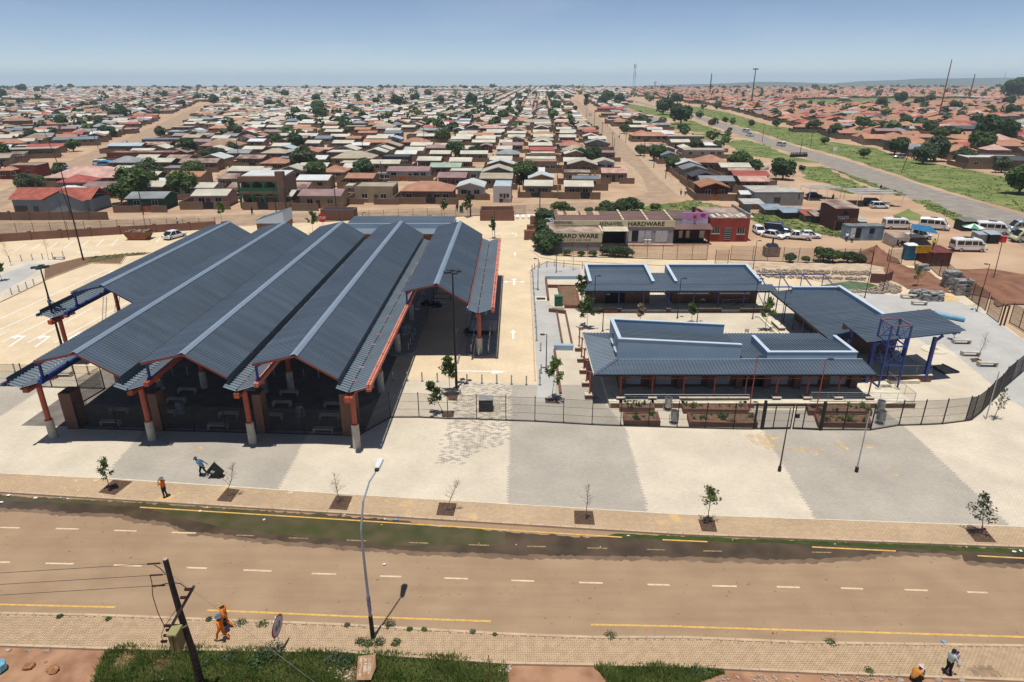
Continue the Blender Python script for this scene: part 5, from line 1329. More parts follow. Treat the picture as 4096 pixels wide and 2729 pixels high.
# long main shop
Y2 = g(*zh(1250,392)).y
s2 = thing('hardware_shop', 'long hardware shop with black lettering on a cream fascia and brown roofs', 'shop', Vector((xat(2600,Y2,0),Y2,0)))
xl, xm, xr = xat(zh(735,0)[0],Y2,3), xat(zh(1015,0)[0],Y2,2), xat(zh(1492,0)[0],Y2,3)
zf0, zf1 = zat(Y2,zh(0,220)[1]), zat(Y2,zh(0,155)[1])
MB().bb(xm,xr,Y2,Y2+8,ZG,zf0+.2).build('wall', M_gwall, s2); MB().bb(xl-9.2,xm-.01,Y2+1.6,Y2+8,ZG,zf0).build('wall', M_gwall, s2)
MB().bb(xl,xr+.1,Y2-.15,Y2-.02,zf0,zf1).build('sign_board', M_sign, s2)
x_l2 = xat(zh(285,0)[0],Y2,3)
MB().bb(x_l2,xl-.02,Y2-.1,Y2+.02,zf0+.25,zf1).build('sign_board', M_sign, s2)
cx = (xat(zh(735,0)[0],Y2,3)+xat(zh(985,0)[0],Y2,3))/2
text('lettering','AKENAWBEL',s2,M_blk,(cx,Y2-.16,(zf0+zf1)/2),(1,0,0),(0,0,1),xat(zh(985,0)[0],Y2,3)-xl-.1,(zf1-zf0)*.62,bold=.015)
cx = (xat(zh(1030,0)[0],Y2,3)+xat(zh(1395,0)[0],Y2,3))/2
text('lettering','HARDWARE',s2,M_blk,(cx,Y2-.16,(zf0+zf1)/2),(1,0,0),(0,0,1),xat(zh(1395,0)[0],Y2,3)-xat(zh(1030,0)[0],Y2,3),(zf1-zf0)*.66,bold=.025)
text('lettering','AKENAWBEL',s2,M_blk,(xat(zh(382,0)[0],Y2,3),Y2-.11,zf1-.36),(1,0,0),(0,0,1),3.5,.5,bold=.01)
YB = g(*zh(1200,75),zf1).y
for a, c, m in ((300,960,M_brownroof),(955,1200,M_brownroof),(1200,1440,M_brownroof)):
 xa, xb_ = xat(zh(a,0)[0],Y2+3,zf1), xat(zh(c,0)[0],Y2+3,zf1)
 b = MB(); b.corr((xa,Y2+.05,zf1-.2),(0,7.9,.35),(xb_-xa,0,0),.5,.05); b.build('roof', m, s2)
 for k in range(4): MB().bb(xb_-.15,xb_+.15,Y2+.05+k*1.95,Y2+.03+(k+1)*1.95,zf1-.3,zf1+.15+.12*k).build('parapet_step', M_sign, s2)
for a in (330,420,480,560,690):
 xa = xat(zh(a,0)[0],Y2+5,zf1); b = MB(); b.corr((xa,Y2+4.6,zf1+.06),(0,3.2,.14),(1.1,0,0),.5,.05); b.build('roof_sheet', mat('tan_sheet',(.45,.32,.2),.8,.2,1), s2)
def door(parent, u0, u1, v0, v1, Y, m, name='door', z=zh, dep=.06):
 xa, xb_ = xat(z(u0,0)[0],Y,1), xat(z(u1,0)[0],Y,1); za, zb_ = max(ZG,zat(Y,z(0,v1)[1])), zat(Y,z(0,v0)[1])
 return MB().bb(xa,xb_,Y-dep,Y-.004,za,zb_).build(name, m, parent)
M_gal = mat('pale_grille', (.42,.42,.42), .6, .15, 6)
door(s2,1068,1130,258,366,Y2,dk); door(s2,1135,1192,255,368,Y2,M_gal,'grille_door'); door(s2,1020,1066,255,366,Y2,M_gal,'grille_door'); door(s2,1305,1425,255,372,Y2,M_gal,'shutter_door'); door(s2,1200,1262,252,362,Y2,mat('light_grey_wall',(.40,.40,.40)),'wall_panel')
for a in (1207,1245):
 p0 = Vector((xat(zh(a,0)[0],Y2-.7,0),Y2-.7,0)); tag(MB().lathe(p0,[(.3,0),(.3,.85),(.28,.9)],12).lathe(p0+Vector((0,0,.9)),[(.33,0),(.33,.07)],12).build('drum', mat('white_drum',(.55,.55,.54))), 'white topped drum, %s of two outside the shop door' % ('left','right')[a>1220], 'drum', 'drums by the shop door')
# awning with dark space beneath
xa, xb_ = xat(zh(770,0)[0],Y2,2), xat(zh(1018,0)[0],Y2,2)
b = MB(); b.corr((xa,Y2-2.2,zat(Y2-2.2,zh(0,266)[1])),(0,2.1,.4),(xb_-xa,0,0),.4,.05); b.build('awning', mat('cream_sheet',(.50,.45,.33),.7,.12,1), s2)
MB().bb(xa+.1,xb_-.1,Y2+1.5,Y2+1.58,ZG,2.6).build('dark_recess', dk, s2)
for x in (xa+.1,xb_-.1): MB().bar((x,Y2-2.1,ZG),(x,Y2-2.1,zat(Y2-2.2,zh(0,268)[1])),.1,.1).build('awning_post', M_dark, s2)
MB().bb(xm,xr,Y2-1.2,Y2-.01,ZG,.12).build('stoep', mat('worn_stoep',(.40,.25,.19)), s2)
# cafe with the pink board
Y3 = g(*zh(1670,392)).y
s3 = thing('cafe', 'brown roofed cafe with a pink advertising board above the porch', 'shop', Vector((xat(2770,Y3,0),Y3,0)))
xa, xb_ = xat(zh(1492,0)[0],Y3,2), xat(zh(1855,0)[0],Y3,2)
zr0 = zat(Y3+2.4,zh(0,200)[1]); zr1 = zat(Y3+2.4,zh(0,137)[1])
MB().bb(xa+.05,xb_-.3,Y3+2.4,Y3+8,ZG,zr1).build('wall', mat('light_plaster',(.42,.41,.38),.9,.1,1), s3)
b = MB(); b.corr((xa+.05,Y3+2.35,zr1),(0,6.5,.3),(xb_-xa-.3,0,0),.5,.05); b.build('roof', M_brownroof, s3)
b = MB(); b.corr((xa,Y3-.2,zat(Y3-.2,zh(0,247)[1])),(0,2.6,.55),(xb_-xa+.5,0,0),.5,.05); b.build('porch_roof', M_brownroof, s3)
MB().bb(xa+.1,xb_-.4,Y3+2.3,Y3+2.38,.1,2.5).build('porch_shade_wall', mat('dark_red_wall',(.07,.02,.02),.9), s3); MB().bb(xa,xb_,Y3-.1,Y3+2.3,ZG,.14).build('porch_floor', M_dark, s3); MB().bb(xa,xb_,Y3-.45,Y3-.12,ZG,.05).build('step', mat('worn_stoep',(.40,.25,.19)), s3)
for a, c in ((1540,1575),(1610,1645),(1745,1790)): door(s3,a,c,258,330,Y3+2.28,M_sign,'window')
for x in (xa+.2,xb_-.1): MB().bar((x,Y3,.0),(x,Y3,2.5),.1,.1).build('porch_post', M_dark, s3)
bz0, bz1 = zat(Y3+2.2,zh(0,197)[1]), zat(Y3+2.2,zh(0,75)[1]); bxa, bxb = xat(zh(1575,0)[0],Y3+2.2,4), xat(zh(1832,0)[0],Y3+2.2,4)
hb = MB().bb(bxa,bxb,Y3+2.1,Y3+2.25,bz0,bz1).build('billboard', mat('pale_pink_board',(.56,.46,.56),.6,.04,.5), s3)
MB().bb(bxa+.01,bxb-.01,Y3+2.085,Y3+2.098,bz0+(bz1-bz0)*.5,bz1-.02).build('billboard_band', mat('mauve_board',(.45,.22,.45),.6,.12,.6), s3)
bxc = (bxa+bxb)/2
MB().lathe((bxc-.1,Y3+2.06,bz0+(bz1-bz0)*.55),[(.22,0),(.30,.5),(.22,.75),(.06,.95)],10).build('billboard_emblem', mat('emblem_red',(.5,.05,.07)), s3)
MB().add([(bxb-1.0+.55*math.cos(R(i*30))*(1 if i%2 else .85), Y3+2.07, bz1-.5+.33*math.sin(R(i*30))) for i in range(12)],[tuple(range(12))]).build('billboard_badge', mat('badge_magenta',(.35,.03,.16)), s3)
text('lettering',"Badisa's Bakery",s3,mat('letter_maroon',(.25,.02,.08)),(bxc,Y3+2.08,bz0+(bz1-bz0)*.40),(1,0,0),(0,0,1),2.9,.36)
text('lettering','Irresistibly   yummy',s3,mat('letter_grey',(.2,.17,.22)),(bxc,Y3+2.08,bz0+(bz1-bz0)*.12),(1,0,0),(0,0,1),3.2,.26)
MB().tube((bxb-1.6,Y3+6.5,4),(bxb-1.6,Y3+6.5,5.6),.35,n=10).build('chimney', M_char, s3)
# red building
Y4 = g(*zh(2040,362)).y
s4 = thing('red_shop', 'red painted flat fronted building with a patched sheet roof', 'shop', Vector((xat(2920,Y4,0),Y4,0)))
xa, xb_ = xat(zh(1850,0)[0],Y4,2), xat(zh(2243,0)[0],Y4,2); zt = zat(Y4,zh(0,137)[1])
MB().bb(xa,xb_,Y4,Y4+10.5,ZG,zt).build('wall', M_rwall, s4)
b = MB(); b.corr((xa,Y4+.1,zt+.04),(0,9.6,.35),(xb_-xa-.35,0,0),.6,.06); b.build('roof', M_rustroof, s4)
for k in range(7): b = MB(); b.corr((xa+.5+k*1.15,Y4+.2+(k%2)*1.2,zt+.14),(0,2.6,.1),(.7,0,0),.7,.05); b.build('roof_sheet', mat('pale_sheet',(.50,.49,.45),.6,.12,1), s4)
MB().bb(xb_-.3,xb_,Y4+.05,Y4+10.5,zt,zt+.8).build('side_parapet', mat('worn_plaster',(.30,.25,.2),.9,.2,1), s4)
for q in ((1870,1945,230,285),(2120,2195,230,290)):
 wd = door(s4,*q,Y4,M_glass,'window',dep=.05); xw0, xw1 = xat(zh(q[0],0)[0],Y4,1.5), xat(zh(q[1],0)[0],Y4,1.5); z0_, z1_ = zat(Y4,zh(0,q[3])[1]), zat(Y4,zh(0,q[2])[1])
 for f in (0,.33,.66,1): MB().bar((xw0+(xw1-xw0)*f,Y4-.07,z0_),(xw0+(xw1-xw0)*f,Y4-.07,z1_),.05,.05).build('window_bar', M_gal, wd)
 MB().bb(xw0-.1,xw1+.1,Y4-.16,Y4-.052,z0_-.14,z0_).build('window_sill', M_gal, wd)
dd = door(s4,1990,2060,232,355,Y4,dk)
for f in range(7): MB().bb(xat(zh(1990,0)[0],Y4,1),xat(zh(2060,0)[0],Y4,1),Y4-.09,Y4-.062,.3+f*.35,.38+f*.35).build('door_bar', M_gal, dd)
bp = thing('panel_stand', 'leaning board of blue grey panels behind the red building', 'panel', g(*zh(2220,125)))
for k in range(4): a_ = g(*zh(2185+k*18,95+k*6)); MB().bar(a_+Vector((0,0,.2)), a_+Vector((0,0,2.2)), .55, .06).build('panel', mat('solar_blue_grey',(.10,.13,.17),.3), bp)
# chimney braai on the fence line
br = thing('brick_oven', 'square stone oven with a black hood behind the site fence', 'oven', g(*zq(287,548)))
p0 = g(*zq(287,545)); MB().bb(p0.x-1.2,p0.x+1.2,p0.y,p0.y+1.6,0,1.5).build('body', mat('oven_stone',(.28,.21,.16),.9,.2,2), br); MB().add([(p0.x-.95,p0.y+.1,1.5),(p0.x+.95,p0.y+.1,1.5),(p0.x+.95,p0.y+1.5,1.5),(p0.x-.95,p0.y+1.5,1.5),(p0.x-.7,p0.y+.3,2.0),(p0.x+.7,p0.y+.3,2.0),(p0.x+.7,p0.y+1.2,2.0),(p0.x-.7,p0.y+1.2,2.0)],[(4,5,6,7),(0,1,5,4),(1,2,6,5),(2,3,7,6),(3,0,4,7)]).build('hood', M_char, br); MB().tube((p0.x,p0.y+.7,2.0),(p0.x,p0.y+.7,2.9),.15,n=8).build('flue', M_dark, br)
# ------------------------------------------------------------------ toilets block, container, stalls
zc3 = c3
Yt = g(*c3(1130,208)).y
tb = thing('toilet_block', 'two storey red brick toilet block with outside stairs', 'building', Vector((xat(c3(1130,0)[0],Yt,0),Yt,0)))
xa, xb_ = xat(c3(1050,0)[0],Yt,2), xat(c3(1205,0)[0],Yt,2); zt = zat(Yt,c3(0,62)[1])
MB().bb(xa,xb_,Yt,Yt+7,ZG,zt).build('wall', brickmat('dark_red_brick',(.17,.05,.04),(.12,.035,.03),(.17,.10,.08),.23,.086,.012,'wall'), tb)
b = MB(); b.corr((xa-.3,Yt-.3,zt+.1),(0,7.8,.5),(xb_-xa+.6,0,0),.5,.05); b.build('roof', M_rustroof, tb)
def rect(parent, c, q, Y, m, name, dep=.05):
 xa, xb_ = xat(c(q[0],0)[0],Y,1.5), xat(c(q[1],0)[0],Y,1.5); z0_, z1_ = max(ZG+.01,zat(Y,c(0,q[3])[1])), zat(Y,c(0,q[2])[1])
 return MB().bb(xa,xb_,Y-dep,Y-.003,z0_,z1_).build(name, m, parent)
rect(tb,c3,(1098,1150,70,103),Yt,M_glass,'window'); rect(tb,c3,(1060,1115,148,205),Yt,dk,'doorway'); rect(tb,c3,(1175,1203,80,150),Yt,mat('brown_door',(.12,.05,.03)),'door')
tx = xat(c3(1110,0)[0],Yt,3); text('lettering','TOILETS',tb,M_white,(tx,Yt-.02,zat(Yt,c3(0,122)[1])),(1,0,0),(0,0,1),xat(c3(1150,0)[0],Yt,3)-xat(c3(1072,0)[0],Yt,3),.62)
for k in range(9): MB().bb(xb_-1.6+.0,xb_-.4,Yt-1.6+k*.17-.0,Yt-1.45+k*.17,ZG+k*.3,ZG+.08+k*.3).build('stair_tread', M_bark, tb)
Yc = g(*c3(1260,275)).y
ct = thing('container', 'blue grey corrugated shipping container shop with an open door', 'container', Vector((xat(c3(1260,0)[0],Yc,0),Yc,0)))
xa, xb_ = xat(c3(1135,0)[0],Yc,1), xat(c3(1385,0)[0],Yc,1); zt = zat(Yc,c3(0,182)[1])
M_ctn = mat('container_blue_grey',(.20,.27,.34),.6,.2,.8)
b = MB(); b.corr((xa,Yc,ZG+.1),(0,0,zt-ZG-.1),(xb_-xa,0,0),.28,.05); b.build('front_wall', M_ctn, ct)
MB().bb(xa,xb_,Yc+.06,Yc+2.5,ZG,zt).build('body', M_ctn, ct); MB().bb(xa-.03,xb_+.03,Yc-.06,Yc+2.53,zt,zt+.06).build('roof', mat('container_top',(.16,.17,.16),.8,.3,1), ct)
rect(ct,c3,(1195,1232,195,262),Yc-.06,dk,'doorway'); rect(ct,c3,(1160,1192,195,262),Yc-.06,mat('pale_door',(.5,.52,.54)),'door'); rect(ct,c3,(1288,1322,198,232),Yc-.06,M_glass,'window')
Yp = g(*c3(1520,325)).y
pk = thing('poster_stall', 'cream stall box with a black motorcycle picture on its front', 'stall', Vector((xat(c3(1500,0)[0],Yp,0),Yp,0)))
xa, xb_ = xat(c3(1470,0)[0],Yp,1), xat(c3(1563,0)[0],Yp,1); zt = zat(Yp,c3(0,262)[1])
MB().bb(xa,xb_,Yp,Yp+4.2,ZG,zt).build('box', mat('off_white_board',(.52,.49,.43),.8,.1,1), pk); b=MB(); b.corr((xa-.2,Yp-.2,zt+.05),(0,4.6,.15),(xb_-xa+.4,0,0),.4,.04); b.build('roof', M_rustroof, pk)
# picture: a rough silhouette of two wheels and a rider block
for fx in (.38,.72):
 cxx = xa+(xb_-xa)*fx; MB().add([(cxx+.42*math.cos(R(i*24)),Yp-.02,ZG+.62+.42*math.sin(R(i*24))) for i in range(15)]+[(cxx+.24*math.cos(R(i*24)),Yp-.02,ZG+.62+.24*math.sin(R(i*24))) for i in range(15)],[(i,(i+1)%15,15+(i+1)%15,15+i) for i in range(15)]).build('picture', M_blk, pk)
MB().add([(xa+(xb_-xa)*a,Yp-.021,ZG+z) for a,z in ((.35,.75),(.55,.6),(.75,.85),(.8,1.25),(.6,1.15),(.45,1.35),(.38,1.1))],[tuple(range(7))]).build('picture', M_blk, pk); MB().bb(xa+.25,xa+.5,Yp-.022,Yp-.002,ZG+.5,ZG+1.5).build('picture', M_blk, pk)
def hut(c, q, m, roofm, name, label, cat, dep=2.5, slope=.3, over=.2, rz=0):
 Y = g(*c((q[0]+q[1])/2,q[3])).y
 xa, xb_ = xat(c(q[0],0)[0],Y,1), xat(c(q[1],0)[0],Y,1); zt = zat(Y,c(0,q[2])[1])
 t = thing(name, label, cat, Vector(((xa+xb_)/2,Y,ZG)))
 MB().bb(xa,xb_,Y,Y+dep,ZG,zt).build('wall', m, t)
 b = MB(); b.corr((xa-over,Y-over,zt+.03),(0,dep+2*over,slope),(xb_-xa+2*over,0,0),.35,.045); b.build('roof', roofm, t)
 return t, xa, xb_, Y, zt
t,xa,xb_,Y,zt = hut(c3,(1718,1850,365,452),mat('rust_brown_sheet',(.13,.045,.03),.8,.25,1),mat('dark_red_sheet',(.18,.055,.045),.7,.2,1),'shack','rust brown sheet metal shack beside the diagonal fence','shack',3.6)
t,xa,xb_,Y,zt = hut(c3,(1940,2035,150,212),M_dark,mat('olive_grey_sheet',(.20,.20,.16),.7,.15,1),'shack','black painted shack with a grey lid by the highway','shack',3)
t,xa,xb_,Y,zt = hut(c3,(2045,2130,240,292),mat('grey_board',(.27,.30,.33),.7,.15,1),mat('grey_tarp',(.36,.40,.44),.6,.1,1),'stall','grey boarded food stall among the taxis','stall',2.2)
t,xa,xb_,Y,zt = hut(c3,(2120,2190,240,298),M_dark,mat('grey_tarp',(.36,.40,.44)),'stall','dark stall with a light tarp top next to the grey stall','stall',2)
rc = g(*c3(2214,290)); tag(MB().bb(rc.x-.45,rc.x+.45,rc.y,rc.y+.7,ZG,.9).bb(rc.x-.48,rc.x+.48,rc.y-.03,rc.y+.73,.9,1.0).build('cooler', mat('cooler_red',(.5,.03,.03),.4)), 'bright red cooler box beside the food stalls', 'cooler')
um = thing('umbrella', 'green and white market umbrella over a stall by the taxis', 'umbrella', g(*c3(1985,262)))
p0 = g(*c3(1985,262)); MB().tube(p0,p0+Vector((0,0,2.6)),.03,n=6).build('pole', M_steel, um)
for i in range(8):
 a0, a1 = R(i*45), R(i*45+45); MB().add([p0+Vector((0,0,2.75)), p0+Vector((1.9*math.cos(a0),1.9*math.sin(a0),2.1)), p0+Vector((1.9*math.cos(a1),1.9*math.sin(a1),2.1))],[(0,1,2)]).build('canopy_panel', mat('umbrella_green',(.06,.30,.17),.6) if i%2 else M_white, um)
sh_ = thing('shade_net', 'torn blue shade net stretched on poles beside the poster stall', 'canopy', g(*c3(1650,320)))
pc = [g(*c3(1560,300)), g(*c3(1745,330)), g(*c3(1690,275)), g(*c3(1560,268))]
tops = [p+Vector((0,0,h)) for p,h in zip(pc,(2.7,2.5,2.6,2.9))]
for p, q in zip(pc, tops): MB().tube(p,q,.04,n=6).build('pole', M_dark, sh_)
n = 8; vs = []
for i in range(n+1):
 for j in range(n+1):
  a = tops[0].lerp(tops[1],i/n); c = tops[3].lerp(tops[2],i/n); p = a.lerp(c,j/n); p.z -= .35*math.sin(math.pi*i/n)*math.sin(math.pi*j/n)+.08*random.random(); vs.append(p)
MB().add(vs,[(i*(n+1)+j,(i+1)*(n+1)+j,(i+1)*(n+1)+j+1,i*(n+1)+j+1) for i in range(n) for j in range(n)]).build('net', mat('blue_net',(.02,.13,.25),.8,.2,2), sh_)
pt_ = thing('portable_toilet', 'blue portable toilet with a white roof by the diagonal fence', 'toilet', g(*c3(1573,412)))
p0 = g(*c3(1573,412)); MB().bb(p0.x-.85,p0.x+.75,p0.y,p0.y+1.4,0,2.35).build('cabin', mat('toilet_blue',(.025,.16,.26),.5,.1,1), pt_); MB().add([(p0.x-.9,p0.y-.05,2.35),(p0.x+.8,p0.y-.05,2.35),(p0.x+.8,p0.y+1.45,2.35),(p0.x-.9,p0.y+1.45,2.35),(p0.x-.7,p0.y+.2,2.6),(p0.x+.6,p0.y+.2,2.6),(p0.x+.6,p0.y+1.2,2.6),(p0.x-.7,p0.y+1.2,2.6)],[(4,5,6,7),(0,1,5,4),(1,2,6,5),(2,3,7,6),(3,0,4,7)]).build('roof', M_white, pt_); MB().bb(p0.x-.6,p0.x+.5,p0.y-.02,p0.y-.003,.1,2.1).build('door', mat('toilet_blue_dark',(.02,.11,.2),.5), pt_)
p1 = g(*c3(1635,412)); t = tag(MB().bb(p1.x-.8,p1.x+.7,p1.y+.1,p1.y+1.4,0,1.5).bb(p1.x-.86,p1.x+.76,p1.y+.04,p1.y+1.46,1.5,1.58).build('crate', mat('maroon_sheet',(.14,.03,.04),.7,.15,1)), 'maroon steel cabinet next to the blue portable toilet', 'cabinet')
ys = thing('sign_board', 'yellow hand painted notice board on black legs by the fence', 'sign', g(*c3(1660,440)))
p0 = g(*c3(1600,440)); p1 = g(*c3(1708,440)); yy = p0.y
for x in (p0.x, xat(c3(1708,0)[0],yy,1)): MB().bar((x,yy,0),(x,yy,zat(yy,c3(0,312)[1])),.1,.1).build('leg', M_dark, ys)
xa, xb_ = xat(c3(1612,0)[0],yy,3), xat(c3(1720,0)[0],yy,3); z0_, z1_ = zat(yy,c3(0,366)[1]), zat(yy,c3(0,316)[1])
MB().bb(xa,xb_,yy-.1,yy-.052,z0_,z1_).build('board', mat('sign_yellow',(.60,.33,.02),.6,.06,1), ys)
for k, (s_, hh, ww_) in enumerate((('MABE TOYOTA',.27,.9),('WELDING & PARTS',.19,.85),('082 073 1100',.2,.72))):
 text('lettering',s_,ys,M_blk,((xa+xb_)/2,yy-.102,z1_-(z1_-z0_)*(.2+.3*k)),(1,0,0),(0,0,1),(xb_-xa)*ww_,(z1_-z0_)*hh)
# patchwork shacks along the green strip
cols = [mat('sheet_grey_blue',(.25,.31,.36),.55,.2,.6),mat('sheet_red_patch',(.33,.10,.08),.7,.3,.8),M_rustroof,mat('sheet_dull_white',(.42,.42,.39),.6,.15,.8)]
for i, (q, ci) in enumerate([((575,700,68,100),0),((700,850,88,128),0),((850,940,108,150),1),((915,985,112,160),2),((430,560,28,62),3),((985,1050,95,165),2),((1230,1275,150,180),3)]):
 hut(c3,q,[mat('shack_board',(.20,.16,.13),.9,.25,1),mat('shack_dark',(.07,.06,.055),.9,.2,1)][i%2],cols[ci],'shack','patched sheet metal shack, %s from the left along the green strip' % nth(i),'shack',4.0,.5,.3)
# grey flat roofed house and carports
t,xa,xb_,Y,zt = hut(T4,(-130,322,1195,1312),mat('grey_plaster',(.20,.20,.20),.9,.1,.6),mat('pale_flat_roof',(.45,.42,.37),.8,.2,.5),'flat_house','grey plastered flat roofed house above the shacks','house',9,.2,.05)
rect(t,T4,(55,115,1240,1290),Y,M_glass,'window'); rect(t,T4,(275,290,1210,1255),Y,M_glass,'window')
for j, (q, lab) in enumerate([((810,1180,900,1215,5.5),'rusty carport roof on thin posts over two cars'),((370,1190,530,1260,4.5),'small sheet carport beside the grey house')]):
 p0 = g(*T4(q[0],q[3]+110 if j==0 else q[3]+10)); t = thing('carport', lab, 'carport', p0)
 xa, xb_ = p0.x, p0.x + (11 if j==0 else 9); y0_, y1_ = p0.y, p0.y+(9 if j==0 else 6)
 for x in (xa+.2,(xa+xb_)/2,xb_-.2):
  for y in (y0_+.2,y1_-.2): MB().tube((x,y,ZG),(x,y,2.7),.05,n=6).build('post', M_white, t)
 for k in range(6): b = MB(); b.corr((xa,y0_+(y1_-y0_)*k/6,2.75+.03*(k%2)),(xb_-xa-(k%3)*.8,0,.1),(0,(y1_-y0_)/6,0),.4,.04); b.build('roof_sheet', cols[(2,3,2,3,2,3)[k]], t)
# ------------------------------------------------------------------ vehicles (nose along +x)
M_tyre = mat('tyre_rubber',(.02,.02,.02),.9,.1,4); M_rim = mat('wheel_rim',(.35,.35,.36),.4,.1,4,metal=.5); M_lampw = mat('headlamp',(.65,.67,.68),.2,.05,3); M_lampr = mat('tail_lamp',(.35,.02,.02),.3,.05,3); M_bump = mat('bumper_plastic',(.05,.05,.05),.6)
def loft(secs, mi=0):
 b = MB(); n = len(secs[0][1]); vs = []
 for x, pr in secs:
  vs += [(x, y, z) for y, z in pr] + [(x, -y, z) for y, z in pr[::-1]]
 m = 2*n; fs = []
 for k in range(len(secs)-1):
  for i in range(m): fs.append((k*m+i, (k+1)*m+i, (k+1)*m+(i+1)%m, k*m+(i+1)%m))
 fs.append(tuple(range(m))); fs.append(tuple(range(len(secs)*m-1,(len(secs)-1)*m-1,-1)))
 return b.add(vs, fs)
def prof(w, zb, zt, r=.12, tum=.06): return [(w*.86,zb),(w,zb+.16),(w,(zb+zt)/2),(w-tum,zt-r),(w-tum-r,zt)]
def wheels(t, xs, yw, r, w=.2):
 for x in xs:
  for s_ in (-1,1):
   ty = MB().tube((x,s_*(yw-w/2),r),(x,s_*(yw+w/2),r),r,n=16).build('tyre', M_tyre, t)
   MB().tube((x,s_*(yw+w/2),r),(x,s_*(yw+w/2+.012),r),r*.62,n=12).build('rim', M_rim, ty)
def vehicle(kind, p, rz, m, label, group=None, s=1.0):
 name = {'minibus':'minibus','sedan':'sedan_car','hatch':'hatchback_car','suv':'sport_utility_car','pickup':'pickup_truck'}[kind]
 cat = {'minibus':'minibus','sedan':'car','hatch':'car','suv':'car','pickup':'pickup'}[kind]
 t = thing(name, label, cat, Vector((p[0],p[1],p[2] if len(p)>2 and p[2] else 0)), rz, group)
 keep = MW[t.name]; MW[t.name] = Matrix.Identity(4)
 t.scale = (s,s,s)
 if kind == 'minibus':
  L, w = 2.55, .92
  loft([(-L,prof(w*.95,.42,1.9)),(-L+.12,prof(w,.35,2.08)),(-.6,prof(w,.33,2.2)),(1.0,prof(w,.33,2.16)),(1.45,prof(w,.33,2.05)),(1.95,prof(w,.33,1.5)),(2.15,prof(w*.98,.33,1.12)),(2.45,prof(w*.93,.36,.98)),(2.6,prof(w*.82,.42,.72))]).build('body', m, t, False)
  for s_ in (-1,1):
   for x0,x1 in ((-2.3,-1.25),(-1.15,-.1),(0,.85)):
    MB().add([(x0,s_*(w-.005),1.18),(x1,s_*(w-.005),1.18),(x1,s_*(w-.035),1.82),(x0,s_*(w-.035),1.82)],[(0,1,2,3) if s_<0 else (3,2,1,0)]).add([(x0,s_*(w+.012),1.18),(x1,s_*(w+.012),1.18),(x1,s_*(w-.02),1.82),(x0,s_*(w-.02),1.82)],[(0,1,2,3) if s_<0 else (3,2,1,0)]).build('side_window', M_glass, t)
   MB().add([(.95,s_*(w+.012),1.15),(1.75,s_*(w+.012),1.15),(1.35,s_*(w-.02),1.78),(.95,s_*(w-.02),1.80)],[(0,1,2,3) if s_<0 else (3,2,1,0)]).build('front_side_window', M_glass, t)
   MB().box((2.42,s_*.68,.78),(.22,.3,.16)).build('headlamp', M_lampw, t); MB().box((-L-.0,s_*.82,1.05),(.06,.14,.5)).build('tail_lamp', M_lampr, t)
   MB().bb(-2.2,2.0,s_*(w+.004)-.004,s_*(w+.004)+.004,.92,.98).build('stripe', mat('gold_stripe',(.45,.34,.12),.5), t)
   MB().box((1.75,s_*(w+.12),1.25),(.12,.2,.2)).build('mirror', M_bump, t)
  MB().add([(1.50,-.72,2.03),(1.50,.72,2.03),(2.14,.80,1.18),(2.14,-.80,1.18)],[(3,2,1,0)]).add([(1.53,-.70,2.06),(1.53,.70,2.06),(2.19,.78,1.18),(2.19,-.78,1.18)],[(3,2,1,0)]).build('windscreen', M_glass, t)
  MB().bb(-L-.03,-L-.004,-.68,.68,1.2,1.8).build('rear_window', M_glass, t)
  MB().bb(2.45,2.66,-.8,.8,.36,.55).build('front_bumper', M_bump, t); MB().bb(-L-.1,-L+.02,-.86,.86,.36,.56).build('rear_bumper', M_bump, t)
  MB().bb(-.9,.3,-.35,.35,2.2,2.28).build('roof_hatch', M_char, t)
  wheels(t,(-1.5,1.65),.82,.34)
 else:
  L = {'sedan':2.2,'hatch':1.95,'suv':2.3,'pickup':2.5}[kind]; w = {'sedan':.86,'hatch':.84,'suv':.92,'pickup':.86}[kind]
  zb = {'sedan':.25,'hatch':.25,'suv':.42,'pickup':.4}[kind]; zh_ = {'sedan':.88,'hatch':.9,'suv':1.12,'pickup':1.0}[kind]; zr2 = {'sedan':1.42,'hatch':1.48,'suv':1.78,'pickup':1.62}[kind]
  loft([(-L,prof(w*.85,zb+.1,zh_*.9)),(-L+.2,prof(w*.96,zb,zh_)),(-L+.8,prof(w,zb,zh_+.02)),(.9,prof(w,zb,zh_)),(L-.5,prof(w*.97,zb,zh_-.1)),(L-.12,prof(w*.9,zb,zh_-.2)),(L,prof(w*.78,zb+.08,zh_-.35))]).build('body', m, t)
  cx0, cx1, rx0, rx1 = {'sedan':(-1.75,1.05,-1.0,.35),'hatch':(-1.9,1.0,-1.6,.3),'suv':(-2.2,1.15,-2.05,.5),'pickup':(-.35,1.35,-.2,.75)}[kind]
  zc_ = zh_-.04
  pr = lambda ww_, z: [(ww_,zc_-.05),(ww_,zc_),(ww_-.03,(zc_+z)/2),(ww_-.1,z-.05),(ww_-.2,z)]
  def pz(z): return [(w-.04,zc_-.05),(w-.04,zc_),(w-.04-.14*(z-zc_)/(zr2-zc_+.001),z-.01),(w-.05-.14*(z-zc_)/(zr2-zc_+.001),z-.005),(w-.3,z)]
  gz_ = loft([(cx0,pz(zc_+.03)),(rx0,pz(zr2-.02)),(rx1,pz(zr2-.02)),(cx1,pz(zc_+.03))]).build('glasshouse', M_glass, t)
  MB().add([(rx0-.05,-w+.24,zr2-.015),(rx1+.08,-w+.24,zr2-.015),(rx1+.08,w-.24,zr2-.015),(rx0-.05,w-.24,zr2-.015),(rx0,-w+.3,zr2+.035),(rx1,-w+.3,zr2+.035),(rx1,w-.3,zr2+.035),(rx0,w-.3,zr2+.035)],[(4,5,6,7),(0,1,5,4),(1,2,6,5),(2,3,7,6),(3,0,4,7)]).build('roof', m, t)
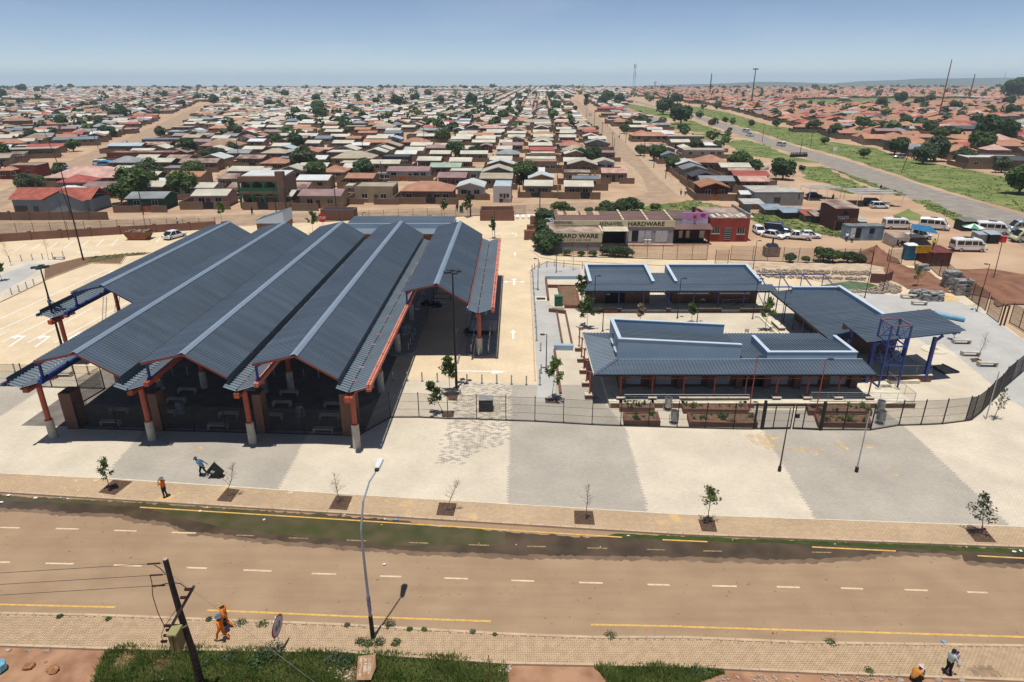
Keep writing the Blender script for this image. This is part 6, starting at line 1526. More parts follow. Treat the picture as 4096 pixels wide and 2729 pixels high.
  for s_ in (-1,1):
   for xa,za,xb2,zb2 in ((cx1,zc_,rx1,zr2-.02),(cx0,zc_,rx0,zr2-.02),((cx0+cx1)/2+.05,zc_,(rx0+rx1)/2+.05,zr2-.02)):
    MB().bar((xa,s_*(w-.03),za),(xb2,s_*(w-.16),zb2),.07,.06).build('pillar', m, t)
   MB().box((L-.14,s_*.6,zh_-.3),(.16,.3,.13)).build('headlamp', M_lampw, t); MB().box((-L+.04,s_*.62,zh_-.18),(.1,.24,.16)).build('tail_lamp', M_lampr, t); MB().box((cx1-.25,s_*(w+.08),zc_+.1),(.12,.16,.12)).build('mirror', m, t)
  MB().bb(L-.16,L+.03,-w*.72,w*.72,zb+.02,zb+.2).build('front_bumper', M_bump, t); MB().bb(L-.02,L+.035,-.26,.26,zb+.22,zb+.3).build('number_plate', M_white, t)
  if kind == 'pickup':
   MB().bb(-L+.1,-.45,-.74,.74,zh_-.02,zh_+.012).build('load_bed', M_char, t)
   for q in ((-L,-.4,-w,-w+.08),(-L,-.4,w-.08,w),(-L,-L+.08,-w+.09,w-.09)): MB().bb(*q,zh_-.3,zh_+.12).build('bed_side', m, t)
   MB().tube((-.42,-.7,zh_),(-.42,-.7,zr2+.05),.03,n=6).tube((-.42,.7,zh_),(-.42,.7,zr2+.05),.03,n=6).tube((-.42,-.7,zr2+.05),(-.42,.7,zr2+.05),.03,n=6).build('roll_bar', m, t)
  wheels(t,(-L+.75,L-.78),w-.1,.31 if kind in ('sedan','hatch') else .37)
 MW[t.name] = keep
 return t
V_white = mat('white_car_paint',(.72,.72,.71),.3,.03,1,spec=.5); V_navy = mat('navy_car_paint',(.012,.022,.05),.25,.05,1,spec=.6); V_black = mat('black_car_paint',(.012,.012,.014),.25,.05,1,spec=.6); V_cream = mat('cream_car_paint',(.50,.50,.30),.35,.05,1); V_silver = mat('silver_car_paint',(.45,.46,.47),.3,.05,1,metal=.4); V_blue = mat('sky_blue_van_paint',(.08,.32,.55),.35,.05,1); V_red = mat('maroon_car_paint',(.25,.02,.02),.3)
gp = 'vehicles parked on the taxi ground'
def gv(c, x, y): p = g(*c(x,y), ZG); return p
for k, c, x, y, rz, m, lab, s_ in [
 ('hatch',c3,525,232,-92,V_white,'white hatchback facing the camera beside the red building',1.0), ('suv',c3,650,228,-28,V_navy,'dark navy sport utility car among the white cars',1.12), ('sedan',c3,622,262,-42,V_white,'white sedan in front of the navy car',1.0),
 ('pickup',c3,790,272,158,V_white,'white pickup with an empty load bed',1.0), ('sedan',c3,868,262,-8,V_white,'white sedan behind the white pickup',1.0),
 ('minibus',c3,1475,200,-6,V_white,'white minibus behind the blue container',1.05), ('minibus',c3,1728,202,-32,V_white,'white minibus facing right near the middle of the taxi ground',1.05), ('minibus',c3,1962,352,-4,V_white,'white minibus standing alone before the red earth',1.08),
 ('minibus',c3,2130,232,-20,V_white,'white minibus behind the food stalls',1.1), ('minibus',c3,2345,222,170,V_silver,'silver grey minibus cut by the right frame edge, upper',1.1), ('minibus',c3,2370,290,176,V_cream,'yellow green minibus at the right frame edge',1.1),
 ('pickup',c3,1610,270,5,V_white,'white pickup under the blue shade net',1.1), ('suv',c3,1315,40,-10,V_black,'black car in the shade of the carport',1.0), ('hatch',c3,1355,58,-4,V_white,'white hatchback in front of the carport',1.05),
 ('sedan',c1,1205,262,70,V_white,'white sedan parked in the left car park',1.05), ('hatch',T1,560,965,172,V_white,'white hatchback outside the red walled house',1.0), ('sedan',T1,600,985,-10,V_silver,'pale car next to the white hatchback on the left street',.95),
 ('minibus',T1,915,945,178,V_white,'white van behind the blue van on the left street',.95), ('minibus',T1,965,960,178,V_blue,'sky blue minibus van on the left street corner',1.0), ('minibus',T4,118,770,100,V_white,'white minibus driving on the highway, nearer one',1.0),
 ('hatch',T3,2002,622,95,V_red,'maroon hatchback on the highway',1.0), ('minibus',T3,2148,642,100,V_white,'white minibus driving ahead on the highway',1.0), ('pickup',T3,2185,680,100,V_white,'white canopy pickup behind the minibus on the highway',1.15),
 ('sedan',T3,1885,668,170,V_black,'dark sedan on the grass beside the highway',1.0), ('hatch',T3,1950,680,20,V_silver,'silver car with an open door beside the dark sedan',.9), ('minibus',T3,720,490,-85,V_white,'white van on the street between the houses',.9),
 ('hatch',T3,1070,350,80,V_white,'white car far up the highway bend',1.2), ('sedan',T3,1150,372,80,V_silver,'silver car far down the highway bend',1.2), ('pickup',T3,2300,985,-170,V_white,'white pickup behind the flat roofed grey house',.9), ('hatch',T4,1205,880,175,V_silver,'silver car parked in front of the terracotta houses',1.1),
 ('hatch',T1,2190,1250,80,V_cream,'cream car in the yard of the pink house',.95), ('sedan',T2,1570,1265,0,V_silver,'silver car behind the wall of the terracotta house',.9), ('sedan',T4,420,1240,-5,V_navy,'blue car under the small carport',.9)]:
 vehicle(k, gv(c,x,y) if c is not c1 else g(*c(x,y)), R(rz), m, lab, gp if c is c3 else 'cars seen in the township', s_)
# ------------------------------------------------------------------ township
RF = {'cream': mat('roof_cream_sheet',(.52,.49,.40),.6,.12,.25), 'white': mat('roof_white_sheet',(.60,.61,.60),.5,.08,.3), 'grey': mat('roof_grey_sheet',(.25,.265,.27),.55,.15,.3), 'terracotta': mat('roof_terracotta',(.36,.185,.12),.8,.14,.4),
  'orange': mat('roof_orange_tile',(.40,.205,.12),.8,.14,.4), 'brown': mat('roof_brown_tile',(.29,.185,.13),.85,.14,.4), 'red': mat('roof_red_sheet',(.33,.085,.07),.65,.15,.4), 'mauve': mat('roof_mauve_sheet',(.28,.185,.18),.65,.15,.4),
  'rusty': M_rustroof, 'slate': mat('roof_slate',(.075,.08,.085),.7,.12,.5), 'bluegrey': mat('roof_blue_grey',(.16,.20,.235),.55,.12,.4), 'ltblue': mat('roof_pale_blue',(.38,.46,.52),.55,.1,.4), 'pink': mat('roof_faded_pink',(.48,.30,.25),.75,.2,.5), 'beige': mat('roof_beige_tile',(.36,.31,.235),.85,.12,.4), 'green': mat('roof_pale_green',(.30,.38,.31),.6,.1,.4)}
WL = {'brick': brickmat('house_brick',(0.200,0.111,0.074),(0.155,0.085,0.059),(0.185,0.141,0.111),.23,.086,.012,'wall'), 'tan': mat('wall_tan_plaster',(0.311,0.237,0.148),.9,.1,.5), 'white': mat('wall_white_plaster',(0.459,0.444,0.414),.9,.07,.5), 'grey': mat('wall_grey_block',(0.207,0.189,0.170),.9,.14,.6), 'brown': mat('wall_brown_plaster',(0.178,0.122,0.085),.9,.14,.5),
  'pinkw': mat('wall_pink_plaster',(0.311,0.215,0.215),.9,.1,.5), 'greenw': mat('wall_green_plaster',(0.022,0.074,0.052),.9,.1,.5), 'redw': mat('wall_red_plaster',(0.185,0.041,0.026),.9,.14,.5), 'yellow': mat('wall_ochre_plaster',(0.333,0.222,0.089),.9,.1,.5), 'bluew': mat('wall_grey_blue',(0.192,0.237,0.266),.9,.08,.5), 'dark': mat('wall_dark',(0.044,0.041,0.041),.9,.15,.5), 'dred': mat('wall_dark_red',(0.096,0.018,0.018),.9,.12,.5)}
WNAME = {'brick':'brick','tan':'tan','white':'white','grey':'grey','brown':'brown','pinkw':'pink','greenw':'green','redw':'red','yellow':'ochre','bluew':'grey blue','dark':'dark','dred':'dark red'}
RNAME = {'cream':'cream sheet','white':'white sheet','grey':'grey sheet','terracotta':'terracotta','orange':'orange tile','brown':'brown tile','red':'red','mauve':'mauve sheet','rusty':'rusty sheet','slate':'dark slate','bluegrey':'blue grey','ltblue':'pale blue','pink':'faded pink','beige':'beige tile','green':'pale green'}
M_wdoor = mat('door_brown',(.09,.05,.035),.7,.1,2); M_frame = mat('window_frame',(.45,.43,.40),.7)
M_ywall = brickmat('yard_wall_brick',(.20,.13,.088),(.15,.096,.066),(.20,.15,.11),.4,.19,.02,'wall')
def roof_local(b, w, d, h, typ, near, ov=.4):
 a, c = w/2+ov, d/2+ov
 if typ == 'gx':
  r = h + .13*d
  if near:
   b.corr((-a,0,r),(0,-c,-.13*d-.05),(2*a,0,0),.42,.05); b.corr((-a,0,r),(0,c,-.13*d-.05),(2*a,0,0),.42,.05)
  else: b.add([(-a,-c,h-.05),(a,-c,h-.05),(a,0,r),(-a,0,r),(-a,c,h-.05),(a,c,h-.05)],[(0,1,2,3),(3,2,5,4)])
  b.add([(-a,-c,h-.17),(a,-c,h-.17),(a,-c,h-.05),(-a,-c,h-.05)],[(0,1,2,3)])
 elif typ == 'gy':
  r = h + .16*w
  if near:
   b.corr((0,-c,r),(-a,0,-.16*w-.06),(0,2*c,0),.42,.05); b.corr((0,-c,r),(a,0,-.16*w-.06),(0,2*c,0),.42,.05)
  else: b.add([(-a,-c,h-.06),(0,-c,r),(a,-c,h-.06),(-a,c,h-.06),(0,c,r),(a,c,h-.06)],[(0,1,4,3),(1,2,5,4)])
  b.bar((-a,-c,h-.12),(0,-c,r-.06),.06,.16); b.bar((0,-c,r-.06),(a,-c,h-.12),.06,.16)
 elif typ == 'hip':
  r = h + .30*min(w,d)/1.4
  e = max(.2,(w-d)/2) if w > d else .2
  f = 0 if w > d else (d-w)/2
  b.add([(-a,-c,h-.1),(a,-c,h-.1),(a,c,h-.1),(-a,c,h-.1),(-e,-f,r),(e,-f,r),(e,f,r),(-e,f,r)],[(0,1,5,4),(1,2,6,5),(2,3,7,6),(3,0,4,7),(4,5,6,7)])
  b.add([(-a,-c,h-.25),(a,-c,h-.25),(a,-c,h-.1),(-a,-c,h-.1)],[(0,1,2,3)])
 elif typ == 'flat':
  if near: b.corr((-w/2+.12,-d/2+.15,h-.1),(0,d-.3,.12),(w-.24,0,0),.42,.04)
  else: b.add([(-a,-c,h+.03),(a,-c,h+.03),(a,c,h+.15),(-a,c,h+.15)],[(0,1,2,3)])
def wall_local(b, w, d, h, typ):
 z0 = ZG - .02
 b.bb(-w/2,w/2,-d/2,d/2,z0,h)
 if typ == 'gx':
  for s_ in (-1,1): b.add([(s_*w/2,-d/2,h),(s_*w/2,d/2,h),(s_*w/2,0,h+.13*d-.03)],[(0,1,2)])
 if typ == 'gy':
  for s_ in (-1,1): b.add([(-w/2,s_*d/2,h),(w/2,s_*d/2,h),(0,s_*d/2,h+.16*w-.04)],[(0,1,2)])
wm = {}
def win_mesh(w, h):
 k = (round(w,1), round(h,1))
 if k not in wm:
  b = MB(); b.bb(-w/2,w/2,-.03,0,0,h); f = MB()
  for x in (-w/2,0,w/2): f.bb(x-.04,x+.04,-.06,-.032,-.04,h+.04)
  for z in (0,h): f.bb(-w/2,w/2,-.058,-.033,z-.04,z+.04)
  f.bb(-w/2-.1,w/2+.1,-.14,-.06,-.12,-.04)
  wm[k] = (b.mesh('window', M_glass), f.mesh('frame', M_frame))
 return wm[k]
drm = MB().bb(-.45,.45,-.05,0,0,2.0).mesh('door', M_wdoor)
HOUSES = []     # x, y (front centre), w, d, rz, roof type, roof colour, wall colour, height, hand?
def add_house(x, y, w, d, rz, typ, rc, wc, h=2.6, hand=False): HOUSES.append((x,y,w,d,rz,typ,rc,wc,h,hand))
def hh(c, xl, xr, yb, typ, rc, wc, h=2.6, d=7.0, rz=-2):
 """a house whose front wall is seen from xl to xr with its foot at row yb"""
 a = g(*c(xl,yb),ZG); b_ = g(*c(xr,yb),ZG)
 w = (b_-a).length
 r_ = R(rz); cx_ = (a.x+b_.x)/2 - math.sin(r_)*d/2; cy_ = (a.y+b_.y)/2 + math.cos(r_)*d/2
 add_house(cx_, cy_, max(2,w-.6), d, r_, typ, rc, wc, h, True)
A = T1
for q in [(1180,1530,1358,'gx','grey','greenw'),(1780,2105,1330,'gx','cream','pinkw'),(450,1120,1140,'hip','pink','brown',2.4,11),(545,825,1195,'hip','red','bluew'),(60,350,1062,'flat','beige','redw',3.4),(995,1605,922,'flat','rusty','redw',3.2),(1660,2005,1000,'gx','rusty','brown'),(1480,1830,1062,'flat','grey','brown'),(2005,2195,1160,'gx','rusty','brown'),(1458,1590,1178,'gx','white','white',2.4,4),
   (1845,2205,830,'hip','brown','grey',2.7,10),(1850,2095,880,'gy','cream','grey'),(525,880,765,'gx','bluegrey','grey'),(1310,1650,770,'flat','bluegrey','brown'),(1325,1560,820,'gx','rusty','redw'),(1000,1310,830,'gx','ltblue','brown'),(940,1128,642,'gx','cream','pinkw'),(1140,1250,652,'flat','pink','pinkw',2.2,5),(235,555,622,'flat','brown','yellow',3.0),(55,275,622,'hip','brown','brown',5.2),(425,600,602,'hip','orange','grey'),(585,775,582,'hip','brown','yellow'),
   (1178,1420,545,'hip','red','pinkw'),(940,1255,592,'gx','cream','brown'),(305,465,505,'hip','red','brown'),(510,665,472,'gy','red','brown'),(1725,1945,560,'hip','grey','brown'),(1815,1970,512,'hip','orange','brown'),(2065,2285,572,'hip','orange','yellow'),(1580,1760,642,'flat','beige','brown'),(1545,1688,690,'flat','ltblue','bluew'),(1728,1868,682,'gy','white','grey'),(1915,2165,652,'hip','orange','brown'),(2225,2354,672,'hip','red','pinkw'),
   (0,140,790,'gx','terracotta','brown'),(0,160,740,'gx','cream','grey'),(110,270,715,'gx','beige','grey'),(280,440,690,'gx','cream','grey'),(80,500,880,'flat','beige','brown',3),(1540,1725,380,'gx','mauve','grey',3,8),(1875,2030,440,'flat','grey','grey',4),(0,140,1075,'hip','terracotta','redw'),(2015,2150,370,'hip','terracotta','tan'),(1180,1320,400,'gx','cream','grey'),(2155,2320,520,'hip','terracotta','tan'),(280,570,830,'gx','red','brown',2.2)]: hh(A,*q[:6],*(q[6:]),rz=(20 if q[0] < 930 and q[2] < 900 else 2))
A = T2
for q in [(398,795,1345,'gx','mauve','tan',2.9),(905,1275,1292,'flat','beige','tan',3.6),(1335,1815,1290,'hip','terracotta','brick',2.8,8),(1845,2100,1252,'gy','white','white',2.8,8),(2170,2354,1290,'flat','ltblue','white',3.6,10),(378,675,1175,'gx','white','tan'),(800,900,1235,'flat','cream','tan',2.4,5),(1208,1595,1085,'gx','mauve','white'),(1600,1885,1045,'gx','green','brown'),(1765,2085,1098,'flat','cream','grey',2.8),(395,660,1045,'gx','cream','brown'),(538,650,965,'gx','white','grey'),(802,1045,1052,'gx','cream','brown'),
   (695,1080,962,'hip','beige','yellow',2.9,9),(1155,1412,965,'flat','slate','dark',3.2),(1482,1702,978,'gx','cream','brick'),(1778,1983,988,'gx','cream','brick'),(2148,2354,972,'gx','cream','white'),(148,308,832,'gx','cream','brick'),(458,592,802,'gx','cream','grey'),(172,350,862,'gy','ltblue','grey'),(402,678,872,'flat','pink','grey'),(705,895,802,'gx','cream','grey'),(985,1235,795,'gx','orange','brown'),(1102,1330,835,'gy','beige','brown'),(1342,1588,792,'hip','terracotta','brown'),(1562,1748,852,'gx','mauve','brown'),(1882,2028,862,'gx','cream','brown'),(2062,2168,832,'gy','mauve','dred'),(1772,1888,792,'flat','grey','pinkw'),(2238,2354,797,'gx','cream','brown'),(2212,2354,862,'gx','cream','grey'),
   (682,858,737,'gx','cream','grey'),(632,798,687,'gx','cream','brown'),(612,758,652,'gx','cream','grey'),(1192,1342,762,'gy','ltblue','bluew'),(1478,1628,732,'gx','cream','brown'),(1192,1330,672,'gx','cream','grey'),(1502,1748,672,'gx','grey','brick'),(1942,2188,722,'gx','orange','brown'),(1812,1908,662,'gy','white','grey'),(72,250,690,'gx','mauve','brown'),(98,245,640,'gx','cream','grey'),(320,535,660,'hip','orange','brown'),(375,540,600,'gx','cream','grey'),(130,260,600,'gx','rusty','white'),(130,260,560,'gx','cream','brown'),(160,350,545,'hip','beige','grey'),(570,705,600,'gx','cream','bluew'),(820,995,645,'flat','beige','brown',3),(905,1055,665,'gx','orange','brown'),(1062,1270,640,'hip','beige','brown',2.8,9),(1225,1400,600,'gy','terracotta','brown'),(1035,1160,590,'gx','red','white'),(2045,2275,650,'hip','pink','brown'),(1695,1815,592,'gx','red','grey'),(850,1070,415,'hip','terracotta','brown',3.4,12),(1375,1545,455,'hip','terracotta','brown'),(900,1060,490,'hip','terracotta','grey'),(145,275,495,'hip','terracotta','dark'),(840,1020,305,'gx','cream','grey',4,10),(1085,1245,480,'gx','ltblue','grey'),(60,110,1100,'gx','cream','brown')]: hh(A,*q[:6],*(q[6:]))
A = T3
for q in [(112,372,1232,'gx','cream','grey'),(478,745,1238,'gx','cream','brick'),(468,735,1108,'flat','rusty','brown'),(822,1062,1102,'gx','pink','grey'),(752,945,1002,'gy','cream','white'),(472,680,988,'gx','cream','brown'),(98,420,1008,'flat','brown','brown',3),(62,298,1095,'gx','white','pinkw'),(788,950,905,'flat','mauve','brown'),(162,390,875,'gx','red','brown'),(458,565,805,'gx','red','dark'),(672,892,805,'gy','grey','grey'),(432,588,742,'gx','cream','grey'),(442,585,690,'gx','cream','bluew'),(652,798,735,'gy','cream','grey'),(172,395,720,'hip','orange','brown'),(0,130,670,'gy','terracotta','brown'),(185,380,770,'hip','beige','grey'),(80,360,590,'hip','beige','grey'),(470,650,530,'hip','terracotta','grey'),(520,690,600,'hip','beige','grey'),(420,560,630,'gy','terracotta','brown'),(600,730,640,'gy','cream','grey'),(120,320,370,'hip','terracotta','grey'),(90,140,340,'hip','white','brown',5),
   (1722,1988,1255,'gy','orange','dred',2.8,8,-6),(1642,1890,1140,'gy','slate','dred'),(1562,1788,1068,'gy','grey','grey'),(1502,1728,1018,'gy','white','grey'),(1695,1988,1005,'hip','terracotta','grey',2.9,9),(1582,1950,878,'flat','beige','white'),(1367,1528,925,'gy','grey','bluew'),(1352,1500,865,'gy','cream','grey'),(1195,1415,835,'gx','rusty','white'),(1118,1440,728,'hip','orange','grey'),(1432,1768,748,'flat','beige','grey',3),(2030,2354,1130,'gx','red','dred'),(2090,2354,1180,'gx','pink','brown',2.4),(942,1170,588,'hip','terracotta','grey'),(782,950,455,'hip','red','grey',3),(947,1090,462,'hip','red','dred',3),(1045,1280,640,'gx','cream','grey'),(1190,1350,620,'gx','rusty','brown'),(1110,1300,530,'gx','pink','brown'),(1000,1180,500,'gx','grey','brown'),(1540,1640,830,'hip','cream','grey',2),(220,480,290,'gx','white','white',5,14),(2090,2215,1300,'gx','white','grey',2.2,4)]: hh(A,*q[:6],*(q[6:8]),rz=-3)
A = T4
for q in [(1098,1440,785,'hip','terracotta','bluew',2.9,10),(1302,1495,805,'hip','orange','tan'),(772,945,672,'gy','orange','white',3),(1092,1285,664,'gx','orange','white',4.6),(822,1050,702,'gx','red','brown'),(980,1180,720,'gx','mauve','brown',4.5),(742,1048,612,'hip','terracotta','bluew'),(382,690,645,'hip','terracotta','brown',3,12),(250,400,640,'hip','terracotta','brown'),(1662,1890,892,'gy','orange','grey'),(1840,2354,975,'flat','white','brown',3.2,9),(2125,2354,990,'gx','slate','brown',3,8),(1665,1920,675,'gx','slate','dred',3.4,10),(1612,1950,605,'hip','red','yellow'),(1392,1550,562,'gx','orange','tan'),(1472,1688,535,'gy','orange','brown'),(2205,2354,795,'hip','orange','bluew'),(1055,1330,590,'hip','terracotta','brown'),(445,680,540,'gx','red','brown'),(810,1040,520,'hip','red','white'),(45,225,520,'gx','orange','tan'),(230,330,560,'hip','terracotta','tan'),(1040,1220,490,'hip','terracotta','white'),(560,720,450,'gx','red','brown'),(680,860,500,'hip','green','white'),(660,750,360,'hip','green','tan',4),(1665,1790,505,'gx','orange','brown'),(1895,2060,505,'gx','orange','white'),(2090,2260,490,'gx','orange','tan'),(1910,2090,390,'gx','mauve','bluew',4),(1760,2040,740,'flat','brown','tan',3),(2210,2354,640,'gx','ltblue','grey'),(2250,2354,700,'gx','red','dred')]: hh(A,*q[:6],*(q[6:]),rz=-8)
REG_C = [(330,700),(430,640),(560,585),(700,520),(800,440),(812,385),(812,340),(2290,340),(2300,385),(2320,420),(2372,490),(2400,560),(2450,620),(2510,690),(2540,742),(2530,768),(2040,798),(1430,822),(900,832),(400,842),(60,842),(20,790),(180,740)]
REG_L = [(-900,345),(790,345),(780,425),(600,500),(420,575),(290,632),(150,690),(-50,760),(-900,1000)]
REG_R1 = [(2330,345),(2480,345),(2520,400),(2560,450),(2600,475),(2660,520),(2720,560),(2860,590),(2930,640),(3060,720),(2960,790),(2800,790),(2770,770),(2650,670),(2550,570),(2460,490),(2372,430)]
REG_R2 = [(2500,345),(5200,345),(5200,740),(4096,690),(3810,645),(3600,612),(3500,585),(3310,550),(3300,525),(3072,485),(2900,435),(2750,412),(2560,388)]
rr = random.Random(77)
occ = {}
def okey(x, y): return (int(x//6), int(y//6))
def occupy(x, y, w, d):
 for i in range(int((x-w/2-1)//6), int((x+w/2+1)//6)+1):
  for j in range(int((y-d/2-1)//6), int((y+d/2+1)//6)+1): occ[(i,j)] = 1
for q in HOUSES: occupy(q[0],q[1],q[2],q[3])
GP = [[(p[0],p[1]) for p in P] for P in GRASS]
def pick(ws):
 t = rr.random()*sum(w for _, w in ws)
 for k, w in ws:
  t -= w
  if t <= 0: return k
 return ws[-1][0]
PAL = {'C': [('cream',44),('white',9),('grey',8),('terracotta',7),('orange',3),('beige',10),('rusty',6),('mauve',5),('pink',4),('brown',4),('red',1),('bluegrey',3)],
  'L': [('cream',20),('grey',14),('white',8),('brown',12),('terracotta',10),('rusty',12),('red',6),('mauve',8),('beige',8),('bluegrey',4)],
  'R1': [('grey',15),('cream',20),('terracotta',14),('rusty',16),('white',10),('pink',6)], 'R2': [('terracotta',42),('orange',26),('pink',8),('red',6),('brown',8),('mauve',5),('grey',5),('green',2),('slate',3)]}
def segd(x, y, a, b):
 dx, dy = b[0]-a[0], b[1]-a[1]; t = max(0,min(1,((x-a[0])*dx+(y-a[1])*dy)/(dx*dx+dy*dy))); return math.hypot(a[0]+dx*t-x, a[1]+dy*t-y)
SL = [g(*T1(*q),ZG) for q in ((-300,1400),(330,1110),(830,880),(1300,690),(1838,405),(1900,375))]; SR = [g(*T3(*q),ZG) for q in ((1330,1130),(1040,770),(830,590),(690,460),(580,345),(560,320))]; SH_ = [g(*T3(*q),ZG) for q in ((1060,337),(1220,385),(1400,425),(1650,485))]
def near_street(x, y, m=0.0):
 return any(segd(x,y,SL[i],SL[i+1]) < 15+m for i in range(len(SL)-1)) or any(segd(x,y,SR[i],SR[i+1]) < 12+m for i in range(len(SR)-1)) or any(segd(x,y,SH_[i],SH_[i+1]) < 14 for i in range(3))
def region(tagr, poly, rz, sx, sy, ymax=2300):
 r_ = R(rz); ca, sa = math.cos(r_), math.sin(r_)
 yy = 60.0; par = False
 while yy < ymax*1.25:
  far = yy > 700
  stepx = sx if not far else sx*1.25
  n = int(4200/stepx) if yy > 500 else int(1400/stepx)
  for k in range(-n//2, n//2):
   xx = k*stepx + rr.uniform(-.9,.9); y2 = yy + rr.uniform(-.7,.7)
   x, y = xx*ca - y2*sa, xx*sa + y2*ca
   if y < 100 or y > ymax: continue
   u, v = proj(x, y)
   if u < -260 or u > 4360 or v < 345: continue
   if not inpoly(u, v, poly): continue
   if any(inpoly(u, v, P) for P in GP): continue
   if occ.get(okey(x,y)) or near_street(x,y): continue
   if rr.random() < .08: continue
   typ = pick([('gx',52),('gy',14),('hip',20),('flat',14)]) if tagr != 'R2' else pick([('gx',30),('gy',25),('hip',42),('flat',3)])
   rc = pick(PAL[tagr])
   if rc in ('terracotta','orange','brown','beige') and typ == 'flat': typ = 'hip'
   if rc == 'cream' and typ == 'hip': typ = 'gx'
   wc = pick([('brown',26),('grey',24),('brick',18),('tan',12),('white',6),('pinkw',4),('yellow',4)])
   w = rr.uniform(6.5,9.5) if tagr != 'R2' else rr.uniform(8,12); d = rr.uniform(6,7.5) if tagr != 'R2' else rr.uniform(7.5,10)
   add_house(x, y, w, d, r_ + (R(90) if tagr == 'R2' and rr.random() < .3 else 0) + rr.uniform(-.04,.04), typ, rc, wc, rr.uniform(2.4,2.8))
   if rr.random() < .45 and yy < 900:   # back room or shack
    add_house(x+rr.uniform(-4,4), y+rr.uniform(7,9), rr.uniform(3,5), rr.uniform(3,4), r_, 'flat', pick([('rusty',3),('grey',3),('cream',3),('white',1)]), pick([('grey',3),('brown',3),('tan',1)]), 2.2)
  par = not par; yy += (sy*.8 if par else sy*1.25) if not far else sy*1.2
region('C', REG_C, -2.5, 12.5, 15.5); region('L', REG_L, 20, 12.5, 15.5); region('R1', REG_R1, -3, 11.5, 14); region('R2', REG_R2, -8, 13.5, 15)
HOUSES.sort(key=lambda q: q[1]*CT + 28*ST - (0 if not q[9] else 60))
near_h, far_h = HOUSES[:300], HOUSES[300:]
# name by row beyond the back road and by place in that row
rows = {}
for q in near_h: rows.setdefault(int((q[1]-150)//24), []).append(q)
for r_, L in rows.items(): L.sort(key=lambda q: math.atan2(q[0], q[1]))
TY = {'gx':'pitched','gy':'gable fronted','hip':'hipped','flat':'flat'}
wall_seen = {}
def build_house(q, label):
 x, y, w, d, rz, typ, rc, wc, h, hand = q
 near = y < 250
 t = thing('house', label, 'house', (x, y, 0), rz, 'township houses')
 M0 = MW[t.name]; MW[t.name] = Matrix.Identity(4)
 b = MB(); wall_local(b, w, d, h, typ); b.build('wall', WL[wc], t)
 if typ == 'flat':
  for p in ((-w/2,w/2,-d/2,-d/2+.14),(-w/2,w/2,d/2-.14,d/2)):
   b2 = MB().bb(*p,h,h+.25); b2.build('parapet', WL[wc], t)
 b = MB(); roof_local(b, w, d, h + (.12 if typ=='flat' else 0), typ, near); b.build('roof', RF[rc], t)
 if y < 480:
  wn, wf = win_mesh(1.4, 1.1)
  k = 2 if w < 10 else 3
  dx = rr.choice((-.05,.05))*w
  obj('door', drm, t, (dx,-d/2,ZG))
  for i in range(k):
   px = -w/2 + w*(i+.5)/k if k == 2 else (-w*.36, w*.2, w*.38)[i]
   o = obj('window', wn, t, (px + (0 if abs(px-dx)>1 else 1.2),-d/2,1.0))
   if y < 330: obj('frame', wf, o)
  if h > 4:
   for i in range(2): obj('window', wn, t, (-w/4+w/2*i,-d/2,3.4))
 MW[t.name] = M0
for r_ in sorted(rows):
 L = rows[r_]
 for i, q in enumerate(L):
  lab = '%s house, %s %s roof, %s from left, %s row past back road' % (WNAME[q[7]], RNAME[q[6]], TY[q[5]], nth(i), nth(max(0,r_)))
  build_house(q, lab)
# yard walls in front of the nearer houses
yw = {}
n = 0
for r_ in sorted(rows):
 for i, q in enumerate(rows[r_]):
  if q[1] > 430 or q[2] < 5.5: continue
  x, y, w, d, rz = q[:5]
  t = thing('yard_wall', 'low brown block yard wall around the plot %s from the left in the %s row' % (nth(i), nth(max(0,r_))), 'wall', (x, y, 0), rz, 'yard walls of the township')
  M0 = MW[t.name]; MW[t.name] = Matrix.Identity(4)
  hw = w/2+1.9; f = -d/2-rr.uniform(2.2,3.6); bk = d/2+1.5; hh_ = rr.uniform(1.2,1.8)
  gpx = rr.uniform(-.3,.3)*w
  MB().bb(-hw,gpx-1.2,f,f+.18,ZG,hh_).build('front_run', M_ywall, t); MB().bb(gpx+1.2,hw,f,f+.18,ZG,hh_).build('front_run', M_ywall, t)
  MB().bb(-hw,-hw+.18,f+.18,bk,ZG,hh_).build('side_run', M_ywall, t)
  if rr.random() < .7: MB().bb(gpx-1.15,gpx+1.15,f+.05,f+.1,ZG+.1,hh_-.1).build('gate', M_dark if rr.random()<.6 else M_rust, t)
  MW[t.name] = M0
# the rest of the township as one mass
RK = list(RF); WK = list(WL)
bf = MB()
def put(bsrc, x, y, rz, mi):
 ca, sa = math.cos(rz), math.sin(rz)
 zo = 0 if y < 2300 else -6
 bf.add([(x+a*ca-c*sa, y+a*sa+c*ca, z+zo) for a, c, z in bsrc.v], bsrc.f, mi)
for q in far_h:
 x, y, w, d, rz, typ, rc, wc, h, hand = q
 b = MB(); wall_local(b, w, d, h, typ); put(b, x, y, rz, len(RK)+WK.index(wc))
 b = MB(); roof_local(b, w, d, h, typ, False); put(b, x, y, rz, RK.index(rc))
 if y < 800 and w > 5:
  b = MB()
  for s_ in (-.3,.3): b.bb(s_*w-.6,s_*w+.6,-d/2-.04,-d/2-.01,1,2)
  b.bb(-.4,.4,-d/2-.04,-d/2-.01,0,2); put(b, x, y, rz, len(RK)+len(WK))
 if y < 1300 and rr.random() < .85:
  hy_ = rr.uniform(1.4,2.0); b = MB(); b.bb(-w/2-2,w/2+2,-d/2-3.2,-d/2-3.0,ZG,hy_); b.bb(-w/2-2,-w/2-1.8,-d/2-3,d/2+1,ZG,hy_); put(b, x, y, rz, len(RK)+len(WK)+1)
